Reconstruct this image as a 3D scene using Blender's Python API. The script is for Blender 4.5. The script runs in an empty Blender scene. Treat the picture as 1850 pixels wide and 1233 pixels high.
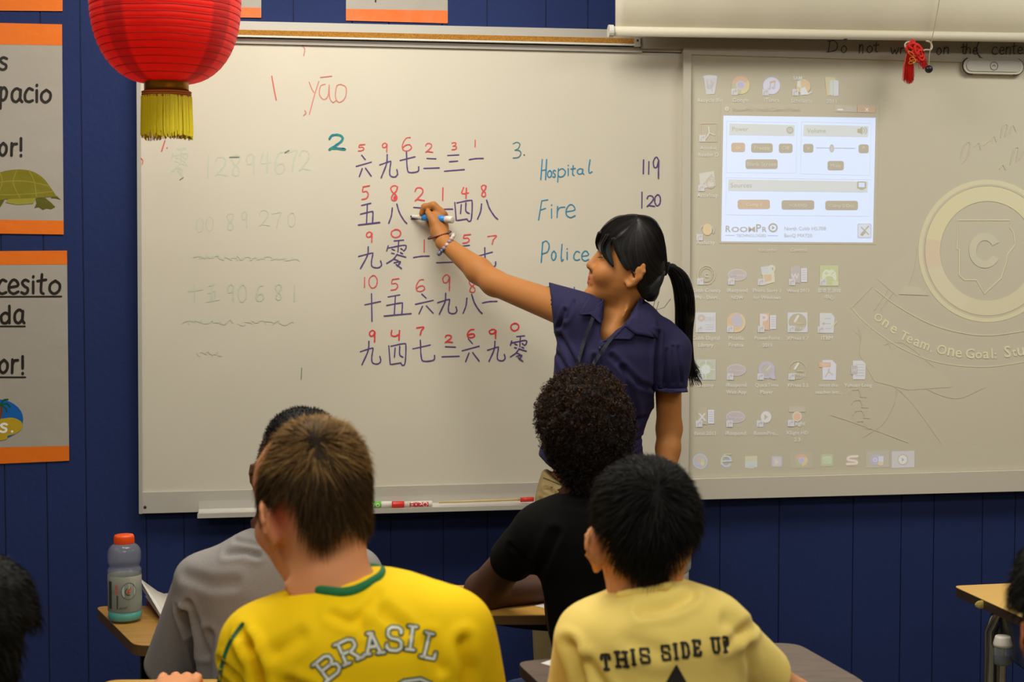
import bpy, math, random
import numpy as np
from mathutils import Vector, Matrix
from mathutils.bvhtree import BVHTree

random.seed(7)
rng = np.random.default_rng(7)
C = bpy.context.scene.collection
SC = bpy.context.scene

# ------------------------------------------------------------------ camera, world, lights, exposure
FPX = 2700.0
YAW = math.radians(8.9)
PIT = math.atan(126 / FPX)
EYE = 1.47
cd = bpy.data.cameras.new('camera'); cam = bpy.data.objects.new('camera', cd); C.objects.link(cam)
cd.sensor_width = 23.5; cd.lens = 23.5 * FPX / 1850
cam.location = (0, 0, EYE)
cam.rotation_euler = (math.pi / 2 - PIT, 0, -YAW)
cd.dof.use_dof = True; cd.dof.focus_distance = 3.75; cd.dof.aperture_fstop = 4.5
cd.clip_start = 0.05
SC.camera = cam
w = bpy.data.worlds.new('world'); SC.world = w; w.use_nodes = True
w.node_tree.nodes['Background'].inputs[0].default_value = (1, .85, .66, 1)
w.node_tree.nodes['Background'].inputs[1].default_value = 0.05
SC.view_settings.view_transform = 'Standard'; SC.view_settings.look = 'None'
SC.view_settings.gamma = 1.0; SC.view_settings.use_curve_mapping = False
SC.view_settings.exposure = 0.0
SC.cycles.use_denoising = True
SC.cycles.max_bounces = 6
SC.cycles.caustics_reflective = False; SC.cycles.caustics_refractive = False
LIGHTS = [  # x, y, sx, sy, watts : recessed fluorescent troffers in the ceiling
    (0.05, 2.95, 1.2, .6, 24), (2.4, 2.75, 1.2, .6, 15), (-2.0, 2.75, 1.2, .6, 4),
    (0.05, 0.9, 1.2, .6, 15), (2.4, 0.9, 1.2, .6, 13), (-2.0, 0.9, 1.2, .6, 9),
    (0.05, -1.4, 1.2, .6, 12), (2.4, -1.4, 1.2, .6, 12), (-2.0, -1.4, 1.2, .6, 10)]
CEIL = 2.75
for i, (x, y, sx, sy, wt) in enumerate(LIGHTS):
    ld = bpy.data.lights.new('troffer_lamp', 'AREA'); ld.shape = 'RECTANGLE'; ld.size = sx; ld.size_y = sy
    ld.energy = wt * 1.41; ld.color = (1.0, .97, .85)
    lo = bpy.data.objects.new('troffer_lamp', ld); C.objects.link(lo)
    lo.location = (x, y, CEIL - .03)

# ------------------------------------------------------------------ coordinates
ca, sa, cp, sp = math.cos(YAW), math.sin(YAW), math.cos(PIT), math.sin(PIT)
RIGHT = np.array([ca, -sa, 0.]); FWD = np.array([sa * cp, ca * cp, -sp]); UP = np.array([sa * sp, ca * sp, cp])

def on_plane(px, py, yp):
    """points of the vertical plane y = yp that the photograph shows at px, py (world)"""
    px = np.asarray(px, float); py = np.asarray(py, float)
    d = FWD + ((px - 925) / FPX)[..., None] * RIGHT + ((616.5 - py) / FPX)[..., None] * UP
    t = yp / d[..., 1]
    r = d * t[..., None]; r[..., 2] += EYE
    return r

def P(px, py, d):
    """room point in the F frame (x right, y depth, z up) at horizontal depth d"""
    u = (px - 925) / FPX; v = (616.5 - py) / FPX
    t = d / (cp + v * sp)
    return np.array([u * t, d, EYE + t * (-sp + v * cp)])

def PZ(px, py, z):
    """F point of the horizontal plane z"""
    u = (px - 925) / FPX; v = (616.5 - py) / FPX
    t = (z - EYE) / (-sp + v * cp)
    return np.array([u * t, (cp + v * sp) * t, z])

def F2W(p):
    p = np.asarray(p, float)
    x, y = p[..., 0], p[..., 1]
    return np.stack([x * ca + y * sa, -x * sa + y * ca, p[..., 2]], -1)

def F2PX(p):
    x, y, z = p[..., 0], p[..., 1], p[..., 2] - EYE
    zc = y * cp - z * sp; yc = y * sp + z * cp
    return 925 + FPX * x / zc, 616.5 - FPX * yc / zc

# ------------------------------------------------------------------ materials
def lin(c):
    c = np.asarray(c, float) / 255.
    r = np.where(c <= .04045, c / 12.92, ((c + .055) / 1.055) ** 2.4)
    return (float(r[0]), float(r[1]), float(r[2]), 1.0)

def mat(name, rgb, rough=.6, metal=0., spec=.5, bump=0., bscale=200., var=0., vscale=8., trans=0., alpha=1., sub=0., sheen=0., coat=0., stretch=None, bdist=.01):
    m = bpy.data.materials.new(name); m.use_nodes = True
    nt = m.node_tree; b = nt.nodes['Principled BSDF']
    b.inputs['Base Color'].default_value = lin(rgb)
    b.inputs['Roughness'].default_value = rough; b.inputs['Metallic'].default_value = metal
    b.inputs['Specular IOR Level'].default_value = spec
    b.inputs['Transmission Weight'].default_value = trans; b.inputs['Alpha'].default_value = alpha
    if sub: b.inputs['Subsurface Weight'].default_value = sub; b.inputs['Subsurface Radius'].default_value = (.01, .004, .002)
    if sheen: b.inputs['Sheen Weight'].default_value = sheen
    if coat: b.inputs['Coat Weight'].default_value = coat; b.inputs['Coat Roughness'].default_value = .1
    tc = nt.nodes.new('ShaderNodeTexCoord'); mp = nt.nodes.new('ShaderNodeMapping')
    nt.links.new(tc.outputs['Object'], mp.inputs['Vector'])
    if stretch: mp.inputs['Scale'].default_value = stretch
    if bump:
        n = nt.nodes.new('ShaderNodeTexNoise'); n.inputs['Scale'].default_value = bscale; n.inputs['Detail'].default_value = 4
        bp = nt.nodes.new('ShaderNodeBump'); bp.inputs['Strength'].default_value = bump; bp.inputs['Distance'].default_value = bdist
        nt.links.new(mp.outputs[0], n.inputs['Vector']); nt.links.new(n.outputs[0], bp.inputs['Height']); nt.links.new(bp.outputs[0], b.inputs['Normal'])
    if var:
        n = nt.nodes.new('ShaderNodeTexNoise'); n.inputs['Scale'].default_value = vscale; n.inputs['Detail'].default_value = 5
        mr = nt.nodes.new('ShaderNodeMapRange'); mr.inputs[3].default_value = 1 - var; mr.inputs[4].default_value = 1 + var
        mr.inputs[1].default_value = .3; mr.inputs[2].default_value = .7
        hs = nt.nodes.new('ShaderNodeHueSaturation'); hs.inputs['Color'].default_value = lin(rgb)
        nt.links.new(mp.outputs[0], n.inputs['Vector']); nt.links.new(n.outputs[0], mr.inputs[0]); nt.links.new(mr.outputs[0], hs.inputs['Value'])
        nt.links.new(hs.outputs[0], b.inputs['Base Color'])
    return m

def mat_attr(name, rough=.6, emis=0., base=None, bump=0., bscale=100., spec=.5, sub=0., sheen=0., tint=None, stretch=None, bdist=.01):
    """colour comes from the mesh attribute Col (print, ink, skin tone); emis>0: projected picture"""
    m = mat(name, base or (255, 255, 255), rough, spec=spec, bump=bump, bscale=bscale, sub=sub, sheen=sheen, stretch=stretch, bdist=bdist)
    nt = m.node_tree; b = nt.nodes['Principled BSDF']
    a = nt.nodes.new('ShaderNodeAttribute'); a.attribute_name = 'Col'
    if emis:
        nt.links.new(a.outputs['Color'], b.inputs['Emission Color']); b.inputs['Emission Strength'].default_value = emis
    else:
        nt.links.new(a.outputs['Color'], b.inputs['Base Color'])
    return m

def wood(name, a, b_, rough=.35, scale=(2, 18, 18)):
    m = bpy.data.materials.new(name); m.use_nodes = True
    nt = m.node_tree; b = nt.nodes['Principled BSDF']; b.inputs['Roughness'].default_value = rough
    tc = nt.nodes.new('ShaderNodeTexCoord'); mp = nt.nodes.new('ShaderNodeMapping'); mp.inputs['Scale'].default_value = scale
    n = nt.nodes.new('ShaderNodeTexNoise'); n.inputs['Scale'].default_value = 4; n.inputs['Detail'].default_value = 6; n.inputs['Distortion'].default_value = 1.2
    r = nt.nodes.new('ShaderNodeValToRGB'); r.color_ramp.elements[0].color = lin(a); r.color_ramp.elements[1].color = lin(b_)
    r.color_ramp.elements[0].position = .35; r.color_ramp.elements[1].position = .65
    nt.links.new(tc.outputs['Object'], mp.inputs[0]); nt.links.new(mp.outputs[0], n.inputs['Vector']); nt.links.new(n.outputs[0], r.inputs[0]); nt.links.new(r.outputs[0], b.inputs['Base Color'])
    return m

# ------------------------------------------------------------------ mesh helpers
def raw_mesh(name, V, faces, col=None, smooth=False):
    me = bpy.data.meshes.new(name)
    if isinstance(faces, np.ndarray):
        V = np.asarray(V, np.float32); k = faces.shape[1]; nf = len(faces)
        me.vertices.add(len(V)); me.vertices.foreach_set('co', V.ravel())
        me.loops.add(nf * k); me.loops.foreach_set('vertex_index', faces.astype(np.int32).ravel())
        me.polygons.add(nf); me.polygons.foreach_set('loop_start', np.arange(0, nf * k, k, dtype=np.int32))
        me.update(calc_edges=True); me.validate()
    else:
        me.from_pydata([tuple(map(float, v)) for v in V], [], faces)
    if smooth: me.polygons.foreach_set('use_smooth', np.ones(len(me.polygons), bool))
    if col is not None:
        at = me.attributes.new('Col', 'FLOAT_COLOR', 'POINT')
        col = np.asarray(col, np.float32)
        if col.shape[-1] == 3: col = np.concatenate([col, np.ones((len(col), 1), np.float32)], 1)
        at.data.foreach_set('color', col.ravel())
    me.update()
    return me

def link(name, me, m=None, parent=None):
    o = bpy.data.objects.new(name, me); C.objects.link(o)
    if m is not None: me.materials.append(m)
    if parent is not None: o.parent = parent
    return o

def tag(o, label=None, cat=None, group=None, kind=None):
    if label: o['label'] = label
    if cat: o['category'] = cat
    if group: o['group'] = group
    if kind: o['kind'] = kind
    return o

def empty(name, label, cat, loc=(0, 0, 0), rz=0., group=None):
    o = bpy.data.objects.new(name, None); C.objects.link(o); o.location = loc; o.rotation_euler = (0, 0, rz); o.empty_display_size = .05
    return tag(o, label, cat, group)

class MB:
    """collects simple shapes into one mesh"""
    def __init__(s): s.V = []; s.F = []; s.C = []; s.c = (1, 1, 1)
    def add(s, V, F):
        n = len(s.V); s.V += [tuple(map(float, v)) for v in V]; s.F += [tuple(i + n for i in f) for f in F]; s.C += [s.c] * len(V); return s
    def box(s, a, b, bev=0.):
        (x0, y0, z0), (x1, y1, z1) = a, b
        if bev <= 0:
            V = [(x, y, z) for z in (z0, z1) for x, y in ((x0, y0), (x1, y0), (x1, y1), (x0, y1))]
            return s.add(V, [(3, 2, 1, 0), (4, 5, 6, 7), (0, 1, 5, 4), (1, 2, 6, 5), (2, 3, 7, 6), (3, 0, 4, 7)])
        e = bev
        pts = [(x0 + e, y0), (x1 - e, y0), (x1, y0 + e), (x1, y1 - e), (x1 - e, y1), (x0 + e, y1), (x0, y1 - e), (x0, y0 + e)]
        return s.prism(pts, z0, z1)
    def prism(s, pts, z0, z1, bev=0.):
        n = len(pts)
        if bev:
            c = np.mean(pts, 0)
            def shr(q): 
                q = np.array(q); v = c - q; return tuple(q + v / max(np.linalg.norm(v), 1e-6) * bev)
            L = [([shr(q) for q in pts], z0), (pts, z0 + bev), (pts, z1 - bev), ([shr(q) for q in pts], z1)]
        else: L = [(pts, z0), (pts, z1)]
        V = [(p[0], p[1], z) for ps, z in L for p in ps]; F = [tuple(range(n))[::-1], tuple(range((len(L) - 1) * n, len(L) * n))]
        for j in range(len(L) - 1):
            for i in range(n):
                a, b = j * n + i, j * n + (i + 1) % n
                F.append((a, b, b + n, a + n))
        return s.add(V, F)
    def tube(s, path, r, n=8, closed=False, flat=1.0, up=(0, 0, 1)):
        path = [np.array(p, float) for p in path]; m = len(path)
        rr = r if hasattr(r, '__len__') else [r] * m
        V = []; prev = None
        for i in range(m):
            if closed: t = path[(i + 1) % m] - path[i - 1]
            else: t = path[min(i + 1, m - 1)] - path[max(i - 1, 0)]
            t = t / (np.linalg.norm(t) + 1e-9)
            u = np.array(up, float) if prev is None else prev
            if abs(u @ t) > .98: u = np.array([1., .1, 0])
            u = u - t * (u @ t); u /= np.linalg.norm(u)
            if not closed or prev is None: prev = u
            if closed:
                u = np.array(up, float); u = u - t * (u @ t); u /= np.linalg.norm(u) + 1e-9
            v = np.cross(t, u)
            for k in range(n):
                a = 2 * math.pi * k / n
                V.append(path[i] + rr[i] * (math.cos(a) * u + math.sin(a) * v * flat))
        F = []
        for i in range(m if closed else m - 1):
            for k in range(n):
                a = i * n + k; b = i * n + (k + 1) % n; j = ((i + 1) % m) * n
                F.append((a, b, j + (k + 1) % n, j + k))
        if not closed: F.append(tuple(range(n))[::-1]); F.append(tuple((m - 1) * n + k for k in range(n)))
        return s.add(V, F)
    def lathe(s, prof, c=(0, 0, 0), n=32, caps=True):
        V = []; F = []
        for r, z in prof:
            for k in range(n):
                a = 2 * math.pi * k / n; V.append((c[0] + r * math.cos(a), c[1] + r * math.sin(a), c[2] + z))
        for i in range(len(prof) - 1):
            for k in range(n):
                F.append((i * n + k, i * n + (k + 1) % n, (i + 1) * n + (k + 1) % n, (i + 1) * n + k))
        if caps: F.append(tuple(range(n))[::-1]); F.append(tuple((len(prof) - 1) * n + k for k in range(n)))
        return s.add(V, F)
    def ball(s, c, r, nu=10, nv=6):
        r = r if hasattr(r, '__len__') else (r, r, r)
        V = [(c[0], c[1], c[2] - r[2])]; F = []
        for j in range(1, nv):
            b = math.pi * j / nv - math.pi / 2
            for k in range(nu):
                a = 2 * math.pi * k / nu; V.append((c[0] + r[0] * math.cos(b) * math.cos(a), c[1] + r[1] * math.cos(b) * math.sin(a), c[2] + r[2] * math.sin(b)))
        V.append((c[0], c[1], c[2] + r[2])); last = len(V) - 1
        for k in range(nu):
            F.append((0, 1 + (k + 1) % nu, 1 + k)); F.append((last, last - nu + k, last - nu + (k + 1) % nu))
            for j in range(nv - 2):
                a = 1 + j * nu; F.append((a + k, a + (k + 1) % nu, a + nu + (k + 1) % nu, a + nu + k))
        return s.add(V, F)
    def build(s, name, m, parent=None, smooth=False, col=False, base=None):
        V = s.V
        if base is not None: V = np.array(V) - np.array(base)
        me = raw_mesh(name, V, s.F, [tuple(c)[:3] for c in s.C] if col else None, smooth)
        if smooth == 'auto':
            pass
        return link(name, me, m, parent)

def catmull(pts, n=6):
    p = np.array(pts, float)
    if len(p) < 3: return p
    q = np.vstack([2 * p[0] - p[1], p, 2 * p[-1] - p[-2]]); out = []
    for i in range(1, len(q) - 2):
        for k in range(n):
            t = k / n; a, b, c_, d = q[i - 1], q[i], q[i + 1], q[i + 2]
            out.append(.5 * (2 * b + (c_ - a) * t + (2 * a - 5 * b + 4 * c_ - d) * t * t + (3 * b - a - 3 * c_ + d) * t ** 3))
    out.append(p[-1]); return np.array(out)

# flat ink, print and projected shapes, laid out in photograph pixels and set on a real plane
class Ink:
    def __init__(s): s.V = []; s.F = []; s.C = []; s.O = []
    def poly(s, pts, c):
        n = len(s.V); s.V += [tuple(p) for p in pts]; s.F.append(tuple(range(n, n + len(pts)))); s.C += [lin(c)] * len(pts); return s
    def rect(s, x0, y0, x1, y1, c, r=0):
        if r:
            pts = []
            for cx, cy, a0 in ((x1 - r, y0 + r, -90), (x1 - r, y1 - r, 0), (x0 + r, y1 - r, 90), (x0 + r, y0 + r, 180)):
                for k in range(4):
                    a = math.radians(a0 + k * 30); pts.append((cx + r * math.cos(a), cy + r * math.sin(a)))
            return s.poly(pts, c)
        return s.poly([(x0, y0), (x1, y0), (x1, y1), (x0, y1)], c)
    def ell(s, cx, cy, rx, ry, c, n=24, a0=0, a1=360):
        pts = [(cx + rx * math.cos(math.radians(a0 + (a1 - a0) * k / n)), cy + ry * math.sin(math.radians(a0 + (a1 - a0) * k / n))) for k in range(n + (a1 - a0 < 360))]
        if a1 - a0 < 360: pts.append((cx, cy))
        return s.poly(pts, c)
    def ring(s, cx, cy, rx, ry, w_, c, n=40, cf=None, a0=0, a1=360):
        for k in range(n):
            a, b = [math.radians(a0 + (a1 - a0) * (k + j) / n) for j in (0, 1)]
            f = (rx - w_) / rx; g = (ry - w_) / ry
            s.poly([(cx + rx * math.cos(a), cy + ry * math.sin(a)), (cx + rx * math.cos(b), cy + ry * math.sin(b)), (cx + rx * f * math.cos(b), cy + ry * g * math.sin(b)), (cx + rx * f * math.cos(a), cy + ry * g * math.sin(a))], cf((a + b) / 2) if cf else c)
        return s
    def line(s, pts, w_, c, smooth=True, cap=True, vary=0.):
        p = catmull(pts, 5) if smooth and len(pts) > 2 else np.array(pts, float)
        if len(p) < 2: return s
        L = []; R = []
        for i in range(len(p)):
            t = p[min(i + 1, len(p) - 1)] - p[max(i - 1, 0)]; l = np.hypot(*t) + 1e-9
            ww = w_ / 2 * (1 + vary * math.sin(i * 1.7 + p[0][0]))
            nn = np.array([-t[1], t[0]]) / l * ww
            L.append(p[i] + nn); R.append(p[i] - nn)
        n = len(s.V); s.V += [tuple(v) for v in L] + [tuple(v) for v in R]; m = len(p)
        s.F += [(n + i, n + i + 1, n + m + i + 1, n + m + i) for i in range(m - 1)]
        s.C += [lin(c)] * (2 * m)
        if cap:
            for q in (p[0], p[-1]): s.ell(q[0], q[1], w_ / 2, w_ / 2, c, 8)
        return s
    def text(s, t, x0, y0, x1, c, h=None, cap_h=None, rot=0., off=0.):
        """text whose left baseline end is at x0,y0 and right end at x1"""
        cu = bpy.data.curves.new('t', 'FONT'); cu.body = t; cu.resolution_u = 2; cu.offset = off
        ob = bpy.data.objects.new('t', cu); C.objects.link(ob)
        me = bpy.data.meshes.new_from_object(ob.evaluated_get(bpy.context.evaluated_depsgraph_get()))
        C.objects.unlink(ob); bpy.data.objects.remove(ob)
        if not len(me.vertices): return s
        v = np.array([q.co[:2] for q in me.vertices]); mx = v[:, 0].max(); mn = v[:, 0].min()
        k = (x1 - x0) / (mx - mn); ky = (h / .72) if h else k
        X = (v[:, 0] - mn) * k; Y = -v[:, 1] * ky; cr, sr = math.cos(rot), math.sin(rot)
        n = len(s.V); s.V += [(x0 + a * cr - b * sr, y0 + a * sr + b * cr) for a, b in zip(X, Y)]
        s.F += [tuple(n + i for i in p.vertices) for p in me.polygons]; s.C += [lin(c)] * len(v)
        bpy.data.meshes.remove(me); return s
    def build(s, name, m, yp, parent=None, base=(0, 0, 0), thick=0.):
        V = np.array(s.V); W_ = on_plane(V[:, 0], V[:, 1], yp) - np.array(base)
        o_ = np.zeros(len(V)); nf = len(s.F)
        for i, f in enumerate(s.F): o_[list(f)] = i
        W_[:, 1] -= o_ * min(4e-5, .0007 / max(nf, 1))
        F = [f[::1] for f in s.F]
        return link(name, raw_mesh(name, W_, F, [c[:3] for c in s.C]), m, parent)

# stroke glyphs in a unit box, y down
G = {
 '1': [[(.55, 0), (.45, 1)]],
 '2': [[(.05, .25), (.2, .04), (.55, 0), (.8, .15), (.75, .4), (.4, .7), (.05, .95)], [(.05, .95), (.25, .86), (.95, .93)]],
 '3': [[(.1, .1), (.5, 0), (.8, .12), (.65, .38), (.3, .5)], [(.3, .5), (.75, .53), (.9, .72), (.65, .95), (.1, 1)]],
 '4': [[(.3, 0), (.08, .55), (.95, .5)], [(.68, .05), (.62, 1)]],
 'u4': [[(.1, 0), (.05, .5), (.4, .62), (.75, .45)], [(.85, 0), (.8, 1)]],
 '5': [[(.25, .1), (.18, .45), (.6, .42), (.82, .65), (.6, .92), (.1, 1)], [(.25, .08), (.95, 0)]],
 '6': [[(.8, .02), (.4, .08), (.08, .5), (.1, .9), (.5, 1), (.9, .8), (.75, .55), (.35, .58), (.12, .75)]],
 '7': [[(.0, .1), (.9, 0), (.6, .45), (.45, 1)]],
 '8': [[(.9, .08), (.5, 0), (.12, .15), (.3, .42), (.75, .65), (.8, .9), (.5, 1), (.2, .88), (.35, .6), (.75, .35), (.9, .08)]],
 '9': [[(.85, .15), (.5, 0), (.1, .2), (.2, .48), (.6, .45), (.85, .15), (.82, .5), (.8, 1)]],
 '0': [[(.5, 0), (.1, .25), (.05, .7), (.4, 1), (.85, .8), (.95, .35), (.7, .05), (.4, .02)]],
 'liu': [[(.36, 0), (.6, .2)], [(0, .52), (1, .32)], [(.4, .62), (.2, 1)], [(.62, .6), (1, .97)]],
 'jiu': [[(0, .45), (.55, .3), (.62, .34), (.56, .7), (.6, .92), (.85, .97), (1, .85), (.96, .65)], [(.42, 0), (.38, .4), (.08, 1)]],
 'qi': [[(0, .4), (.8, .22)], [(.34, 0), (.38, .75), (.5, .97), (.95, .92), (1, .7)]],
 'er': [[(.2, .02), (.78, .06)], [(0, 1), (1, .95)]],
 'san': [[(.16, .04), (.72, 0)], [(.25, .42), (.66, .38)], [(0, 1), (1, .9)]],
 'yi': [[(0, .9), (.5, .3), (1, .2)]],
 'wu': [[(.15, .1), (.58, 0)], [(.42, .06), (.38, .92)], [(.1, .5), (.62, .38), (.68, .45), (.66, .88)], [(0, 1), (1, .88)]],
 'ba': [[(.2, .2), (.15, .6), (0, 1)], [(.45, 0), (.6, .45), (.85, .85), (1, 1)]],
 'si': [[(0, .1), (.08, .95)], [(.12, .12), (.85, .0), (.97, .12), (.93, .85), (.8, 1), (.68, .9)], [(.36, .2), (.32, .62)], [(.62, .12), (.62, .5), (.8, .62)], [(.15, .95), (.68, .88)]],
 'ling': [[(.4, .03), (.85, 0)], [(.62, .03), (.58, .42)], [(.12, .2), (.05, .38)], [(.12, .28), (.9, .18), (.95, .3), (.85, .38)], [(.3, .32), (.42, .36)], [(.28, .46), (.4, .48)], [(.72, .3), (.8, .34)], [(.7, .44), (.8, .48)], [(.55, .5), (.35, .68), (.05, .82)], [(.58, .52), (.95, .6)], [(.42, .68), (.58, .72)], [(.4, .8), (.7, .76), (.55, .92)], [(.5, .86), (.75, 1)]],
 'shi': [[(0, .4), (1, .28)], [(.42, 0), (.45, 1)]],
 'H': [[(.25, 0), (.05, 1)], [(.85, 0), (.7, 1)], [(.15, .55), (.8, .5)]],
 'o': [[(.55, .02), (.15, .3), (.1, .75), (.45, 1), (.85, .75), (.9, .3), (.55, .02)]],
 's': [[(.9, .1), (.5, 0), (.15, .2), (.4, .45), (.8, .62), (.75, .9), (.4, 1), (.05, .9)]],
 'p': [[(.2, 0), (.12, 1)], [(.18, .15), (.6, 0), (.95, .2), (.8, .5), (.4, .62), (.15, .5)]],
 'i': [[(.5, .35), (.5, 1)], [(.55, .05), (.5, .1)]],
 't': [[(.55, 0), (.45, .85), (.7, 1)], [(.1, .35), (.95, .28)]],
 'a': [[(.85, .15), (.5, 0), (.12, .3), (.12, .8), (.45, 1), (.8, .7), (.87, .1)], [(.86, .1), (.82, .75), (1, 1)]],
 'l': [[(.6, 0), (.4, .7), (.5, 1), (.9, .9)]],
 'F': [[(.35, .05), (0, 1)], [(.35, .05), (1, 0)], [(.2, .5), (.75, .42)]],
 'r': [[(.2, 0), (.15, 1)], [(.18, .4), (.45, .1), (.95, .05)]],
 'e': [[(.1, .55), (.9, .42), (.8, .1), (.45, 0), (.1, .35), (.1, .8), (.5, 1), (.95, .85)]],
 'P': [[(.2, .05), (.02, 1)], [(.15, .1), (.6, 0), (.95, .2), (.75, .5), (.15, .6)]],
 'c': [[(.95, .1), (.5, 0), (.1, .4), (.12, .85), (.5, 1), (.95, .9)]],
 'D': [[(.3, 0), (.15, 1)], [(.1, .05), (.7, .0), (1, .4), (.8, .85), (0, 1)]],
 'n': [[(.15, 0), (.05, 1)], [(.1, .4), (.5, .02), (.8, .2), (.78, 1)]],
 'w': [[(0, 0), (.2, 1), (.5, .3)], [(.5, .3), (.7, 1), (1, 0)]],
 'h': [[(.25, 0), (.05, 1)], [(.1, .7), (.5, .4), (.85, .55), (.8, 1)]],
 'd': [[(.85, .0), (.85, 1)], [(.85, .55), (.5, .4), (.12, .6), (.2, .95), (.55, 1), (.85, .8)]],
 'y': [[(0, 0), (.4, .5)], [(.9, 0), (.35, 1)]],
 'v': [[(0, 0), (.5, 1), (1, 0)]], 'f': [[(.9, .05), (.5, .02), (.45, .4), (.42, 1)], [(.1, .4), (.85, .38)]], 'u': [[(.1, 0), (.1, .7), (.4, 1), (.8, .8), (.85, 0)], [(.85, 0), (.9, 1)]], 'N': [[(.05, 1), (.1, 0)], [(.1, 0), (.85, 1)], [(.85, 1), (.9, 0)]],
 '!': [[(.5, 0), (.5, .68)], [(.5, .95), (.5, 1)]],
}
def write(ink, items, ox=0, oy=0, sc=1., w_=2.4, c=(80, 60, 120), vary=.12):
    for it in items:
        if isinstance(ink, list): cur = Ink(); ink.append((it[0], cur))
        else: cur = ink
        g, x0, y0, x1, y1 = it[:5]; ww = it[5] if len(it) > 5 else w_
        for st in G[g]:
            cur.line([(ox + (x0 + a * (x1 - x0)) / sc, oy + (y0 + b * (y1 - y0)) / sc) for a, b in st], ww, c, vary=vary)
# ================================================================== THE ROOM
YW = 3.90                       # front wall
M_wall = mat('blue_paint', (37, 50, 97), .7, spec=.15, bump=.12, bscale=60, var=.06, vscale=3)
M_groove = mat('groove_paint', (24, 34, 72), .7)
M_ceil = mat('ceiling_tile', (205, 200, 188), .9, bump=.3, bscale=60)
M_floor = mat('floor_tile', (120, 110, 95), .4, var=.1, vscale=5)
M_side = mat('side_wall_paint', (150, 145, 132), .7)
X0, X1, Y0 = -3.5, 4.6, -4.5
wf = MB().box((X0, YW, 0), (X1, YW + .12, CEIL)).build('wall_front', M_groove); wf['kind'] = 'structure'
gx_px = [-420, -330, -250, -150, -60, 8, 84, 155, 263, 331, 440, 535, 640, 705, 800, 880, 985, 1060, 1150, 1215, 1301, 1408, 1542, 1629, 1688, 1776, 1835, 1930, 2010, 2120, 2230, 2320]
gx = [X0] + [float(on_plane(p, 800, YW)[0]) for p in gx_px] + [X1]
for a, b in zip(gx[:-1], gx[1:]):
    if b - a > .5:
        ks = np.linspace(a, b, int((b - a) / .3) + 1)
    else: ks = [a, b]
    for c_, d_ in zip(ks[:-1], ks[1:]):
        MB().prism([(c_ + .0008, YW + .001), (c_ + .0016, YW - .0035), (d_ - .0016, YW - .0035), (d_ - .0008, YW + .001)], .09, CEIL).build('panel', M_wall, wf)
for nm, a, b in (('wall_left', (X0 - .12, Y0, 0), (X0, YW, CEIL)), ('wall_right', (X1, Y0, 0), (X1 + .12, YW, CEIL)), ('wall_back', (X0, Y0 - .12, 0), (X1, Y0, CEIL))):
    MB().box(a, b).build(nm, M_side)['kind'] = 'structure'
MB().box((X0, Y0, -.1), (X1, YW, 0)).build('floor', M_floor)['kind'] = 'structure'
MB().box((X0, Y0, CEIL), (X1, YW, CEIL + .1)).build('ceiling', M_ceil)['kind'] = 'structure'
MB().box((X0, YW - .012, 0), (X1, YW, .1)).build('baseboard_front', mat('baseboard_vinyl', (40, 38, 36), .5))['kind'] = 'structure'
M_frame = mat('troffer_metal', (220, 218, 210), .5)
for i, (x, y, sx, sy, wt) in enumerate(LIGHTS):
    b = MB()
    for a, c_ in (((x - sx / 2 - .03, y - sy / 2 - .03), (x + sx / 2 + .03, y - sy / 2)), ((x - sx / 2 - .03, y + sy / 2), (x + sx / 2 + .03, y + sy / 2 + .03)), ((x - sx / 2 - .03, y - sy / 2), (x - sx / 2, y + sy / 2)), ((x + sx / 2, y - sy / 2), (x + sx / 2 + .03, y + sy / 2))):
        b.box((a[0], a[1], CEIL - .025), (c_[0], c_[1], CEIL))
    o = b.build('ceiling_light', M_frame); tag(o, 'fluorescent ceiling fixture, %s row from the whiteboard, %s' % (('nearest', 'middle', 'last')[i // 3], ('centre', 'right', 'left')[i % 3]), 'ceiling light', 'fluorescent fixtures in the ceiling')

# ------------------------------------------------------------------ whiteboard
M_board = mat('whiteboard_enamel', (214, 207, 192), .32, spec=.45, var=.015, vscale=6)
M_alu = mat('whiteboard_trim', (190, 186, 178), .38, metal=.25)
M_trayd = mat('tray_metal', (202, 197, 188), .35, metal=.2)
M_cork = mat('cork', (178, 122, 40), .85, bump=.5, bscale=500, var=.25, vscale=250)
M_ink = mat_attr('marker_ink', .45)
def quad_slab(name, px4, yf, yb, m, parent=None, base=(0, 0, 0)):
    """slab whose front face at y=yf fills the four photograph corners (tl,tr,br,bl); back at yb"""
    p = np.array(px4, float); f = on_plane(p[:, 0], p[:, 1], yf) - np.array(base); bk = f.copy(); bk[:, 1] = yb - base[1]
    V = list(f) + list(bk)
    F = [(3, 2, 1, 0), (4, 5, 6, 7), (0, 1, 5, 4), (1, 2, 6, 5), (2, 3, 7, 6), (3, 0, 4, 7)]
    return link(name, raw_mesh(name, V, F), m, parent)
YB = 3.868                       # writing surface of the left board
wb = empty('whiteboard', 'large white dry-erase board on the blue wall covered with marker writing', 'whiteboard', (0, YW, 0))
wbb = (0, YW, 0)
XR = 1240
def topy(x): return 74 + (x - 246) * .0229       # board surface top edge
def boty(x): return 890.5 - (x - 256) * .0250
quad_slab('writing_surface', [(252, topy(252)), (XR, topy(XR)), (XR, boty(XR)), (252, boty(252))], YB, YW - .006, M_board, wb, wbb)
quad_slab('side_frame', [(246, 40), (253, 40), (257, 929), (251, 929)], YB - .008, YW - .006, M_alu, wb, wbb)
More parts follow.
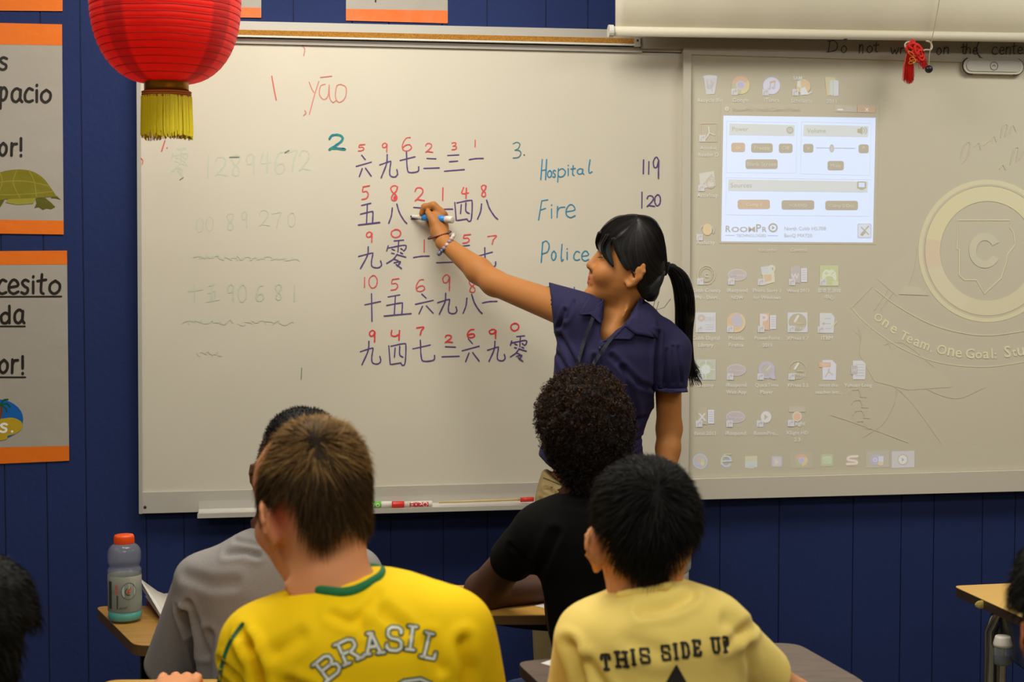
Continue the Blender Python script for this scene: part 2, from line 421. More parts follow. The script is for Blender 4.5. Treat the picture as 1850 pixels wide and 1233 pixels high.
# top frame, cork map rail
quad_slab('top_frame', [(250, topy(250) - 9), (1160, topy(1160) - 9), (1160, topy(1160)), (250, topy(250))], YB - .006, YW - .006, M_alu, wb, wbb)
quad_slab('top_frame', [(1160, topy(1160) - 17), (1900, topy(1900) - 19), (1900, topy(1900) - 2), (1160, topy(1160) - 2)], YB - .004, YW - .006, M_alu, wb, wbb)
def raily(x): return 38 + (x - 430) * .0225
mr_ = quad_slab('map_rail', [(250, raily(250)), (1158, raily(1158)), (1158, raily(1158) + 26), (250, raily(250) + 26)], YB - .012, YW - .006, M_alu, wb, wbb)
quad_slab('cork_strip', [(250, raily(250) + 15.5), (1147, raily(1147) + 15.5), (1147, raily(1147) + 24.5), (250, raily(250) + 24.5)], YB - .0145, YB - .011, M_cork, mr_)
for o in [mr_.children[0]]: o.location = (0, -YW, 0)
quad_slab('rail_lip', [(250, raily(250) + 25), (1158, raily(1158) + 25), (1158, raily(1158) + 28), (250, raily(250) + 28)], YB - .02, YB - .005, M_frame, wb, wbb)
e_ = quad_slab('rail_end_cap', [(1147, 67), (1157, 67), (1157, 84), (1147, 84)], YB - .021, YB - .005, M_trayd, wb, wbb)
for pxp in [(1152, 73)]:
    q = on_plane(*pxp, YB - .0215); b = MB(); b.ball((q[0], q[1] - YW, q[2]), (.003, .0015, .003)); b.build('screw', mat('screw_dark', (70, 66, 60), .4, .6), wb)
# bottom frame face + tray
def edg(x): return 929.5 - (x - 253) * .0262
quad_slab('bottom_frame', [(252, boty(252)), (XR, boty(XR)), (XR, edg(XR) - 1), (252, edg(252) - 1)], YB - .006, YW - .006, M_trayd, wb, wbb)
q = on_plane(262, 917, YB - .0065); b = MB(); b.ball((q[0], q[1] - YW, q[2]), (.004, .002, .004)); b.build('screw', bpy.data.materials['screw_dark'], wb)
# tray: L section running from x=358 to x=1240
tl = on_plane(358, 927, YB - .03); tr = on_plane(1225, 904, YB - .03)
prof = [(YB - .006, .032), (YB - .008, .012), (YB - .018, .006), (YB - .062, .004), (YB - .066, .010), (YB - .069, .010), (YB - .069, -.002), (YB - .006, -.002)]
V = []; 
for end in (tl, tr):
    for y, z in prof: V.append((end[0], y - YW, end[2] + z - .006))
n_ = len(prof)
F = [tuple(range(n_)), tuple(range(n_, 2 * n_))[::-1]] + [(i, i + n_, (i + 1) % n_ + n_, (i + 1) % n_) for i in range(n_)]
link('marker_tray', raw_mesh('marker_tray', V, F), M_trayd, wb)
TRAYZ = lambda x: float(np.interp(x, [tl[0], tr[0]], [tl[2], tr[2]])) - .001

# ------------------------------------------------------------------ interactive board on the right
YI = 3.858
M_iboard = mat('interactive_board_surface', (214, 208, 190), .5, spec=.3)
M_iframe = mat('interactive_board_frame', (208, 201, 188), .45)
ib = empty('interactive_whiteboard', 'pale interactive whiteboard with grey frame to the right of the teacher', 'interactive whiteboard', (0, YW, 0))
def itop(x): return 92 + (x - 1240) * .022
def ibot(x): return 866.5 - (x - 1250) * .0265
def iedge(x): return 903.5 - (x - 1250) * .0258
XE = 2150
quad_slab('board_surface', [(1247, itop(1247)), (XE, itop(XE)), (XE, ibot(XE)), (1243, ibot(1243))], YI, YW - .006, M_iboard, ib, wbb)
quad_slab('side_frame', [(1235, itop(1235) - 2), (1249, itop(1249) - 2), (1244, iedge(1244)), (1229, iedge(1229))], YI - .010, YW - .006, M_iframe, ib, wbb)
quad_slab('side_frame', [(XE, itop(XE) - 2), (XE + 14, itop(XE) - 2), (XE + 14, iedge(XE)), (XE, iedge(XE))], YI - .010, YW - .006, M_iframe, ib, wbb)
quad_slab('top_frame', [(1235, itop(1235) - 5), (XE, itop(XE) - 9), (XE, itop(XE) + 12), (1235, itop(1235) + 6)], YI - .006, YW - .006, M_iframe, ib, wbb)
quad_slab('header_strip', [(1158, 58), (XE, 58 + (XE - 1158) * .015), (XE, itop(XE) - 3), (1158, itop(1158) - 3)], YI - .0055, YW - .006, mat('header_trim', (176, 168, 154), .45), ib, wbb)
quad_slab('bottom_frame', [(1229, ibot(1229)), (XE, ibot(XE)), (XE, iedge(XE)), (1229, iedge(1229))], YI - .008, YW - .006, M_iframe, ib, wbb)
# oval handle with a round emblem at top centre
hd = on_plane(1790, 121, YI); 
b = MB(); r_ = .021; L_ = .066
def stadium(cx, cz, L, r, n=8):
    return [(cx + L * (1 if k <= n else -1) + r * math.sin(math.pi * (k if k <= n else k - 1) / n), cz + r * math.cos(math.pi * (k if k <= n else k - 1) / n)) for k in range(2 * n + 2)]
def plate(pts, y0, y1, base):
    n = len(pts); V = [(p[0] - base[0], y0 - base[1], p[1] - base[2]) for p in pts] + [(p[0] - base[0], y1 - base[1], p[1] - base[2]) for p in pts]
    return V, [tuple(range(n)), tuple(range(n, 2 * n))[::-1]] + [(i, i + n, (i + 1) % n + n, (i + 1) % n) for i in range(n)]
b.add(*plate(stadium(hd[0], hd[2], L_, r_), YI - .016, YI, wbb)); hob = b.build('speaker_bar', M_iframe, ib)
b = MB(); b.add(*plate(stadium(hd[0], hd[2], L_ - .002, r_ - .006), YI - .0185, YI - .016, wbb)); b.build('bar_face', M_alu, hob)
dk = mat('dark_rubber', (40, 38, 36), .6)
for s_ in (-1, 1):
    ar = [(hd[0] + s_ * (L_ + (r_ + .001) * math.cos(t)), YI - .013 - YW, hd[2] + (r_ + .001) * math.sin(t)) for t in np.linspace(-1.9, 1.2, 14)]
    MB().tube(ar, .0018, 6).build('rubber_edge', dk, hob)
ring = [(hd[0] + .011 * math.cos(t), YI - .0187 - YW, hd[2] + .011 * math.sin(t)) for t in np.linspace(0, 2 * math.pi, 24, endpoint=False)]
MB().tube(ring, .0008, 5, closed=True, up=(0, 1, 0)).tube([(hd[0] - .004, YI - .0187 - YW, hd[2] - .001), (hd[0], YI - .0187 - YW, hd[2] + .003), (hd[0] + .004, YI - .0187 - YW, hd[2] - .001)], .0008, 5).build('emblem', dk, hob)
# "Do not write on the center" on the header
ik = Ink(); k_ = (52, 48, 44)
write(ik, [('D', 1205, 60, 1290, 150), ('o', 1318, 98, 1365, 155), ('n', 1462, 90, 1500, 160), ('o', 1522, 98, 1570, 155), ('t', 1570, 70, 1625, 150)], 1220, 60, 4.403, 1.6, k_)
write(ik, [('w', 482, 115, 545, 165), ('r', 555, 115, 582, 165), ('i', 600, 95, 612, 160), ('t', 620, 80, 660, 160), ('e', 665, 115, 700, 160), ('o', 845, 115, 885, 170), ('n', 900, 110, 948, 165), ('t', 1035, 85, 1080, 165), ('h', 1075, 80, 1120, 165), ('e', 1135, 115, 1172, 168), ('c', 1285, 110, 1330, 168), ('e', 1345, 110, 1385, 168), ('n', 1395, 108, 1440, 168), ('t', 1440, 78, 1480, 165), ('e', 1490, 110, 1530, 165), ('r', 1540, 110, 1570, 165)], 1500, 60, 4.403, 1.6, k_)
ik.line([(1768, 76), (1764, 90), (1770, 102), (1778, 107)], 1.8, k_)
ik.build('handwriting', M_ink, YI - .0085, ib, wbb)['kind'] = 'stuff'

# ------------------------------------------------------------------ marker writing on the left board
W1 = []; WX = Ink()
PU = (88, 68, 128); RD = (226, 84, 84); RD2 = (222, 60, 66); BL = (48, 136, 178); PK = (214, 132, 118)
o4 = (560, 220, 4.2045)
write(W1, [('liu', 352, 255, 465, 418), ('jiu', 530, 250, 665, 425), ('qi', 685, 232, 826, 390), ('er', 866, 278, 982, 355), ('san', 1022, 252, 1172, 376), ('yi', 1210, 276, 1316, 290)], *o4, 2.4, PU)
write(W1, [('wu', 368, 620, 530, 785), ('ba', 598, 626, 735, 772), ('er', 770, 650, 860, 740), ('yi', 985, 662, 1083, 672), ('si', 1100, 598, 1236, 758), ('ba', 1273, 596, 1425, 740)], *o4, 2.5, PU)
write(W1, [('jiu', 370, 950, 543, 1115), ('ling', 575, 900, 735, 1115), ('yi', 787, 1018, 905, 1034), ('er', 962, 975, 1090, 1072), ('san', 1140, 940, 1240, 1070), ('qi', 1285, 958, 1410, 1110)], *o4, 2.4, PU)
o5 = (560, 480, 4.109)
write(W1, [('shi', 408, 210, 524, 415), ('wu', 550, 218, 750, 375), ('liu', 783, 212, 914, 358), ('jiu', 948, 206, 1090, 362), ('ba', 1137, 214, 1278, 355), ('yi', 1280, 262, 1388, 280)], *o5, 2.4, PU)
write(W1, [('jiu', 374, 562, 525, 736), ('si', 585, 580, 716, 742), ('qi', 765, 555, 925, 715), ('er', 980, 602, 1108, 678), ('liu', 1130, 545, 1256, 715), ('jiu', 1318, 562, 1448, 712), ('ling', 1482, 522, 1612, 712)], *o5, 2.4, PU)
write(W1, [('5', 362, 172, 420, 222), ('9', 546, 162, 592, 230), ('6', 698, 118, 778, 222), ('2', 876, 165, 935, 236), ('3', 1074, 158, 1118, 212), ('1', 1248, 140, 1262, 192)], *o4, 1.9, RD)
write(W1, [('5', 388, 486, 455, 590), ('8', 606, 486, 672, 600), ('2', 795, 502, 872, 606), ('1', 1000, 502, 1018, 598), ('4', 1150, 500, 1206, 582), ('8', 1296, 482, 1342, 570), ('9', 424, 838, 480, 916), ('0', 615, 818, 692, 880), ('5', 1155, 856, 1222, 922)], *o4, 2.3, RD)
write(W1, [('1', 862, 898, 874, 992), ('7', 1350, 866, 1424, 930)], *o4, 2.0, RD)
write(W1, [('1', 398, 88, 412, 164), ('0', 436, 72, 502, 168), ('5', 594, 96, 664, 182), ('6', 785, 102, 858, 192), ('9', 980, 68, 1048, 188), ('8', 1175, 105, 1236, 200)], *o5, 1.9, RD)
write(W1, [('9', 438, 482, 490, 566), ('u4', 600, 482, 676, 552), ('7', 792, 458, 850, 516), ('2', 1002, 518, 1060, 574), ('6', 1166, 474, 1228, 536), ('9', 1326, 474, 1390, 540), ('0', 1490, 428, 1552, 484)], *o5, 2.6, RD2)
WX.ell(714, 358, 3.6, 4.2, (224, 70, 92), 12)
write(W1, [('2', 142, 100, 272, 218)], *o4, 4.4, (30, 142, 138)); write(W1, [('2', 144, 106, 270, 212)], *o4, 1.5, (26, 92, 160))
o3 = (400, 0, 3.978)
WX.line([(400 + 362 / 3.978, 548 / 3.978), (400 + 378 / 3.978, 640 / 3.978), (400 + 394 / 3.978, 720 / 3.978)], 2.4, (210, 108, 96))
for pl in ([(630, 590), (650, 640), (665, 665)], [(700, 585), (670, 680), (632, 822)], [(745, 605), (712, 620), (705, 680), (735, 715), (765, 690), (775, 610)], [(775, 610), (778, 700), (800, 735), (822, 725)], [(860, 605), (828, 620), (820, 700), (848, 735), (890, 700), (896, 630), (860, 605)], [(712, 556), (792, 547)], [(575, 322), (598, 350), (592, 400)], [(600, 795), (608, 812), (590, 830)]):
    WX.line([(400 + a / 3.978, b / 3.978) for a, b in pl], 1.7, PK if len(pl) > 2 else (212, 120, 108))
write(W1, [('3', 236, 135, 300, 238)], 860, 220, 3.627, 1.8, (70, 128, 140)); WX.ell(947, 280, 1.2, 1.2, (80, 60, 80), 8)
o6 = (860, 220, 3.627)
write(W1, [('H', 422, 248, 470, 380), ('o', 466, 318, 498, 365), ('s', 502, 318, 522, 364), ('p', 528, 308, 588, 396), ('i', 596, 282, 612, 352), ('t', 618, 288, 652, 352), ('a', 660, 308, 706, 344), ('l', 722, 250, 764, 336)], *o6, 2.1, BL)
write(W1, [('F', 410, 512, 470, 645), ('i', 484, 540, 506, 632), ('r', 522, 556, 584, 628), ('e', 586, 544, 652, 628)], *o6, 2.1, BL)
write(W1, [('P', 426, 782, 482, 922), ('o', 492, 846, 526, 908), ('l', 548, 804, 574, 914), ('i', 590, 828, 604, 904), ('c', 638, 850, 680, 908), ('e', 690, 848, 740, 912)], *o6, 2.1, BL)
write(W1, [('F', 420, 1082, 480, 1200), ('o', 500, 1130, 540, 1190), ('o', 560, 1130, 600, 1190), ('d', 610, 1085, 650, 1190), ('a', 740, 1120, 800, 1175)], *o6, 2.1, BL)
write(W1, [('1', 1088, 250, 1106, 342), ('1', 1124, 262, 1140, 344), ('9', 1158, 232, 1204, 372), ('1', 1080, 462, 1094, 566), ('2', 1118, 486, 1172, 560), ('0', 1170, 478, 1210, 552)], *o6, 2.4, PU)
WX.line([(298, 254), (292, 273)], 2, (222, 90, 90)); WX.ell(302, 267, 1.1, 1.1, (222, 90, 90), 8); WX.line([(254, 285), (258, 290), (257, 297)], 1.6, (222, 110, 110))
for g_, k_i in W1: k_i.build('written_digit' if g_ in '0123456789u4' else 'written_letter' if len(g_) == 1 else 'written_character', M_ink, YB - .0006, wb, wbb)
WX.build('marker_strokes', M_ink, YB - .0006, wb, wbb)['kind'] = 'stuff'
# wiped, ghostly green writing on the left
W2 = Ink(); GH = (198, 204, 184)
def smudge(x0, y0, x1, y1, w_, c=GH):
    for t_ in np.linspace(0, 1, 9)[:-1]: W2.line([(x0 + (x1 - x0) * t_, y0 + random.uniform(-4, 4)), (x0 + (x1 - x0) * (t_ + .09), y0 + random.uniform(-5, 5)), (x0 + (x1 - x0) * (t_ + .13), y0 + random.uniform(-4, 4))], w_ * .4, c, vary=.5)
write(W2, [('ling', 308, 268, 340, 320), ('1', 372, 282, 380, 322), ('2', 388, 284, 412, 320), ('8', 416, 280, 436, 318), ('9', 444, 278, 462, 316), ('4', 470, 274, 490, 312), ('6', 496, 274, 516, 314), ('7', 520, 272, 538, 310), ('2', 540, 272, 562, 310)], w_=2.6, c=GH, vary=.5)
write(W2, [('0', 354, 394, 368, 420), ('0', 372, 392, 386, 418), ('8', 408, 386, 424, 416), ('9', 436, 382, 448, 412), ('2', 468, 380, 488, 410), ('7', 492, 384, 510, 412), ('0', 520, 384, 534, 410)], w_=1.6, c=GH, vary=.5)
write(W2, [('shi', 340, 514, 366, 546), ('wu', 374, 514, 396, 546), ('9', 410, 514, 424, 544), ('0', 430, 514, 446, 546), ('6', 462, 516, 478, 544), ('8', 496, 514, 510, 542), ('1', 530, 516, 534, 544)], w_=2.2, c=GH, vary=.5)
for a in ((350, 466, 440, 470, 7), (440, 468, 540, 460, 6), (330, 582, 420, 586, 5), (430, 584, 530, 580, 4), (356, 640, 400, 646, 3)): smudge(*a, (200, 203, 186))
W2.line([(545, 665), (544, 686)], 1.5, (120, 140, 120))
W2.line([(515, 276), (522, 272)], 2, (110, 130, 110)); W2.line([(415, 284), (432, 284)], 2, (130, 140, 125)); W2.line([(325, 325), (331, 321)], 1.4, (120, 140, 120))
W2.build('wiped_writing', M_ink, YB - .0003, wb, wbb)['kind'] = 'stuff'

# ------------------------------------------------------------------ posters
M_print = mat_attr('laminated_print', .3, spec=.5, bump=.25, bscale=9, bdist=.02)
OR_ = (236, 118, 30); OR2 = (246, 112, 44); PW = (170, 163, 154); BK = (40, 34, 30)
def poster(label, corners, band_list, extra, cat='poster', y=YW - .0055, orc=OR_):
    p = np.array(corners, float); base = on_plane(p[:, 0], p[:, 1], y).mean(0)
    root = empty('poster', label, cat, tuple(base))
    quad_slab('sheet', corners, y - .001, y + .0006, mat('poster_paper', PW, .32, bump=.2, bscale=7, bdist=.02), root, tuple(base))
    ik = Ink()
    for q in band_list: ik.poly(q, orc)
    ik.build('orange_band', M_print, y - .0014, root, tuple(base))
    if extra:
        ik = Ink(); extra(ik); ik.build('print', M_print, y - .0016, root, tuple(base))
    return root
XL = -150
poster('white poster with orange bottom band at the top left corner, cut by the frame', [(XL, -380), (113, -372), (113, 20), (XL, 18)], [[(XL, -12), (113, -9), (113, 20), (XL, 18)]], None)
def turtle(ik):
    write(ik, [('a', -24, 104, -7, 126, 5), ('s', -2, 104, 14, 126, 5)], c=BK, vary=0)
    write(ik, [('d', -72, 150, -53, 184, 5), ('e', -48, 160, -30, 184, 5), ('s', -24, 160, -8, 184, 5), ('p', -1, 158, 13, 196, 5), ('a', 20, 160, 40, 184, 5), ('c', 44, 160, 60, 184, 5), ('i', 63, 152, 70, 184, 5), ('o', 73, 162, 93, 185, 5)], c=BK, vary=0)
    write(ik, [('f', -66, 250, -50, 281, 5), ('a', -46, 258, -28, 281, 5), ('v', -24, 258, -7, 281, 5), ('o', -2, 258, 13, 281, 5), ('r', 19, 259, 31, 281, 5), ('!', 34, 250, 42, 282, 5)], c=BK, vary=0)
    SG = (126, 118, 28); SL = (150, 140, 50); LG = (92, 88, 20)
    ik.poly([(-30, 372), (-30, 362), (-8, 360), (8, 362), (2, 372), (-4, 380), (-20, 380)], LG)
    ik.poly([(64, 358), (82, 358), (92, 366), (100, 374), (92, 378), (84, 376), (78, 379), (70, 374), (62, 376), (66, 368)], LG)
    ik.poly([(14, 360), (66, 356), (60, 368), (30, 370), (10, 366)], (150, 146, 50))
    ik.poly([(94, 352), (102, 354), (110, 361), (100, 358), (92, 358)], LG)
    pts = catmull([(-30, 356), (-26, 330), (-6, 314), (22, 307), (52, 308), (76, 320), (92, 340), (102, 355)], 4)
    ik.poly([tuple(q) for q in pts] + [(66, 358), (14, 360), (-30, 364)], SG)
    for pl in ([(-26, 336), (10, 328), (50, 328), (88, 336)], [(30, 308), (24, 330), (36, 358)], [(0, 311), (4, 330), (-6, 358)], [(52, 308), (62, 328), (66, 356)], [(-28, 352), (20, 352), (60, 350), (96, 346)]):
        ik.line(pl, 1.6, SL)
poster('laminated poster with orange bands and a green turtle picture', [(XL, 38), (112, 44), (115, 424), (XL, 420)], [[(XL, 38), (112, 44), (112.5, 82), (XL, 78)], [(XL, 395), (115, 399), (115, 424), (XL, 420)]], turtle)
def isle(ik):
    write(ik, [('N', -52, 500, -30, 531, 5), ('e', -26, 506, -9, 531, 5), ('c', -4, 506, 12, 531, 5), ('e', 15, 506, 34, 531, 5), ('s', 38, 506, 53, 531, 5), ('i', 56, 498, 64, 530, 5), ('t', 66, 496, 84, 531, 5), ('o', 88, 507, 110, 531, 5)], c=BK, vary=0)
    ik.line([(-100, 537), (111, 536)], 3, BK); ik.line([(-100, 590), (45, 590)], 3, BK); ik.line([(-100, 682), (46, 682)], 3, BK)
    write(ik, [('a', -74, 560, -55, 584, 5), ('y', -50, 560, -30, 594, 5), ('u', -25, 560, -6, 584, 5), ('d', 0, 553, 20, 584, 5), ('a', 25, 560, 44, 584, 5), ('f', -66, 644, -50, 675, 5), ('a', -46, 650, -28, 674, 5), ('v', -24, 650, -7, 674, 5), ('o', -2, 650, 15, 674, 5), ('r', 20, 650, 33, 674, 5), ('!', 37, 644, 45, 676, 5)], c=BK, vary=0)
    ik.ell(-4, 758, 46, 36, (20, 96, 176), 30)
    ik.poly([tuple(q) for q in catmull([(-50, 764), (-20, 756), (2, 757), (22, 755), (38, 762), (40, 774), (28, 784), (14, 788), (12, 794), (-6, 796), (-40, 790), (-50, 764)], 4)], (190, 158, 38))
    ik.line([(0, 756), (3, 742), (2, 733)], 4, (120, 60, 20))
    for pl in ([(2, 733), (12, 730), (18, 736)], [(2, 733), (10, 738), (12, 744)], [(2, 733), (-8, 730), (-14, 738)], [(2, 733), (6, 724), (14, 722)]): ik.line(pl, 3, (20, 84, 46))
    write(ik, [('s', 0, 766, 14, 781, 4)], c=(240, 240, 236), vary=0); ik.ell(22, 780, 2.4, 2.4, (240, 240, 236), 10)
poster('laminated poster with underlined black words and a small palm island picture', [(XL, 455), (121, 453), (125, 833), (XL, 845)], [[(XL, 455), (121, 453), (121.5, 478), (XL, 480)], [(XL, 812), (125, 806), (125, 833), (XL, 845)]], isle)
poster('small orange and white poster strip beside the red lantern', [(330, -340), (472, -340), (472, 32), (330, 30)], [[(330, 11), (471, 14), (472, 32), (330, 30)]], None, orc=OR2)
def tick(ik): ik.line([(679, -14), (678.5, 3)], 3, BK)
poster('white and orange poster centred above the whiteboard rail', [(626, -340), (808, -340), (809, 42), (625, 37)], [[(625, 16), (808, 19), (809, 42), (625, 37)]], tick, orc=OR2)

# ------------------------------------------------------------------ pull-down screen
YS = 3.765
M_screen = mat('screen_vinyl', (228, 220, 200), .6)
M_casing = mat('screen_casing', (190, 184, 168), .4)
sroot = empty('projection_screen', 'rolled-up white pull-down projection screen hanging above the interactive board', 'projection screen', (0, YS, 0))
def scy(x): return 65.5 + (x - 1105) * .0150
a = on_plane(1112, 0, YS); b_ = on_plane(2100, 0, YS)
xs = np.linspace(a[0], b_[0], 60); zb = [on_plane(px, scy(px) - 12, YS)[2] for px in np.linspace(1112, 2100, 60)]
V = []; F = []
for i, x in enumerate(xs):
    wv = .0025 * math.sin(i * .9) 
    for j, (yy, t) in enumerate(((0, 0.), (wv, .3), (0, 1.))):
        zt = 2.42; V.append((x, yy, zb[i] * (1 - t) + zt * t))
for i in range(59):
    for j in range(2): F.append((i * 3 + j, i * 3 + 3 + j, i * 3 + 4 + j, i * 3 + 1 + j))
o = link('fabric', raw_mesh('fabric', V, F, smooth=True), M_screen, sroot); sol = o.modifiers.new('s', 'SOLIDIFY'); sol.thickness = .0012
p0 = on_plane(1106, scy(1106) - 9, YS); p1 = on_plane(2105, scy(2105) - 9, YS)
MB().tube([(p0[0], 0, p0[2]), (p1[0], 0, p1[2])], .0125, 20).build('bottom_bar', M_screen, sroot, True)
for e, s_ in ((p0, -1), (p1, 1)):
    MB().tube([(e[0] - .002 * s_, 0, e[2]), (e[0] + s_ * .010, 0, e[2])], .0165, 16).build('end_cap', M_frame, sroot, False)
MB().tube([(a[0] - .09, .01, 2.43), (b_[0] + .09, .01, 2.43)], .055, 24).build('casing', M_casing, sroot, True)
for x in (a[0] + .1, b_[0] - .1):
    MB().box((x - .02, .03, 2.40), (x + .02, YW - YS - .004, 2.46)).build('bracket', M_casing, sroot)
q = on_plane(1527, scy(1527) - 1, YS); MB().ball((q[0], 0, q[2]), .006).build('bar_hook', dk, sroot)
# pull cord with black ball
c0 = on_plane(1697, 0, YS - .03); c1 = on_plane(1683, 75, YS - .03); c2 = on_plane(1678, 125, YS - .03)
ct = on_plane(1703, -60, YS - .03)
rc = empty('pull_cord', 'thin beige pull cord ending in a small black ball', 'cord', (float(c2[0]), YS - .03, float(c2[2])))
bb = np.array([c2[0], YS - .03, c2[2]])
MB().tube([q - bb for q in catmull([(c1[0] + .02, YS - .03, 2.40), ct, c0, c1], 4)], .0011, 6).tube([c1 - bb, on_plane(1679, 100, YS - .03) - bb, c2 - bb], .0011, 6).build('string', mat('string_beige', (170, 158, 130), .8), rc)
MB().ball((0, 0, 0), .0105, 16, 10).build('ball', mat('black_plastic', (26, 26, 28), .4), rc, True)

# red Chinese knot tassel hung on the screen bar
kt = on_plane(1655, 78, YS - .022)
kr = empty('knot_tassel', 'small red knotted tassel charm with a gold bead dangling below the screen bar', 'tassel', tuple(kt))
M_redthr = mat('red_thread', (214, 30, 14), .7); M_gold = mat('gold_thread', (214, 150, 40), .4, .6)
def kp(px, py, dy=0.): return on_plane(px, py, YS - .022 + dy) - kt
def rnd_loop(cx, cy, rx, ry, a0, dy):
    A = np.linspace(0, 2 * math.pi, 12, endpoint=False)
    return [kp(cx + rx * math.cos(t) * math.cos(a0) - ry * math.sin(t) * math.sin(a0), cy + rx * math.cos(t) * math.sin(a0) + ry * math.sin(t) * math.cos(a0), dy) for t in A]
b = MB()
for i, (cx, cy, rx, ry, a0) in enumerate([(1645, 90, 10, 6, .9), (1652, 84, 10, 5, .2), (1660, 92, 12, 6, 1.1), (1650, 100, 11, 6, -.3), (1657, 104, 9, 6, .8), (1664, 100, 10, 5, 1.3), (1646, 80, 8, 4, 2.2), (1655, 94, 6, 9, .4)]):
    b.tube(rnd_loop(cx, cy, rx, ry, a0, -.004 * (i % 3)), .0036, 7, closed=True, up=(0, 1, 0))
b.build('knot', M_redthr, kr, True)
b = MB()
for (cx, cy, rx, ry, a0) in ((1648, 112, 7, 3, -.4), (1649, 108, 6, 4, .5), (1646, 97, 7, 2.5, .7)):
    b.tube(rnd_loop(cx, cy, rx, ry, a0, -.012), .0009, 6, closed=True, up=(0, 1, 0))
b.build('gold_bead', M_gold, kr, True)
b = MB()
for i in range(150):
    x = random.gauss(0, 3.6); x2 = x * 1.2 + random.uniform(-1, 1); y1 = 147 + random.uniform(-5, 6) - abs(x) * .5; dy = random.uniform(-.008, .006)
    b.tube([kp(1643 + x * .5, 96, dy), kp(1642 + x, 120, dy), kp(1641.5 + x2, y1, dy * 1.4)], .0007, 3)
for i in range(70):
    x = random.gauss(0, 3.); dy = random.uniform(-.008, .004)
    b.tube([kp(1658 + x * .5, 95, dy), kp(1666 + x, 108, dy), kp(1670 + x + random.uniform(-2, 2), 120 + random.uniform(-4, 6), dy)], .0007, 3)
b.build('tassel_threads', mat('red_silk', (196, 22, 12), .5), kr)['kind'] = 'stuff'
M_white_rope = mat('white_rope', (205, 190, 175), .8)
MB().tube([kp(*q) for q in catmull([(1636, 86), (1635, 80), (1640, 76), (1650, 75)], 4)], .0022, 6).tube([kp(*q) for q in catmull([(1673, 74), (1680, 76), (1684, 84), (1681, 90), (1672, 90), (1664, 93)], 4)], .0022, 6).build('hanging_loop', M_white_rope, kr, True)

# ------------------------------------------------------------------ red paper lantern
DL = 3.15
cL = P(299, -8, DL); mpp = DL / FPX
lw = F2W(cL)
lan = empty('paper_lantern', 'big red ribbed Chinese lantern with yellow fringe hanging at the top left', 'lantern', tuple(lw), -YAW)
M_lan = bpy.data.materials.new('red_lantern_cloth'); M_lan.use_nodes = True
nt = M_lan.node_tree; pb = nt.nodes['Principled BSDF']
at = nt.nodes.new('ShaderNodeAttribute'); at.attribute_name = 'Col'; nt.links.new(at.outputs['Color'], pb.inputs['Base Color'])
pb.inputs['Roughness'].default_value = .55
pb.inputs['Sheen Weight'].default_value = .2
tl_ = nt.nodes.new('ShaderNodeBsdfTranslucent'); nt.links.new(at.outputs['Color'], tl_.inputs[0]); mx = nt.nodes.new('ShaderNodeMixShader'); mx.inputs[0].default_value = .45
nt.links.new(pb.outputs[0], mx.inputs[1]); nt.links.new(tl_.outputs[0], mx.inputs[2]); nt.links.new(mx.outputs[0], nt.nodes['Material Output'].inputs[0])
Hh = 156 * mpp; Rm = 134 * mpp; nR = 26; prof = []
for i in range(nR * 4 + 1):
    t = -1 + 2 * i / (nR * 4); t2 = t
    r = Rm * (1 - abs(t2) ** 2.7) ** (1 / 2.3) * .66 + Rm * .34 * (1 - .35 * t2 * t2)
    if abs(t) > .965: r = min(r, Rm * .62)
    ph = (i % 4) / 4.
    r -= .0011 * (1 - abs(math.sin(math.pi * i / 4)))
    prof.append((r, t * Hh))
prof = [(Rm * .30, -Hh - .001)] + prof + [(Rm * .30, Hh + .001)]
n = 96; V = []; Fc = []; Cc = []
for j, (r, z) in enumerate(prof):
    for k in range(n):
        a = 2 * math.pi * k / n; rr = r * (1 - .006 * (1 + math.cos(8 * a + .5)) * .5)
        V.append((rr * math.cos(a), rr * math.sin(a), z))
        seam = (k + 10) % 24 < 5
        Cc.append(lin((206, 12, 4) if seam else (252, 30, 6)))
for j in range(len(prof) - 1):
    for k in range(n): Fc.append((j * n + k, j * n + (k + 1) % n, (j + 1) * n + (k + 1) % n, (j + 1) * n + k))
link('shade', raw_mesh('shade', V, Fc, [c[:3] for c in Cc], True), M_lan, lan)
M_rib = mat('lantern_rib', (120, 10, 8), .6)
for i in range(1, nR):
    r, z = prof[1 + i * 4]; 
    MB().tube([((r + .0002) * math.cos(t), (r + .0002) * math.sin(t), z) for t in np.linspace(0, 2 * math.pi, 64, endpoint=False)], .0006, 5, closed=True).build('rib', M_rib, lan, True)
M_brass = mat('lantern_brass', (170, 120, 30), .3, .8)
zb_ = -Hh
MB().lathe([(.046, zb_ + .004), (.046, zb_ - .020), (.0445, zb_ - .020), (.0445, zb_ + .004)], n=40, caps=False).build('brass_collar', M_brass, lan, True)
MB().lathe([(.046, Hh - .004), (.046, Hh + .02), (.0445, Hh + .02), (.0445, Hh - .004)], n=40, caps=False).build('brass_collar', M_brass, lan, True)
b = MB()
for dz in (0, .0045, .009): b.tube([((.0495) * math.cos(t), (.0495) * math.sin(t), zb_ - .019 - dz + .002 * math.sin(t)) for t in np.linspace(0, 2 * math.pi, 40, endpoint=False)], .0024, 6, closed=True)
b.build('braid', mat('braid_orange', (176, 96, 26), .6), lan, True)
b = MB()
for i in range(620):
    a = 2 * math.pi * random.random(); r = .050 + random.uniform(-.0016, .0016); L = .079 + random.uniform(-.007, .008) * (1 + .4 * math.sin(3 * a))
    a2 = a + random.uniform(-.03, .03); z0 = zb_ - .028
    b.tube([(r * math.cos(a), r * math.sin(a), z0), (r * 1.02 * math.cos(a2), r * 1.02 * math.sin(a2), z0 - L * .5), ((r + .002) * math.cos(a2), (r + .002) * math.sin(a2), z0 - L)], .0011, 3)
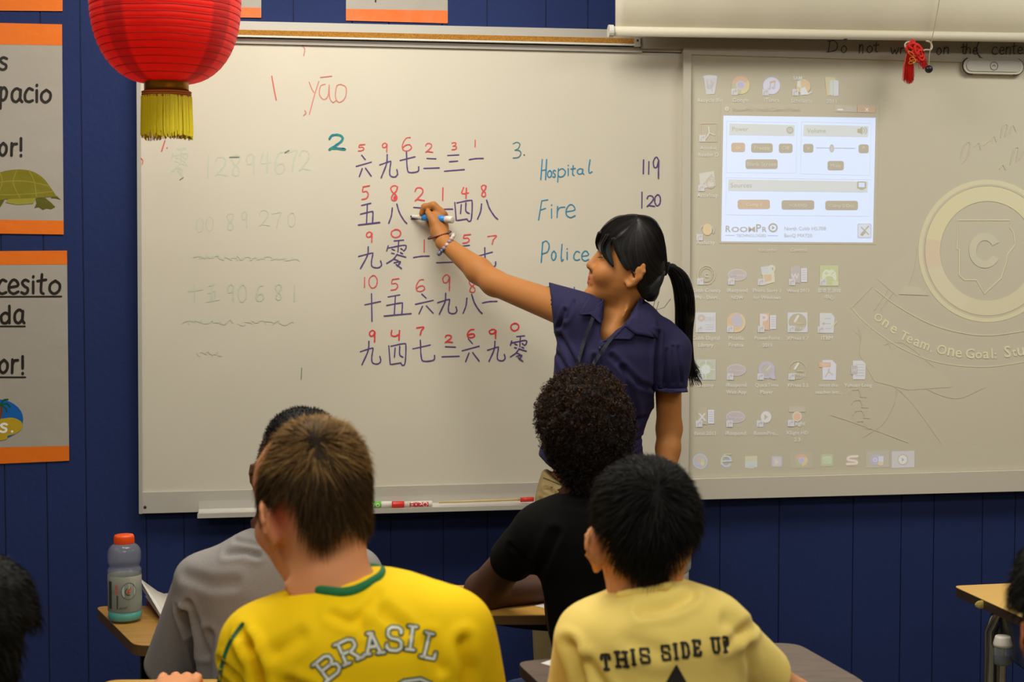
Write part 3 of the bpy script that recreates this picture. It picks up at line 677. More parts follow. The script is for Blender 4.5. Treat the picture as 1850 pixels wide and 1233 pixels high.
b.build('fringe', mat('fringe_yellow', (236, 216, 26), .55), lan)['kind'] = 'stuff'
MB().tube([(0, 0, Hh), (0, 0, CEIL - cL[2] - .001)], .0015, 6).tube([(-.045, 0, Hh + .01), (0, 0, Hh + .05), (.045, 0, Hh + .01)], .0012, 5).build('hanging_string', M_brass, lan)
# ================================================================== PROJECTED DESKTOP (light on the interactive board)
M_proj = mat_attr('projected_light', .55, emis=1.0, base=(214, 208, 190), spec=.3)
dr = empty('projected_desktop', 'computer desktop picture projected on the interactive board', 'projection', tuple(on_plane(1550, 480, YI)))
db = np.array(dr.location)
LY = [0]
def pb_(ik, name, layer, parent=dr):
    return ik.build(name, M_proj, YI - .0004 - .00025 * layer, parent, db)
# emitted colours are added on top of the lit board
WH = (112, 128, 160); GN = (62, 92, 40); RDp = (120, 46, 24); ORp = (122, 72, 22); BLp = (58, 66, 140); TX = (124, 126, 136); TX2 = (108, 110, 120); YLp = (110, 100, 44); CY = (70, 98, 112); ZZ = (0, 0, 0)
# wallpaper
ik = Ink()
def ringcol(t):
    y = math.sin(t); x = math.cos(t)
    if x < -.35: return (102, 92, 36) if y < -.15 else (96, 66, 40) if y < .25 else (92, 84, 56)
    return (96, 92, 46) if y < 0 else (86, 78, 40)
ik.ring(1784, 453.7, 125, 129, 8, None, 64, cf=lambda t: (94, 88, 52)); ik.ring(1784, 453.7, 117, 121, 3.5, (30, 28, 10), 64)
ik.ring(1784, 453.7, 113, 117, 27, None, 64, cf=ringcol)
for pl in ([(1729, 450), (1730, 398), (1825, 398), (1825, 411), (1831, 420), (1834, 440), (1831, 446), (1820, 460), (1817, 476), (1808, 503), (1778, 531), (1764, 506), (1742, 506), (1733, 497), (1733, 450), (1729, 450)],):
    ik.line(pl, 2.0, (92, 90, 62), smooth=False)
ik.ring(1779, 453, 28.5, 31.5, 13, None, 40, cf=lambda t: (60 + int(16 * math.sin(t * 2)), 60, 46), a0=28, a1=332)
pb_(ik, 'emblem', 1)
ik = Ink()
lo = catmull([(1538, 556), (1560, 580), (1595, 608), (1640, 635), (1700, 656), (1778, 663), (1850, 654), (1900, 642)], 5)
up = catmull([(1583, 524), (1620, 552), (1680, 585), (1740, 602), (1790, 606), (1850, 598), (1900, 588)], 5)
ik.line(lo, 1.8, (80, 78, 50), smooth=False); ik.line(up, 1.8, (80, 78, 50), smooth=False); ik.line([(1538, 556), (1575, 518)], 1.2, (52, 50, 30), smooth=False)
ik.poly([(1632, 517), (1660, 519), (1678, 534), (1624, 532)], (52, 50, 36))
pb_(ik, 'banner', 1)
ik = Ink()
for wd, px, py, an, w_ in (('O', 1577, 566, 33, 15), ('n', 1592, 577, 33, 11), ('e', 1606, 588, 31, 12), ('T', 1624, 601, 27, 14), ('e', 1636, 607, 25, 11), ('a', 1649, 613, 23, 11), ('m', 1661, 618, 20, 17), (',', 1680, 625, 17, 3), ('O', 1691, 628, 13, 18), ('n', 1711, 632, 10, 12), ('e', 1725, 635, 8, 12), ('G', 1744, 637, 3, 16), ('o', 1762, 638, 1, 12), ('a', 1776, 638, -1, 11), ('l', 1791, 638, -2, 3), (':', 1797, 638, -3, 3), ('S', 1815, 636, -5, 12), ('t', 1829, 634, -7, 8), ('u', 1839, 633, -8, 12)):
    hh = 18 if wd in 'OTGSl' else 14
    ik.text(wd, px, py + 10 * 1, px + w_, (104, 100, 66), rot=math.radians(an), off=.012)
pb_(ik, 'banner_lettering', 2)
ik = Ink(); FD = (26, 25, 16); FD2 = (40, 38, 26)
ik.poly([(1585, 505), (1640, 455), (1656, 446), (1652, 485), (1640, 520), (1620, 535)], (24, 24, 20))
ik.poly([(1558, 596), (1600, 625), (1640, 652), (1700, 672), (1720, 700), (1640, 705), (1580, 690), (1552, 640)], (26, 25, 10))
for pl in ([(1545, 600), (1580, 625), (1630, 620), (1690, 665)], [(1550, 590), (1570, 660), (1640, 720), (1700, 800)], [(1600, 610), (1640, 680), (1720, 720), (1780, 700)], [(1590, 640), (1620, 700), (1600, 760), (1560, 790)], [(1580, 560), (1640, 470), (1655, 450)], [(1590, 560), (1650, 480)], [(1500, 750), (1560, 770), (1640, 800)]):
    ik.line(pl, 1.1, FD)
for i in range(4):
    y = 712 + i * 19; x = 1535 + i * 3; ik.line([(x, y), (x + 4, y - 7), (x + 16, y - 8), (x + 20, y), (x + 18, y + 5), (x + 30, y + 6)], 1.4, FD, smooth=False)
for pl in ([(1735, 285), (1742, 262), (1752, 258), (1748, 282), (1738, 295)], [(1760, 265), (1768, 258), (1772, 270)], [(1778, 262), (1786, 254)], [(1790, 255), (1796, 246), (1800, 256)], [(1808, 248), (1812, 228), (1820, 226), (1816, 246)], [(1824, 240), (1830, 226), (1836, 238)], [(1806, 305), (1812, 298), (1816, 306)], [(1825, 296), (1832, 270), (1840, 268), (1836, 292)], [(1842, 288), (1848, 272)]):
    ik.line(pl, 1.6, (22, 22, 16))
pb_(ik, 'background_sketch', 1)['kind'] = 'stuff'
ik = Ink(); ik.line([(1245, 815.5), (2140, 792)], 1.2, (34, 34, 30)); ik.poly([(1245, 816), (2140, 793), (2140, 840), (1245, 864)], (10, 10, 8)); pb_(ik, 'taskbar', 0)

# control panel window
win = Ink(); FRM = (34, 30, 32)
win.poly([(1303, 187), (1588, 190), (1583, 442), (1299, 440)], FRM); wo = pb_(win, 'control_window', 1)
win = Ink(); WW = (140, 170, 218)
win.poly([(1307, 209), (1582, 213), (1577, 438.5), (1303, 436.5)], WW)
pb_(win, 'window_page', 2, wo)
win = Ink(); BX = (116, 142, 188)
for q in ([(1313, 219), (1440, 222), (1438, 313), (1312, 312)], [(1448, 220), (1574, 223), (1571, 317), (1446, 314)], [(1312, 321), (1574, 325), (1570, 391), (1311, 388)]):
    win.line(q + [q[0]], 1.3, BX, smooth=False)
for q in ([(1318, 223), (1436, 226), (1435, 246), (1317, 244)], [(1452, 225), (1569, 228), (1568, 248), (1451, 246)], [(1316, 324), (1568, 328), (1567, 348), (1315, 345)]): win.poly(q, (118, 138, 158))
win.poly([(1508, 190.5), (1548, 191), (1548, 203), (1508, 202)], (60, 58, 66)); win.poly([(1549, 191), (1582, 191.5), (1581, 204), (1549, 203)], (90, 34, 18))
win.line([(1514, 198), (1522, 198)], 2.4, (150, 150, 160)); win.text('x', 1563, 201, 1569, (160, 160, 170)); win.line([(1530, 194), (1539, 194), (1539, 200), (1530, 200), (1530, 194)], 1, (90, 90, 100), smooth=False)
win.ell(1313, 197, 4, 4, (120, 110, 110)); win.poly([(1312, 194.5), (1316, 197), (1312, 199.5)], (60, 30, 30))
pb_(win, 'window_fields', 3, wo)
BT = (22, 22, 34); SM = (98, 52, 48)
for (t, x0, y0, x1, y1, c_, tc) in (('On', 1321, 258, 1346, 275, SM, (150, 130, 126)), ('Freeze', 1357, 259, 1396, 276, BT, TX), ('Off', 1407, 259.5, 1432, 276.5, BT, TX), ('Blank Screen', 1347, 288, 1405, 305.5, BT, TX), ('v', 1451, 260, 1469.5, 276, BT, TX), ('^', 1551, 261, 1569.5, 277, BT, TX), ('Mute', 1495, 291, 1524.5, 308, BT, TX), ('Comp 1', 1332.5, 361, 1391, 378, SM, (150, 130, 126)), ('VCR/DVD', 1412, 362, 1471, 379, BT, TX), ('Comp 2/Doc', 1491, 363, 1550, 380, BT, TX)):
    win = Ink(); win.rect(x0, y0, x1, y1, c_, 4); bo = pb_(win, 'button', 4, wo)
    bo['label'] = 'button reading ' + t if t not in 'v^' else 'small arrow button'
    win = Ink(); cx = (x0 + x1) / 2; l = min(len(t) * 4.6, x1 - x0 - 5); win.text(t, cx - l / 2, y1 - 5.2, cx + l / 2, tc); bo2 = None
    o = win.build('button_text', M_proj, YI - .0004 - .00025 * 5, wo, db)
win = Ink(); DT = (30, 26, 24)
# dark lettering: where the projector sends little light, cut as board-tone shapes
win.text('Power', 1323, 237, 1352, DT); win.text('Volume', 1458, 240, 1492, DT); win.text('Sources', 1320, 339, 1358, DT)
win.text('RoomPro Virtual Control Panel', 1324, 201, 1445, (56, 54, 60))
win.text('R', 1311, 419, 1320, DT, off=.01); win.text('OOM', 1321.5, 419, 1364, DT, off=.01, h=9.5); win.text('P', 1366, 419, 1375, DT, off=.01); win.text('R', 1377, 419, 1385, DT, off=.01, h=9.5)
win.ring(1396.5, 411.5, 8.5, 8.2, 2.6, (30, 26, 24), 24); win.poly([(1394.5, 408), (1400, 411.5), (1394.5, 415)], (50, 40, 40))
win.text('TECHNOLOGIES', 1330, 428, 1384, (44, 50, 72)); win.line([(1310, 425), (1327, 425.2)], .8, (50, 66, 100)); win.line([(1387, 425.6), (1405, 426)], .8, (50, 66, 100))
win.text('North Cobb HS:708', 1417, 416, 1492, (46, 48, 60)); win.text('BenQ MX720', 1417, 428.5, 1467, (46, 48, 60))
win.ring(1427, 235, 6.2, 6.2, 1.6, (24, 22, 22), 20); win.line([(1427, 230), (1427, 235)], 1.4, (24, 22, 22)); win.ring(1427, 235, 4.4, 4.4, 3, (96, 106, 130), 20)
win.poly([(1549, 233), (1553, 233), (1558, 229), (1558, 243), (1553, 240), (1549, 240)], DT); win.line([(1560, 232), (1562, 236), (1560, 240)], 1.2, DT); win.line([(1563, 230), (1566, 236), (1563, 242)], 1.2, DT)
win.line([(1475, 267), (1545, 268)], .9, (60, 66, 80)); win.ell(1502.5, 268, 4, 7.2, (62, 58, 58)); win.ell(1502.5, 268, 2.8, 6, (98, 108, 134))
win.rect(1548.5, 328, 1564.5, 341, (34, 30, 20), 2); win.rect(1551, 330, 1562, 338.5, WW); win.rect(1553, 341, 1560, 343, (60, 50, 20))
win.rect(1549, 404, 1574, 430, (96, 110, 140), 2); win.rect(1550.5, 405.5, 1572.5, 428.5, (124, 148, 186), 2); win.line([(1555, 424), (1569, 409)], 2.4, (50, 30, 26)); win.line([(1556, 411), (1569, 424)], 2.2, (44, 44, 48)); win.poly([(1554, 425), (1560, 417), (1564, 421), (1558, 427)], (34, 28, 40))
pb_(win, 'window_lettering', 5, wo)

# desktop icons
def arrow(ik, x, y, s=5.8):
    ik.rect(x - s, y - s, x + s, y + s, (96, 106, 132)); ik.line([(x - 2.5, y + 4), (x - 2, y - .5), (x + 2.5, y - 2)], 1.8, (30, 40, 90)); ik.poly([(x + .8, y - 5), (x + 4.6, y - 2.2), (x + 1.6, y + 1.6)], (30, 40, 90))
def icon(name, lines, cx, cy, draw, ly, sc_=True, w0=46, label=None):
    ik = Ink(); draw(ik, cx, cy)
    if sc_: arrow(ik, cx - 11, cy + 12)
    o = pb_(ik, 'desktop_icon', 2); o['label'] = label or name
    ik = Ink(); y = ly + 3.5
    for t, wd in lines: ik.text(t, cx - wd / 2, y, cx + wd / 2, TX); y += 12.5
    if lines: pb_(ik, 'icon_caption', 2)
def bin_(ik, x, y):
    ik.poly([(x - 12, y - 16), (x + 13, y - 15), (x + 8, y + 16), (x - 7, y + 17)], (92, 104, 130)); ik.ell(x, y - 15, 13, 3.2, (104, 118, 140))
    for a_, b_, c_, d_ in ((x - 6, y - 8, x - 3, y + 6), (x + 2, y - 8, x + 3, y + 10), (x - 4, y + 4, x + 5, y + 2), (x + 6, y - 6, x + 4, y + 2)): ik.line([(a_, b_), (c_, d_)], 2, (54, 62, 110))
    ik.ring(x - 2, y + 3, 5, 4, 1.4, (50, 56, 120), 10)
def chrome(ik, x, y, r=16.5):
    ik.ell(x, y, r, r, (112, 40, 20), 16, 195, 330); ik.ell(x, y, r, r, (112, 94, 20), 16, -30, 85); ik.ell(x, y, r, r, (40, 66, 20), 16, 85, 195)
    ik.ell(x, y, r * .5, r * .5, (96, 100, 120), 20); ik.ell(x, y, r * .38, r * .38, (46, 52, 140), 20)
def itunes(ik, x, y):
    ik.ell(x, y, 15.5, 15.5, (110, 112, 170)); ik.ell(x, y, 13.5, 13.5, (106, 122, 158)); 
    ik.line([(x - 3, y + 6), (x - 2, y - 6), (x + 6, y - 8), (x + 5, y + 4)], 2.4, (80, 44, 110), smooth=False); ik.ell(x - 5, y + 6, 3.2, 2.4, (50, 60, 150)); ik.ell(x + 3, y + 4, 3.2, 2.4, (50, 60, 150)); ik.line([(x - 2, y - 6), (x + 6, y - 8)], 3.4, (120, 40, 50))
def sam(ik, x, y):
    ik.text('SAM', x - 15, y - 11, x + 1, (110, 120, 140), off=.02); ik.ell(x + 3, y + 1, 13, 13, (112, 74, 14))
    ik.poly([(x - 8, y - 8), (x - 2, y - 9), (x - 1, y + 3), (x - 7, y + 2)], (112, 128, 140)); ik.poly([(x - 2, y + 5), (x + 6, y + 2), (x + 13, y + 16), (x - 2, y + 17)], (116, 130, 150)); ik.line([(x + 13, y + 14), (x + 18, y + 12)], 2, (104, 120, 140))
def folder(ik, x, y):
    ik.poly([(x - 12, y - 17), (x + 7, y - 16), (x + 5, y + 14), (x - 8, y + 18)], (88, 84, 30)); ik.poly([(x - 3, y - 11), (x + 3, y - 12), (x + 3, y + 18), (x - 3, y + 15)], (90, 110, 132)); ik.poly([(x + 4, y - 12), (x + 13, y - 10), (x + 13, y + 17), (x + 4, y + 18)], (98, 116, 144))
icon('', [('Recycle Bin', 45)], 1283, 154, bin_, 181, False, label='waste basket icon')
icon('', [('Google', 29)], 1338, 154, chrome, 181, label='round red, yellow and green icon')
icon('', [('iTunes', 27)], 1394, 155, itunes, 181, label='white disc icon with a music note')
icon('', [('Scholastic', 38)], 1448, 155, sam, 182, label='icon with a small dog')
icon('', [('2011', 18)], 1502, 156, folder, 183, False, label='open folder icon')
def acro(ik, x, y): ik.line([(x - 15, y - 15), (x + 15, y - 15), (x + 15, y + 18), (x - 15, y + 18), (x - 15, y - 15)], 2.2, (80, 34, 10), smooth=False); ik.line([(x, y - 8), (x + 1, y + 2), (x - 5, y + 12)], 2.6, (110, 112, 110)); ik.line([(x + 3, y + 3), (x + 10, y + 6)], 2, (100, 100, 92))
icon('', [('Acrobat', 30), ('Reader D', 36)], 1280, 238, acro, 267, label='red outlined reader icon')
def actv(ik, x, y): ik.poly([(x - 15, y - 14), (x + 12, y - 19), (x + 15, y + 8), (x - 13, y + 14)], (98, 104, 116)); ik.line([(x - 12, y + 12), (x + 8, y - 12)], 3, (56, 50, 56)); ik.ring(x + 6, y + 4, 8, 9, 2, (60, 56, 66), 18); ik.ring(x + 8, y - 4, 5, 5, 1.4, (60, 56, 66), 14)
icon('', [('ActivInsp', 38)], 1278, 328, actv, 353, label='white sketch pad icon')
def auda(ik, x, y): ik.ring(x + 2, y, 14, 12, 3, (50, 48, 66), 20, a0=150, a1=390); ik.ell(x + 3, y - 2, 8.5, 10.5, (122, 84, 10))
icon('', [('Audacity', 34)], 1275, 417, auda, 438, label='orange ball icon with headphones')
ik = Ink(); ik.text('Recorder', 1371, 455, 1404, TX2); ik.text('Control', 1428, 455, 1457, TX2); pb_(ik, 'icon_caption', 2)
def cob(ik, x, y): ik.ring(x, y, 17, 18.5, 3.2, (58, 34, 22), 28); ik.ring(x, y, 12, 13, 1.4, (48, 34, 24), 28); ik.text('C', x - 3.5, y + 4.5, x + 3.5, (88, 86, 80), off=.03)
icon('', [('Cobb County', 52), ('VPN - Short...', 52)], 1276, 497, cob, 525, label='pale pink round seal icon')
def iresp(ik, x, y): ik.ell(x, y, 17.5, 10.8, (88, 84, 110)); ik.ell(x, y, 15.8, 9, (44, 30, 84)); ik.text('iRespond', x - 13, y + 2.5, x + 13, (100, 96, 130))
icon('', [('iRespond', 37), ('NOW', 22)], 1332, 497, iresp, 525, label='purple oval icon above the word NOW')
def photo(ik, x, y):
    ik.poly([(x - 12, y - 15), (x + 10, y - 18), (x + 9, y - 4), (x - 10, y - 1)], (84, 104, 136)); ik.poly([(x - 9, y - 4), (x + 13, y - 6), (x + 14, y + 12), (x - 5, y + 17)], (112, 112, 108)); ik.poly([(x - 7, y - 1), (x + 8, y - 2), (x + 8, y + 9), (x - 4, y + 12)], (100, 62, 22)); ik.ring(x + 8, y - 12, 7, 7, 4, (112, 114, 112), 18)
icon('', [('Photo Story 3', 51), ('for Windows', 49)], 1386, 498, photo, 525, label='photo and film icon')
def word(ik, x, y, t='W', c_=(44, 40, 90)):
    ik.poly([(x - 14, y - 15), (x + 4, y - 18), (x + 4, y + 14), (x - 14, y + 12)], c_); ik.text(t, x - 13, y + 6, x + 2, (112, 114, 140), off=.03)
    ik.poly([(x + 5, y - 13), (x + 16, y - 13), (x + 16, y + 12), (x + 5, y + 12)], (112, 122, 150)); [ik.line([(x + 7, y - 9 + 4 * i), (x + 14, y - 9 + 4 * i)], 1.2, (50, 50, 90)) for i in range(5)]
icon('', [('Word 2013', 41)], 1442, 498, word, 525, label='word processor icon with a W')
def game(ik, x, y):
    ik.rect(x - 17, y - 18, x + 17, y + 19, (62, 92, 10)); ik.poly([tuple(q) for q in catmull([(x - 13, y + 8), (x - 12, y - 4), (x - 6, y - 11), (x, y - 9), (x + 6, y - 11), (x + 12, y - 4), (x + 13, y + 8), (x + 9, y + 8), (x + 5, y + 2), (x - 5, y + 2), (x - 9, y + 8), (x - 13, y + 8)], 3)], (110, 128, 118))
    ik.line([(x - 8, y - 4), (x - 2, y - 4)], 1.6, (60, 92, 10)); ik.line([(x - 5, y - 7), (x - 5, y - 1)], 1.6, (60, 92, 10)); ik.line([(x + 4, y - 2), (x + 8, y - 6)], 1.6, (60, 92, 10)); ik.rect(x + 5, y + 10, x + 17, y + 18, (84, 112, 84), 2)
icon('', [('爱奇艺游戏', 42), ('中心', 17)], 1498, 498, game, 525, label='green square icon with a white game pad')
def card(ik, x, y): ik.rect(x - 18, y - 18, x + 18, y + 18, (100, 112, 140)); ik.ring(x - 8, y - 8, 7, 7, 5, (86, 60, 80), 12); ik.text('DBE', x - 2, y - 3, x + 17, (64, 84, 110)); [ik.line([(x, y + 4 + 4 * i), (x + 14, y + 4 + 4 * i)], 1, (70, 84, 110)) for i in range(3)]
icon('', [('Cobb Digital', 50), ('Library', 27)], 1275, 583, card, 611, label='white library card icon')
def ffox(ik, x, y): ik.ell(x, y, 17, 18, (112, 62, 14)); ik.ell(x + 3, y - 4, 11, 12, (60, 64, 120)); ik.ring(x, y, 17, 18, 4.5, (116, 92, 30), 20, a0=-60, a1=100)
icon('', [('Mozilla', 27), ('Firefox', 27)], 1330, 583, ffox, 611, label='orange and blue globe icon')
icon('', [('PowerPoint', 46), ('2013', 17)], 1386, 583, lambda ik, x, y: word(ik, x, y, 'P', (112, 44, 14)), 611, label='orange slide icon with a P')
def xpr(ik, x, y, sq=True):
    if sq: ik.rect(x - 18, y - 18, x + 18, y + 18, (100, 112, 140)); ik.ell(x, y, 16.5, 16.5, (26, 22, 10))
    else: ik.ring(x, y, 16.5, 16.5, 1.4, (70, 66, 30), 26)
    ik.line([(x - 5, y - 2), (x + 1, y - 12)], 4, (116, 124, 134)); ik.text('XPress', x - 12, y + 12, x + 15, (104, 110, 124)); ik.line([(x - 2, y + 2), (x + 10, y + 2)], 1.5, (92, 90, 20))
icon('', [('XPress 1.7', 39)], 1441, 583, xpr, 611, label='square icon with a white pen in a dark disc')
def itbm(ik, x, y):
    ik.poly([(x - 13, y - 18), (x + 8, y - 18), (x + 14, y - 10), (x + 12, y + 18), (x - 13, y + 18)], (100, 112, 138)); ik.ell(x - 6, y + 1, 2.4, 2.4, (50, 40, 60)); [ik.line([(x - 4 + i, y - 8 + 9 * i), (x + 6, y - 8 + 9 * i)], 1.4, (54, 52, 80)) for i in range(3)]; ik.line([(x + 8, y + 8), (x + 17, y - 2)], 2.4, (112, 100, 50))
icon('', [('ITBM', 21)], 1494, 584, itbm, 611, label='white sheet icon with a pencil')
def dest(ik, x, y): ik.rect(x - 17, y - 18, x + 18, y + 19, (62, 90, 100)); ik.ring(x, y, 15, 15, 3.4, (60, 84, 40), 22); ik.ell(x, y, 8.5, 8.5, (116, 130, 140)); [ik.line([(x + 16 * math.cos(a_), y + 16 * math.sin(a_)), (x - 16 * math.cos(a_), y - 16 * math.sin(a_))], 1.8, (110, 124, 134)) for a_ in (0, math.pi / 2)]
icon('', [('Destiny', 29)], 1275, 668, dest, 696, label='teal square icon with a white sun')
icon('', [('iRespond', 37), ('Web App', 36)], 1330, 669, iresp, 696, label='purple oval icon above the words Web App')
def qt(ik, x, y): ik.ring(x, y, 15, 15.5, 5.4, (56, 58, 120), 28); ik.ell(x, y, 9.5, 10, (46, 50, 76)); ik.poly([(x + 4, y + 8), (x + 14, y + 4), (x + 16, y + 17), (x + 8, y + 16)], (60, 60, 120)); ik.line([(x, y), (x + 7, y - 7)], 2.6, (86, 104, 118))
icon('', [('QuickTime', 42), ('Player', 23)], 1385, 669, qt, 696, label='blue ring icon')
icon('', [('XPress 2.2', 39)], 1441, 669, lambda ik, x, y: xpr(ik, x, y, False), 696, label='pen in a thin ring icon')
def pdf(ik, x, y):
    ik.poly([(x - 11, y - 18), (x + 6, y - 18), (x + 14, y - 10), (x + 13, y + 18), (x - 11, y + 18)], (108, 118, 150)); ik.rect(x - 17, y - 14, x + 4, y - 5, (114, 44, 20), 1); ik.text('PDF', x - 12, y - 7, x - 1, (120, 110, 100)); ik.line([(x - 6, y + 12), (x, y + 2), (x + 1, y - 3), (x, y + 2), (x + 7, y + 8)], 1.6, (92, 40, 40))
icon('', [('meet the', 34), ('teacher lett...', 48)], 1497, 669, pdf, 696, False, label='document icon with a red tab')
def docx(ik, x, y):
    ik.poly([(x - 9, y - 17), (x + 8, y - 17), (x + 14, y - 11), (x + 13, y + 17), (x - 9, y + 17)], (106, 116, 140)); [ik.line([(x - 4, y - 10 + 5 * i), (x + 11, y - 10 + 5 * i)], 1.1, (60, 62, 84)) for i in range(5)]; ik.rect(x - 13, y - 8, x - 1, y + 8, (44, 52, 86)); ik.text('W', x - 12, y + 4, x - 2, (110, 112, 130))
icon('', [('Yuhuan Long', 50)], 1550, 669, docx, 696, False, label='text document icon')
icon('', [('Excel 2013', 39)], 1274, 754, lambda ik, x, y: (word(ik, x, y, 'X', (34, 38, 20))), 783, label='spreadsheet icon with an X')
icon('', [('iRespond', 37)], 1329, 754, iresp, 783, label='purple oval icon in the lowest icon row')
def rp(ik, x, y): ik.ell(x, y, 9.5, 10.5, (114, 120, 136)); ik.poly([(x - 3, y - 5), (x + 4, y), (x - 3, y + 5)], (46, 30, 40))
icon('', [('RoomPro...', 44)], 1384, 754, rp, 783, label='white disc icon with a play mark')
def xs(ik, x, y): ik.rect(x - 15, y - 18, x + 15, y - 8, (56, 54, 62)); ik.ell(x, y, 8.5, 9, (112, 108, 112)); ik.ell(x, y, 6.5, 7, (124, 50, 18)); ik.text('Xsight', x - 12, y + 16, x + 15, (112, 118, 130), off=.02)
icon('', [('XSight HD', 40), ('2.3', 11)], 1440, 753, xs, 782, label='icon with an orange dot')
# taskbar buttons
def tb(label, x, y, draw, box=None):
    ik = Ink()
    if box: ik.poly([(x - 20, y - 15), (x + 21, y - 16), (x + 21, y + 14), (x - 20, y + 15)], box)
    draw(ik, x, y); o = pb_(ik, 'taskbar_icon', 2); o['label'] = label
def orb(ik, x, y): ik.ell(x, y, 13.5, 14, (70, 84, 122)); ik.ell(x, y, 11.5, 12, (48, 62, 100)); ik.ell(x - 3, y - 3, 3.6, 3.6, (112, 50, 30), 10); ik.ell(x + 4, y - 2, 3.4, 3.4, (70, 96, 30), 10); ik.ell(x - 3, y + 4, 3.4, 3.4, (50, 80, 130), 10); ik.ell(x + 4, y + 4, 3.6, 3.6, (120, 104, 30), 10)
tb('round start button', 1265, 834, orb)
def iee(ik, x, y): ik.ring(x, y + 1, 10.5, 11, 3.4, (60, 96, 140), 26, a0=30, a1=360); ik.line([(x - 8, y + 1), (x + 9, y)], 3, (70, 100, 140)); ik.line([(x - 10, y + 6), (x - 4, y - 10), (x + 8, y - 12)], 1.8, (104, 100, 40))
tb('blue letter e icon', 1312, 833, iee)
def expl(ik, x, y): ik.poly([(x - 11, y - 9), (x + 11, y - 10), (x + 11, y + 11), (x - 11, y + 12)], (88, 96, 72)); ik.rect(x - 11, y, x + 11, y + 9, (76, 104, 120)); ik.rect(x - 5, y + 6, x + 5, y + 13, (66, 92, 110))
tb('pale folder icon in the taskbar', 1357, 834, expl)
def wmp(ik, x, y): ik.rect(x - 9, y - 9, x + 10, y + 10, (68, 74, 112), 2); ik.rect(x - 6, y - 7, x + 7, y + 8, (84, 90, 116)); ik.poly([(x - 3, y - 5), (x + 5, y + 1), (x - 3, y + 6)], (120, 110, 104))
tb('media player icon', 1403, 834, wmp)
tb('round tricolour icon in a lit taskbar box', 1448, 832, lambda ik, x, y: chrome(ik, x, y, 11), (38, 38, 42))
def iq(ik, x, y): ik.rect(x - 11, y - 11, x + 11, y + 11, (40, 80, 40), 2); ik.rect(x - 8, y - 7, x + 8, y + 6, (84, 110, 86), 2); ik.text('IQIY', x - 7, y + 2.6, x + 7, (40, 80, 40))
tb('green square icon in the taskbar', 1494, 832, iq)
def ss(ik, x, y): ik.rect(x - 11, y - 10, x + 11, y + 11, (66, 30, 18), 3); ik.line([(x + 9, y - 7), (x - 5, y - 6), (x - 8, y - 1), (x + 6, y + 2), (x + 7, y + 6), (x - 10, y + 7)], 4, (128, 120, 124))
tb('white letter S icon on red', 1540, 832, ss)
def outl(ik, x, y): ik.ell(x - 2, y, 11, 10, (44, 56, 120)); ik.text('O', x - 8, y + 4, x, (112, 118, 150), off=.03); ik.rect(x + 2, y - 6, x + 11, y + 5, (106, 116, 140)); ik.ell(x + 6, y + 7, 5, 4, (116, 100, 60))
tb('blue mail icon in a lit taskbar box', 1585, 831, outl, (44, 50, 66))
def play(ik, x, y): ik.ell(x, y, 9.5, 10, (60, 40, 40)); ik.ell(x, y, 7.8, 8.2, (120, 126, 140)); ik.poly([(x - 2, y - 4), (x + 3, y), (x - 2, y + 4)], (50, 34, 40))
tb('play icon in the brightest taskbar box', 1631, 831, play, (84, 92, 116))

# ================================================================== ON THE TRAY
M_wpl = mat('white_plastic', (216, 210, 200), .35); M_gpl = mat('green_plastic', (96, 190, 20), .35); M_rpl = mat('red_plastic', (214, 36, 22), .35)
def marker(label, name, x0p, x1p, ypx, capmat, bodymat, cap_left, yoff=.035):
    a = on_plane(x0p, ypx, YB - yoff); b_ = on_plane(x1p, ypx, YB - yoff); z = TRAYZ(a[0]) + .0105
    root = empty(name, label, 'marker pen', (a[0], a[1], z))
    L = b_[0] - a[0]; r = .0088; cl = .3 * L
    def tb_(prof, m, nm, par=root):
        MB().tube([(x, 0, 0) for x, _ in prof], [q for _, q in prof], 18).build(nm, m, par, True)
    ca_, cb_ = (0, cl) if cap_left else (L - cl, L)
    tb_([(ca_ - .0001, r * .5), (ca_, r * .92), (ca_ + .003, r), (cb_ - .001, r), (cb_, r * .95), (cb_ + .0001, r * .5)], capmat, 'cap')
    ba, bb = (cl, L) if cap_left else (0, L - cl)
    tb_([(ba, r * .5), (ba + .0005, r * .9), (bb - .003, r * .93), (bb - .0005, r * .8), (bb, r * .4)], bodymat, 'barrel')
    return root, L, r
mk, L, r = marker('green dry-erase marker lying in the whiteboard tray, half behind the boy in yellow and green', 'dry_erase_marker', 642, 708, 912, M_wpl, M_gpl, False)
mk2, L2, r2 = marker('white dry-erase marker with a red cap lying in the whiteboard tray', 'dry_erase_marker', 708, 781, 911, M_rpl, M_wpl, True, .042)
def wraptext(root, L, r, t, x0, x1, c_, bg=None, z=0.0):
    if bg:
        V = []; F = []
        for i, a_ in enumerate(np.linspace(-.75, .75, 9)):
            for x in (x0 - .002, x1 + .002): V.append((x, -r * 1.01 * math.cos(a_), r * 1.01 * math.sin(a_)))
        F = [(2 * i, 2 * i + 1, 2 * i + 3, 2 * i + 2) for i in range(8)]
        link('printed_band', raw_mesh('printed_band', V, F), bg, root)
    ik = Ink(); ik.text(t, 0, 0, 1, (255, 255, 255), off=.01); v = np.array(ik.V); X = x0 + v[:, 0] * (x1 - x0); hh = (x1 - x0) / 1 * (-v[:, 1]); hh -= hh.max() / 2
    a_ = hh / r; W_ = np.stack([X, -r * 1.03 * np.cos(a_), r * 1.03 * np.sin(a_)], 1)
    link('lettering', raw_mesh('lettering', W_, ik.F, [lin(c_)[:3]] * len(v)), M_ink, root)
wraptext(mk, L, r, 'EXPO', L * .32, L * .66, (235, 240, 225))
wraptext(mk2, L2, r2, 'EXPO', L2 * .45, L2 * .88, (240, 225, 220), bg=mat('print_red', (196, 44, 50), .4))
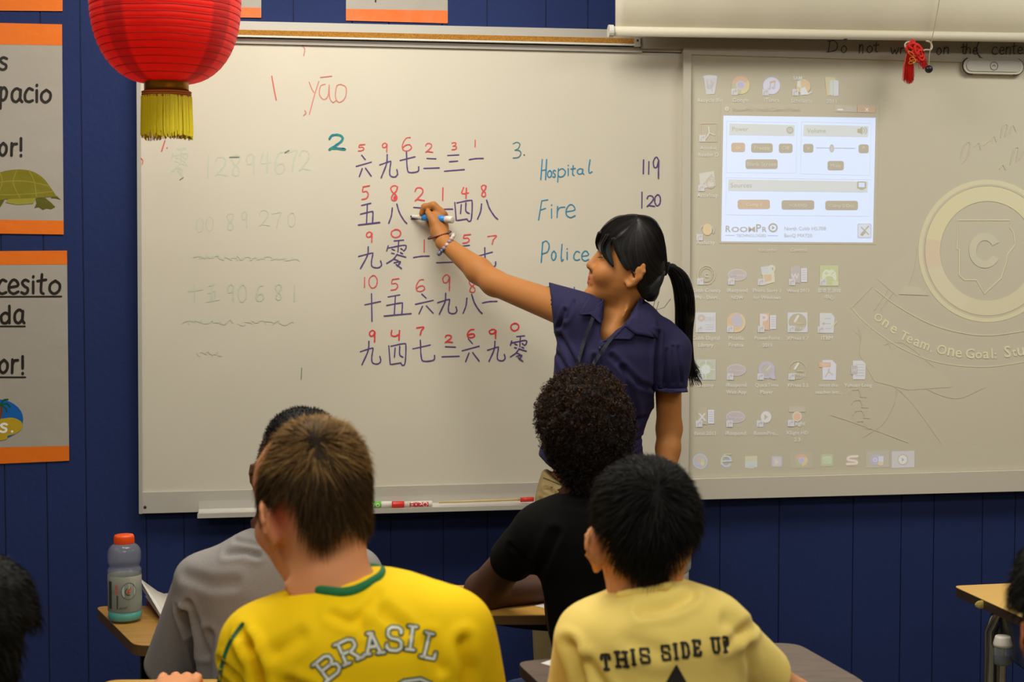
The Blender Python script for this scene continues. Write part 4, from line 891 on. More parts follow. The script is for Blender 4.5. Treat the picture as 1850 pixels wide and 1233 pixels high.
# pointer stick with a red tip
pa = on_plane(793, 913, YB - .03); pb2 = on_plane(964, 908, YB - .03)
ps = empty('pointer_stick', 'thin wooden pointer stick with a red end lying in the whiteboard tray', 'pointer', (pa[0], pa[1], TRAYZ(pa[0]) + .0115))
dz_ = pb2[2] - pa[2]; Ls = pb2[0] - pa[0]
MB().tube([(0, 0, 0), (Ls * .86, 0, dz_ * .3 + .002)], [.0026, .0032], 10).build('stick', wood('pale_wood', (196, 168, 110), (214, 190, 136)), ps, True)
MB().tube([(Ls * .86, 0, dz_ * .3 + .001), (Ls, 0, dz_ * .3 + .002)], .0062, 12).build('red_grip', M_rpl, ps, True)

# ================================================================== DESKS
M_oak = wood('oak_laminate', (188, 138, 60), (208, 160, 82)); M_oak2 = wood('brown_laminate', (150, 108, 48), (172, 128, 62)); M_dark = wood('dark_walnut_laminate', (88, 74, 66), (112, 96, 86), .4, (3, 40, 40)); M_edge = mat('dark_edge_band', (52, 36, 26), .5); M_edge2 = mat('brown_edge_band', (92, 66, 30), .5)
M_blackm = mat('black_enamel_tube', (24, 22, 20), .35, .3); M_chrome = mat('chrome_tube', (170, 168, 158), .18, .95)
def round_poly(pts, r, n=4):
    out = []; m = len(pts)
    for i in range(m):
        p = np.array(pts[i], float); a = np.array(pts[i - 1], float) - p; b = np.array(pts[(i + 1) % m], float) - p
        la, lb = np.linalg.norm(a), np.linalg.norm(b); rr = min(r, la * .4, lb * .4); a = p + a / la * rr; b = p + b / lb * rr
        for k in range(n + 1):
            t = k / n; out.append(tuple((1 - t) ** 2 * a + 2 * t * (1 - t) * p + t * t * b))
    return out
def desk(label, pts_f, z, top_m, edge_m, leg_m, leg_pts, th=.019, r=.03, basket=True, double=False, name='school_desk'):
    """pts_f: corners (F frame x,y) of the desk top"""
    c = np.mean(pts_f, 0); W_ = F2W(np.array([c[0], c[1], 0.])); root = empty(name, label, 'desk', tuple(W_), -YAW)
    P2 = [tuple(np.array(q) - c) for q in pts_f]; P2 = round_poly(P2, r)
    ar = sum(P2[i - 1][0] * P2[i][1] - P2[i][0] * P2[i - 1][1] for i in range(len(P2)))
    if ar < 0: P2 = P2[::-1]
    MB().prism(P2, z - .0016, z).build('desktop', top_m, root)
    MB().prism(P2, z - th, z - .0017, .0).build('edge_band', edge_m, root)
    for (lx, ly) in leg_pts:
        lx -= c[0]; ly -= c[1]
        for dxx in ((0,) if not double else (0, .026)):
            MB().tube([(lx * .8 + dxx, ly * .6, z - th - .012), (lx * .95 + dxx, ly * .85, z - th - .014), (lx + dxx, ly, z - th - .06), (lx + dxx, ly, .02)], .0125, 10).build('leg', leg_m, root, True)
            MB().lathe([(.016, .0), (.017, .006), (.015, .022)], (lx + dxx, ly, 0), 12).build('foot_cap', M_blackm, root, True)
    xs_ = [q[0] for q in leg_pts]; ys_ = [q[1] for q in leg_pts]
    x0, x1 = min(xs_) - c[0] + .02, max(xs_) - c[0] - .02; y0, y1 = min(ys_) - c[1], max(ys_) - c[1]
    MB().tube([(x0, y0, .12), (x0, y1, .12)], .009, 8).tube([(x1, y0, .12), (x1, y1, .12)], .009, 8).tube([(x0, (y0 + y1) / 2, .12), (x1, (y0 + y1) / 2, .12)], .009, 8).build('stretcher', leg_m, root, True)
    if basket:
        bz = z - .125
        MB().box((x0, y0 + .02, bz), (x1, y1, bz + .003)).box((x0, y1 - .003, bz), (x1, y1, z - th)).box((x0, y0 + .02, bz), (x0 + .003, y1, z - th)).box((x1 - .003, y0 + .02, bz), (x1, y1, z - th)).build('book_box', leg_m, root)
    return root, c
ZT = .73
# desk of the student in grey (left), with the bottle
A_ = PZ(172, 1096, ZT); B_ = PZ(243, 1167, ZT)
kx = PZ(640, 1070, ZT)
pts = [A_[:2], B_[:2], (B_[0] + .50, B_[1] + .0), (A_[0] + .70, A_[1] + .03)]
dgray, cg = desk('wooden school desk at the far left carrying the sports drink bottle', pts, ZT, M_oak2, M_edge2, M_blackm, [(B_[0] + .04, B_[1] + .10), (A_[0] + .14, A_[1] - .04), (B_[0] + .46, B_[1] + .08), (A_[0] + .62, A_[1] - .04)], th=.022)
# desk of the student in black
zz = ZT + .035
a = PZ(800, 1058, zz); b2 = PZ(1005, 1112, zz); c2 = PZ(770, 1112, zz)
ydesk0 = b2[1]; ydesk1 = a[1]
pts = [(c2[0] + .06, ydesk0), (b2[0] + .27, ydesk0), (b2[0] + .30, ydesk1), (c2[0] + .0, ydesk1)]
dcur, cc_ = desk('light oak school desk the student in black leans on', pts, zz, M_oak, M_edge2, M_chrome, [(c2[0] + .1, ydesk0 + .08), (b2[0] + .22, ydesk0 + .08), (c2[0] + .1, ydesk1 - .06), (b2[0] + .22, ydesk1 - .06)], th=.02, basket=False)
_v = [(-.20 + .40 * i / 12, y_, zz - .022 - .024 * math.sin(math.pi * i / 12)) for y_ in (-.10, .10) for i in range(13)]
link('pencil_tray', raw_mesh('pencil_tray', _v + [(x_, y_, zz - .0205) for x_, y_, z_ in _v], [(i, i + 1, i + 14, i + 13) for i in range(12)] + [(26 + i, 26 + i + 1, i + 1, i) for i in range(12)] + [(13 + i, 14 + i, 40 + i, 39 + i) for i in range(12)]), M_blackm, dcur)
CURDESK = (ydesk0, ydesk1, zz)
# rounded black bin under its front
b = MB(); q0 = PZ(880, 1112, zz); q1 = PZ(1000, 1112, zz)
V = []; 
# right-hand light desk near the frame edge
zr = ZT
a = PZ(1722, 1059, zr); b2 = PZ(1860, 1122, zr); c2 = PZ(1990, 1047, zr)
v1 = b2[:2] - a[:2]; v1 = v1 / np.linalg.norm(v1); v2 = c2[:2] - a[:2]; v2 = v2 / np.linalg.norm(v2)
pts = [a[:2], a[:2] + v1 * .46, a[:2] + v1 * .46 + v2 * .62, a[:2] + v2 * .62]
lg = PZ(1782, 1115, zr - .06)
drt, c_r = desk('light wooden school desk on chrome legs at the right edge', pts, zr, mat('maple_laminate', (226, 180, 98), .35, var=.04, vscale=30, stretch=(1, 8, 1)), M_edge, M_chrome, [tuple(a[:2] + v1 * .115 + v2 * .035), tuple(a[:2] + v1 * .40 + v2 * .08), tuple(a[:2] + v1 * .16 + v2 * .55), tuple(a[:2] + v1 * .40 + v2 * .55)], r=.02, double=True, th=.022)
# worn patch on the edge band, gum-like
pm = a[:2] + v1 * .145; 
MB().ball((pm[0] - c_r[0] - .002, pm[1] - c_r[1] - .003, zr - .012), (.016, .004, .010)).build('worn_edge_patch', mat('chipboard', (170, 150, 80), .9), drt)
# dark desk of the student in pale yellow
zd = .80
a = PZ(932, 1196, zd); b2 = PZ(1400, 1163, zd); c2 = PZ(1440, 1163, zd); e = PZ(1567, 1235, zd)
a1 = PZ(1000, 1240, zd)
dird = (e[:2] - c2[:2]); dird /= np.linalg.norm(dird)
al = a1[:2] - a[:2]; al /= np.linalg.norm(al)
pts = [a[:2], a[:2] + al * .12 + np.array([.02, -.12]), (a[0] + .12, 2.28), (c2[0] + .06, 2.24), c2[:2] + dird * .25, c2[:2], b2[:2] + np.array([-.04, .004])]
ddk, cdk = desk('dark walnut school desk in front of the student in pale yellow', pts, zd, M_dark, M_edge, M_blackm, [(a[0] + .12, 2.35), (a[0] + .10, a[1] - .08), (c2[0] - .02, 2.35), (c2[0] - .04, c2[1] - .08)], r=.03, basket=False)
# desk of the student in yellow and green: only its far edge shows at the bottom
zb2 = .77
a = PZ(190, 1229, zb2); b2 = PZ(640, 1226, zb2)
pts = [a[:2], (a[0] + .05, a[1] - .40), (b2[0] + .1, b2[1] - .40), (b2[0] + .12, b2[1])]
dbr, cbr = desk('oak school desk whose far edge shows at the bottom left', pts, zb2, M_oak, M_edge2, M_blackm, [(a[0] + .1, a[1] - .06), (a[0] + .12, a[1] - .34), (b2[0], b2[1] - .06), (b2[0], b2[1] - .34)], r=.03)
BRDESKZ = zb2

# papers
M_paper = mat('paper', (205, 200, 192), .8)
def paper(label, pxs, z, name='paper_sheet', curl=.0, up=.0, th=.0008):
    p = [PZ(x, y, z) for x, y in pxs]; c = np.mean(p, 0); root_w = F2W(np.array([c[0], c[1], z]))
    P2 = [(q[0] - c[0], q[1] - c[1]) for q in p]
    ar = sum(P2[i - 1][0] * P2[i][1] - P2[i][0] * P2[i - 1][1] for i in range(len(P2)))
    if ar < 0: P2 = P2[::-1]
    o = MB().prism(P2, .0003, .0003 + th).build(name, M_paper, None); o.location = tuple(root_w); o.rotation_euler = (0, 0, -YAW)
    return tag(o, label, 'paper')
# open notebook with curled pages beside the bottle
nb = [PZ(x, y, ZT) for x, y in ((262, 1088), (300, 1135), (345, 1128), (330, 1080))]; cn = np.mean(nb, 0)
nr = empty('notebook', 'white notebook with curled pages beside the bottle on the left desk', 'notebook', tuple(F2W(np.array([cn[0], cn[1], ZT]))), -YAW)
def L2(q): return (q[0] - cn[0], q[1] - cn[1])
b = MB(); P2 = [L2(q) for q in nb]
b.prism(P2, .0005, .003).build('cover', mat('notebook_cover', (120, 40, 44), .6), nr)
for k in range(4):
    V = []; n = 7
    A0, B0, C0, D0 = [np.array(q) for q in P2]
    for i in range(n):
        t = i / (n - 1); lift = .004 + .003 * k + (.012 + .012 * k) * max(0, .5 - t) ** 1.5 * 2.2
        a_ = A0 * (1 - t) + D0 * t; b_ = B0 * (1 - t) + C0 * t
        V += [(a_[0] - (.006 * k if t < .3 else 0), a_[1], lift + .012 * (t < .2) * (k % 2)), (b_[0], b_[1], .0035 + .0015 * k)]
    o = link('page', raw_mesh('page', V, [(2 * i, 2 * i + 2, 2 * i + 3, 2 * i + 1) for i in range(n - 1)], smooth=True), M_paper, nr); s_ = o.modifiers.new('s', 'SOLIDIFY'); s_.thickness = .0006
paper('small white paper corner on the dark desk behind the pale yellow sleeve', [(977, 1200), (1000, 1192), (1060, 1188), (1070, 1206), (1000, 1206)], zd)
paper('white worksheet on the oak desk under the arm of the student in black', [(966, 1096), (995, 1088), (1040, 1090), (1030, 1100), (985, 1101)], CURDESK[2])
# red pencil
pr = PZ(996, 1090, CURDESK[2]); o = MB().tube([(-.02, 0, .0045), (.06, .015, .0045), (.067, .0165, .0045)], [.0036, .0036, .0005], 6).build('pencil', M_rpl); o.location = tuple(F2W(pr)); o.rotation_euler = (0, 0, -YAW); tag(o, 'red pencil beside the worksheet on the oak desk', 'pencil')
# clear cup in the right desk's shelf
cu = empty('plastic_jar', 'clear plastic jar with a white lid stored under the right desktop', 'jar', (0, 0, 0), -YAW)
cu.scale = (.66, .66, .8); q = P(1812, 1150, 3.24); qb = P(1811, 1190, 3.20); zj = zr - .125 + .004
cu.location = tuple(F2W(np.array([q[0], q[1], zj])))
M_clear = mat('clear_plastic', (225, 232, 238), .12, trans=.85, alpha=1.)
hj = .10
MB().lathe([(.026, 0), (.029, .004), (.029, .046), (.027, .052)], n=28).build('jar_body', M_clear, cu, True)
MB().lathe([(.031, .050), (.031, .058), (.026, .074), (.024, .078)], n=28).build('jar_lid', M_wpl, cu, True)
MB().lathe([(.025, .003), (.025, .022), (.01, .024)], n=20).build('jar_content', mat('dark_content', (30, 28, 40), .6), cu, True)

# sports drink bottle
db_ = PZ(226, 1122, ZT); sB = db_[1] / FPX
bot = empty('drink_bottle', 'clear sports drink bottle with orange cap and a little turquoise liquid', 'bottle', tuple(F2W(db_)), -YAW)
R = 30.5 * sB; Hb = 158 * sB
M_pet = mat('pet_plastic', (200, 204, 212), .08, alpha=.10, spec=1.0, coat=.5)
def zpx(y): return (1128 - y) / (1128 - 964) * Hb
outer = [(R * .80, 0), (R * .97, .004), (R, .012), (R, zpx(1108)), (R * .985, zpx(1106)), (R * .985, zpx(1038)), (R * 1.0, zpx(1036)), (R * 1.0, zpx(1028)), (R * .88, zpx(1024)), (R * .88, zpx(1021)), (R * .97, zpx(1015)), (R, zpx(1004)), (R * .97, zpx(994)), (R * .85, zpx(986)), (R * .62, zpx(980.5)), (R * .46, zpx(979))]
inner = [(max(r - .0008, .001), z + (.002 if z < .005 else 0)) for r, z in outer][::-1]
MB().lathe(outer + inner, n=48, caps=False).build('bottle_body', M_pet, bot, True)
MB().lathe([(.001, .0035), (R * .78, .0035), (R * .94, .006), (R * .965, .013), (R * .965, zpx(1107)), (.001, zpx(1107))], n=40, caps=False).build('liquid', mat('turquoise_drink', (0, 186, 176), .15, trans=.15), bot, True)
cp_ = [(R * .50, zpx(981)), (R * .56, zpx(981)), (R * .58, zpx(979)), (R * .58, zpx(967)), (R * .54, zpx(964)), (R * .3, zpx(963.4)), (.001, zpx(963.4))]
MB().lathe(cp_, n=40, caps=False).build('cap', mat('orange_cap', (236, 84, 20), .35), bot, True)
b = MB()
for k in range(40):
    a_ = 2 * math.pi * k / 40; x, y = R * .583 * math.cos(a_), R * .583 * math.sin(a_); b.tube([(x, y, zpx(979)), (x, y, zpx(968))], .0006, 4)
b.build('cap_ridges', bpy.data.materials['orange_cap'], bot)
# label sleeve with vertex colours: grey green fading, dark bars, round emblem
M_lab = mat_attr('label_print', .35)
def lab(pts2, c_, off=1.012):
    """pts2 (angle deg from the camera-facing direction, photo y)"""
    n = len(pts2); V = [(R * off * math.sin(math.radians(a_)), -R * off * math.cos(math.radians(a_)), zpx(y)) for a_, y in pts2]; return V
def grid(a0, a1, y0, y1, cf, na, ny, off, name):
    V = []; F = []; Cc = []
    for j in range(ny + 1):
        for i in range(na + 1):
            a_ = a0 + (a1 - a0) * i / na; y = y0 + (y1 - y0) * j / ny; V.append((R * off * math.sin(math.radians(a_)), -R * off * math.cos(math.radians(a_)), zpx(y))); Cc.append(lin(cf(a_, y))[:3])
    for j in range(ny):
        for i in range(na): F.append((j * (na + 1) + i, j * (na + 1) + i + 1, (j + 1) * (na + 1) + i + 1, (j + 1) * (na + 1) + i))
    return link(name, raw_mesh(name, V, F, Cc, True), M_lab, bot)
def gradc(a_, y):
    t = (y - 1036) / 72; top = np.array([176, 178, 166]); mid = np.array([110, 118, 112]); low = np.array([96, 98, 92])
    c_ = top * max(0, 1 - t * 1.8) + mid * (1 - abs(t - .55) * 1.8 if abs(t - .55) < .55 else 0) + low * max(0, t * 1.8 - .8)
    return np.clip(c_ + (10 if a_ > 30 else 0), 0, 255)
grid(-180, 180, 1039, 1106, gradc, 72, 12, .993, 'label_sleeve')
grid(-50, -34, 1048, 1100, lambda a_, y: (60, 58, 46), 4, 8, .998, 'label_bar'); grid(-18, -10, 1054, 1072, lambda a_, y: (196, 96, 84), 2, 4, .998, 'label_mark')
grid(-14, -8, 1074, 1100, lambda a_, y: (78, 70, 60), 2, 4, .998, 'label_bar')
def wrapped(ik, name, off):
    V = [(R * off * math.sin(x / 30.), -R * off * math.cos(x / 30.), zpx(y)) for x, y in ik.V]
    return link(name, raw_mesh(name, V, ik.F, [c_[:3] for c_ in ik.C]), M_lab, bot)
ik = Ink(); ik.ell(15, 1066, 13.5, 16, (176, 192, 188), 30); ik.poly([(15, 1050), (27, 1049), (27, 1068), (15, 1068)], (176, 192, 188)); wrapped(ik, 'emblem_disc', 1.0)
ik = Ink(); ik.ring(15, 1066, 13.5, 16, 1, (80, 92, 86), 30); ik.ring(14, 1067, 6, 7, 1.4, (60, 60, 50), 16, a0=60, a1=250); wrapped(ik, 'emblem_ring', 1.004)
ik = Ink(); ik.poly([(20, 1058), (13, 1064), (11, 1070), (14, 1069), (9, 1076), (18, 1067), (15, 1067)], (206, 70, 30)); wrapped(ik, 'lightning_bolt', 1.008)
ik = Ink(); ik.poly([(-4, 1094), (27, 1089), (27, 1097), (-4, 1101)], (150, 162, 160)); wrapped(ik, 'flavour_band', 1.0)
ik = Ink(); ik.text('FROST', -2, 1100, 13, (40, 44, 40), rot=-.12); wrapped(ik, 'flavour_text', 1.006)
# ================================================================== PEOPLE: smooth-blended volumes turned into one mesh
class Sdf:
    def __init__(s, lo, hi, h, k=.02):
        s.lo = np.array(lo, np.float32); s.h = h; s.n = np.ceil((np.array(hi) - s.lo) / h).astype(int) + 1; s.k = k
        s.D = np.full(s.n, .2, np.float32)
    def sub(s, a, b, m):
        i0 = np.maximum(0, np.floor((np.array(a) - m - s.lo) / s.h).astype(int)); i1 = np.minimum(s.n, np.ceil((np.array(b) + m - s.lo) / s.h).astype(int) + 1)
        if (i1 <= i0).any(): return None, None
        sl = tuple(slice(p, q) for p, q in zip(i0, i1))
        ax = [s.lo[j] + s.h * np.arange(i0[j], i1[j], dtype=np.float32) for j in range(3)]
        return sl, np.meshgrid(*ax, indexing='ij', sparse=True)
    def mix(s, sl, d, k):
        D = s.D[sl]; k = s.k if k is None else k
        if k < 0: s.D[sl] = np.maximum(D, -d); return
        h = np.maximum(k - np.abs(D - d), 0) / max(k, 1e-6)
        s.D[sl] = np.minimum(D, d) - h * h * k * .25
    def cone(s, a, b, ra, rb, k=None, flat=None):
        a = np.array(a, np.float32); b = np.array(b, np.float32); r = max(ra, rb)
        sl, g = s.sub(np.minimum(a, b) - r, np.maximum(a, b) + r, .03)
        if sl is None: return s
        ab = b - a; L = float(ab @ ab) + 1e-9
        t = np.clip(((g[0] - a[0]) * ab[0] + (g[1] - a[1]) * ab[1] + (g[2] - a[2]) * ab[2]) / L, 0, 1)
        sx, sy, sz = flat if flat else (1, 1, 1)
        d = np.sqrt(((g[0] - a[0] - t * ab[0]) / sx) ** 2 + ((g[1] - a[1] - t * ab[1]) / sy) ** 2 + ((g[2] - a[2] - t * ab[2]) / sz) ** 2) - (ra + (rb - ra) * t)
        s.mix(sl, d, k); return s
    def chain(s, pts, rs, k=None):
        for i in range(len(pts) - 1): s.cone(pts[i], pts[i + 1], rs[i], rs[i + 1], k)
        return s
    def ell(s, c, r, R=None, k=None):
        c = np.array(c, np.float32); r = np.array(r, np.float32); m = r.max() if R is not None else r
        sl, g = s.sub(c - m, c + m, .03)
        if sl is None: return s
        x, y, z = g[0] - c[0], g[1] - c[1], g[2] - c[2]
        if R is not None:
            R = np.array(R); x, y, z = [R[0, i] * x + R[1, i] * y + R[2, i] * z for i in range(3)]
        k0 = np.sqrt((x / r[0]) ** 2 + (y / r[1]) ** 2 + (z / r[2]) ** 2) + 1e-6; k1 = np.sqrt((x / r[0] ** 2) ** 2 + (y / r[1] ** 2) ** 2 + (z / r[2] ** 2) ** 2) + 1e-6
        s.mix(sl, k0 * (k0 - 1) / k1, k); return s
    def loft(s, rows, n=2.2, k=None, clip=None):
        """rows: z, cx, w, cy, tf(ront = towards the camera), tb"""
        rows = np.array(sorted(rows), np.float32); z = rows[:, 0]
        zz = np.linspace(z[0], z[-1], 200)
        c_ = [np.interp(zz, z, rows[:, i] ** 2 if i in (2, 4, 5) else rows[:, i]) for i in range(1, 6)]
        ker = np.hanning(13); ker /= ker.sum()
        sm = [np.convolve(np.pad(q, 6, mode='edge'), ker, 'valid') for q in c_]
        e = np.minimum(np.arange(200), np.arange(200)[::-1]) / 8.; e = np.clip(e, 0, 1)
        c_ = [a * (1 - e) + b * e for a, b in zip(c_, sm)]
        mw = rows[:, 2].max() + .001; mt = max(rows[:, 4].max(), rows[:, 5].max())
        sl, g = s.sub((rows[:, 1].min() - mw, rows[:, 3].min() - mt, z[0]), (rows[:, 1].max() + mw, rows[:, 3].max() + mt, z[-1]), .02)
        gz = g[2]; f = [np.interp(gz, zz, q).astype(np.float32) for q in c_]
        w_ = np.sqrt(np.maximum(f[1], 1e-8)); tf = np.sqrt(np.maximum(f[3], 1e-8)); tb = np.sqrt(np.maximum(f[4], 1e-8))
        x = np.abs(g[0] - f[0]); y = g[1] - f[2]; t = np.where(y < 0, tf, tb)
        q = ((x / w_) ** n + (np.abs(y) / t) ** n) ** (1. / n)
        d = (q - 1) * np.minimum(w_, t)
        d = np.maximum(d, np.maximum(gz - z[-1], z[0] - gz))
        if clip is not None: d = np.maximum(d, clip(g))
        s.mix(sl, d.astype(np.float32), k); return s
    def head(s, o, R, S=1.0, k=.012, face=True, wid=1.0, bk=1.0):
        """o: point between the ears; R columns: face-forward, left, up"""
        o = np.array(o); R = np.array(R)
        m = .15 * S; sl, g = s.sub(o - m, o + m, .02)
        x, y, z = g[0] - o[0], g[1] - o[1], g[2] - o[2]
        X, Y, Z = [(R[0, i] * x + R[1, i] * y + R[2, i] * z) / S for i in range(3)]
        rows = np.array([(-.092, .055, -.02, .012), (-.086, .075, -.005, .028), (-.075, .085, .02, .042), (-.06, .088, .045, .053), (-.04, .089, .065, .063), (-.02, .09, .085, .069), (0, .089, .096, .073), (.03, .088, .1, .076), (.06, .09, .097, .076), (.09, .078, .086, .069), (.115, .052, .06, .052), (.13, .02, .03, .03), (.136, .002, .005, .004)])
        zt = np.linspace(-.092, .136, 160); ff = [np.interp(zt, rows[:, 0], rows[:, i]) for i in (1, 2, 3)]
        ker = np.hanning(11); ker /= ker.sum(); ff = [np.convolve(np.pad(q, 5, mode='edge'), ker, 'valid') for q in ff]
        F, B, Wd = [np.interp(Z, zt, q).astype(np.float32) for q in ff]; Wd = Wd * wid; B = B * bk
        cx = (F - B) / 2 * 0; a_ = np.where(X > 0, np.maximum(F, 1e-3), np.maximum(B, 1e-3))
        q = ((np.abs(X) / a_) ** 2.25 + (np.abs(Y) / np.maximum(Wd, 1e-3)) ** 2.25) ** (1 / 2.25)
        d = np.maximum((q - 1) * np.minimum(a_, Wd), np.maximum(Z - .136, -.092 - Z))
        s.mix(sl, (d * S).astype(np.float32), k)
        def pt(a, b, c_): return o + R @ (np.array([a, b, c_]) * S)
        if face:
            s.cone(pt(.088, 0, .03), pt(.100, 0, -.002), .006 * S, .0085 * S, .014 * S)
            s.ell(pt(.102, 0, -.007), (.0085 * S,) * 3, k=.008 * S)
            for q in (-1, 1):
                s.ell(pt(.0945, .0095 * q, -.011), (.007 * S,) * 3, k=.006 * S)
                s.ell(pt(.070, .034 * q, -.018), np.array((.022, .022, .022)) * S, k=.02 * S)
                s.ell(pt(.088, .031 * q, .022), np.array((.012, .016, .010)) * S, k=-1)
                s.ell(pt(.0765, .031 * q, .020), np.array((.0125, .0145, .0125)) * S, k=.004 * S)
            s.cone(pt(.0885, -.016, -.034), pt(.0885, .016, -.034), .0055 * S, .0055 * S, .006 * S); s.ell(pt(.0935, 0, -.033), (.006 * S,) * 3, k=.006 * S)
            s.cone(pt(.087, -.014, -.045), pt(.087, .014, -.045), .006 * S, .006 * S, .006 * S); s.ell(pt(.0915, 0, -.045), (.0055 * S,) * 3, k=.006 * S)
            s.ell(pt(.080, 0, -.071), np.array((.014, .016, .013)) * S, k=.015 * S)
        return s
    def ear(s, o, R, S, side, out=.5, k=.006, dx=0., dz=0.):
        o = np.array(o); R = np.array(R)
        def pt(a, b, c_): return o + R @ (np.array([a + dx, b * side, c_ + dz]) * S)
        b0 = .070; path = [(.010, b0, -.022), (.004, b0 + .004, -.028), (-.006, b0 + .008, -.020), (-.014, b0 + .012 + .01 * out, -.004), (-.018, b0 + .014 + .012 * out, .012), (-.013, b0 + .012 + .010 * out, .026), (-.002, b0 + .008 + .004 * out, .031), (.009, b0 + .002, .024), (.011, b0, .012)]
        rs = [.0045, .006, .0048, .0038, .0036, .0036, .0036, .0036, .003]
        for i in range(len(path) - 1): s.cone(pt(*path[i]), pt(*path[i + 1]), rs[i] * S, rs[i + 1] * S, .004 * S)
        s.cone(pt(-.002, b0 + .000, -.012), pt(-.004, b0 + .004 + .004 * out, .016), .0115 * S, .011 * S, .006 * S, )
        s.cone(pt(-.005, b0 + .008 + .004 * out, -.012), pt(-.008, b0 + .010 + .007 * out, .014), .0058 * S, .0058 * S, .004 * S)
        s.ell(pt(.002, b0 + .012, -.004), np.array((.005, .006, .007)) * S, k=-1)
        return s
    def mesh(s):
        D = s.D; S = D < 0; nx, ny, nz = D.shape
        c = np.zeros((nx - 1, ny - 1, nz - 1), np.uint8)
        for i in (0, 1):
            for j in (0, 1):
                for k in (0, 1): c += S[i:nx - 1 + i, j:ny - 1 + j, k:nz - 1 + k]
        ii = np.argwhere((c > 0) & (c < 8)); idx = np.full(c.shape, -1, np.int32); idx[tuple(ii.T)] = np.arange(len(ii))
        acc = np.zeros((len(ii), 3), np.float64); cnt = np.zeros(len(ii)); cor = [(i, j, k) for i in (0, 1) for j in (0, 1) for k in (0, 1)]
        val = {q: D[ii[:, 0] + q[0], ii[:, 1] + q[1], ii[:, 2] + q[2]] for q in cor}
        for a in cor:
            for ax in range(3):
                if a[ax]: continue
                b = list(a); b[ax] = 1; b = tuple(b); va, vb = val[a], val[b]; m = (va < 0) != (vb < 0)
                t = va[m] / (va[m] - vb[m]); p = np.tile(np.array(a, float), (m.sum(), 1)); p[:, ax] += t; acc[m] += p; cnt[m] += 1
        V = (ii + acc / cnt[:, None]) * s.h + s.lo
        Q = []
        for ax in range(3):
            o1, o2 = [q for q in range(3) if q != ax]
            sa = [slice(0, n) for n in D.shape]; sb = list(sa); sa[ax] = slice(0, D.shape[ax] - 1); sb[ax] = slice(1, D.shape[ax])
            A = S[tuple(sa)]; B = S[tuple(sb)]; e = np.argwhere(A != B); e = e[(e[:, o1] > 0) & (e[:, o2] > 0) & (e[:, o1] < D.shape[o1] - 1) & (e[:, o2] < D.shape[o2] - 1)]
            f = A[tuple(e.T)]
            def g(d1, d2):
                q = e.copy(); q[:, o1] -= d1; q[:, o2] -= d2; return idx[tuple(q.T)]
            quad = np.stack([g(0, 0), g(1, 0), g(1, 1), g(0, 1)], 1)
            flip = f if ax != 1 else ~f
            quad[~flip] = quad[~flip][:, ::-1]; Q.append(quad)
        Q = np.concatenate(Q); Q = Q[(Q >= 0).all(1)]
        return V, Q

def relax(V, Q, it=2, lam=.5):
    n = len(V); e = np.concatenate([Q[:, [0, 1]], Q[:, [1, 2]], Q[:, [2, 3]], Q[:, [3, 0]]]); e = np.concatenate([e, e[:, ::-1]])
    deg = np.bincount(e[:, 0], minlength=n)[:, None]
    for i in range(it):
        for l in (lam, -lam * .9 if i < it - 1 else 0):
            if not l: continue
            acc = np.stack([np.bincount(e[:, 0], weights=V[e[:, 1], j], minlength=n) for j in range(3)], 1)
            V = V + l * (acc / np.maximum(deg, 1) - V)
    return V

def vnormals(V, Q):
    N = np.cross(V[Q[:, 2]] - V[Q[:, 0]], V[Q[:, 3]] - V[Q[:, 1]]); vn = np.zeros_like(V)
    for i in range(4):
        for j in range(3): vn[:, j] += np.bincount(Q[:, i], weights=N[:, j], minlength=len(V))
    return vn / (np.linalg.norm(vn, axis=1, keepdims=True) + 1e-12)

def cut(V, Q, keep):
    """drop faces whose vertices are all outside keep"""
    m = keep[Q].all(1); Q = Q[m]; used = np.unique(Q); mp = np.full(len(V), -1); mp[used] = np.arange(len(used)); V, Q = V[used].copy(), mp[Q]
    e = np.sort(np.concatenate([Q[:, [0, 1]], Q[:, [1, 2]], Q[:, [2, 3]], Q[:, [3, 0]]]), 1); u, n_ = np.unique(e, axis=0, return_counts=True); b = u[n_ == 1]
    if len(b):
        b = np.concatenate([b, b[:, ::-1]]); dg = np.bincount(b[:, 0], minlength=len(V)); on = dg > 0
        for _ in range(7):
            a = np.stack([np.bincount(b[:, 0], weights=V[b[:, 1], j], minlength=len(V)) for j in range(3)], 1); V[on] += .55 * (a[on] / dg[on][:, None] - V[on])
    return V, Q

def folds(V, Q, d, lst, back=False):
    """cloth folds: lst of (px path, width m, depth m) seen in the photograph on the side facing the camera"""
    N = vnormals(V, Q); X, Z = V[:, 0], V[:, 2]; disp = np.zeros(len(V)); fac = np.clip(-N[:, 1] * 2.2 + .3, 0, 1)
    for path, w_, dep in lst:
        p = np.array([P(x, y, d)[[0, 2]] for x, y in path]); best = np.full(len(V), 9.)
        for a, b in zip(p[:-1], p[1:]):
            ab = b - a; t = np.clip(((X - a[0]) * ab[0] + (Z - a[1]) * ab[1]) / (ab @ ab + 1e-9), 0, 1); best = np.minimum(best, np.hypot(X - a[0] - t * ab[0], Z - a[1] - t * ab[1]))
        w_ = w_ * .85; disp -= 1.2 * dep * (np.exp(-(best / w_) ** 2) - .5 * np.exp(-((best - 1.9 * w_) / w_) ** 2)) * fac
    return V + N * disp[:, None]

def wrinkle(V, Q, amp=.0012, sc=26., seed=0, dirs=None):
    r = np.random.default_rng(seed); N = vnormals(V, Q); d = np.zeros(len(V))
    for i in range(7):
        q = r.normal(size=3) * sc * (.4 + .25 * i) * .4; w2 = r.normal(size=3) * sc * .3
        d += np.sin(V @ q + 2 * np.sin(V @ w2 + i) + r.uniform(0, 6)) / (1 + .5 * i)
    return V + N * (amp * d[:, None] / 2)

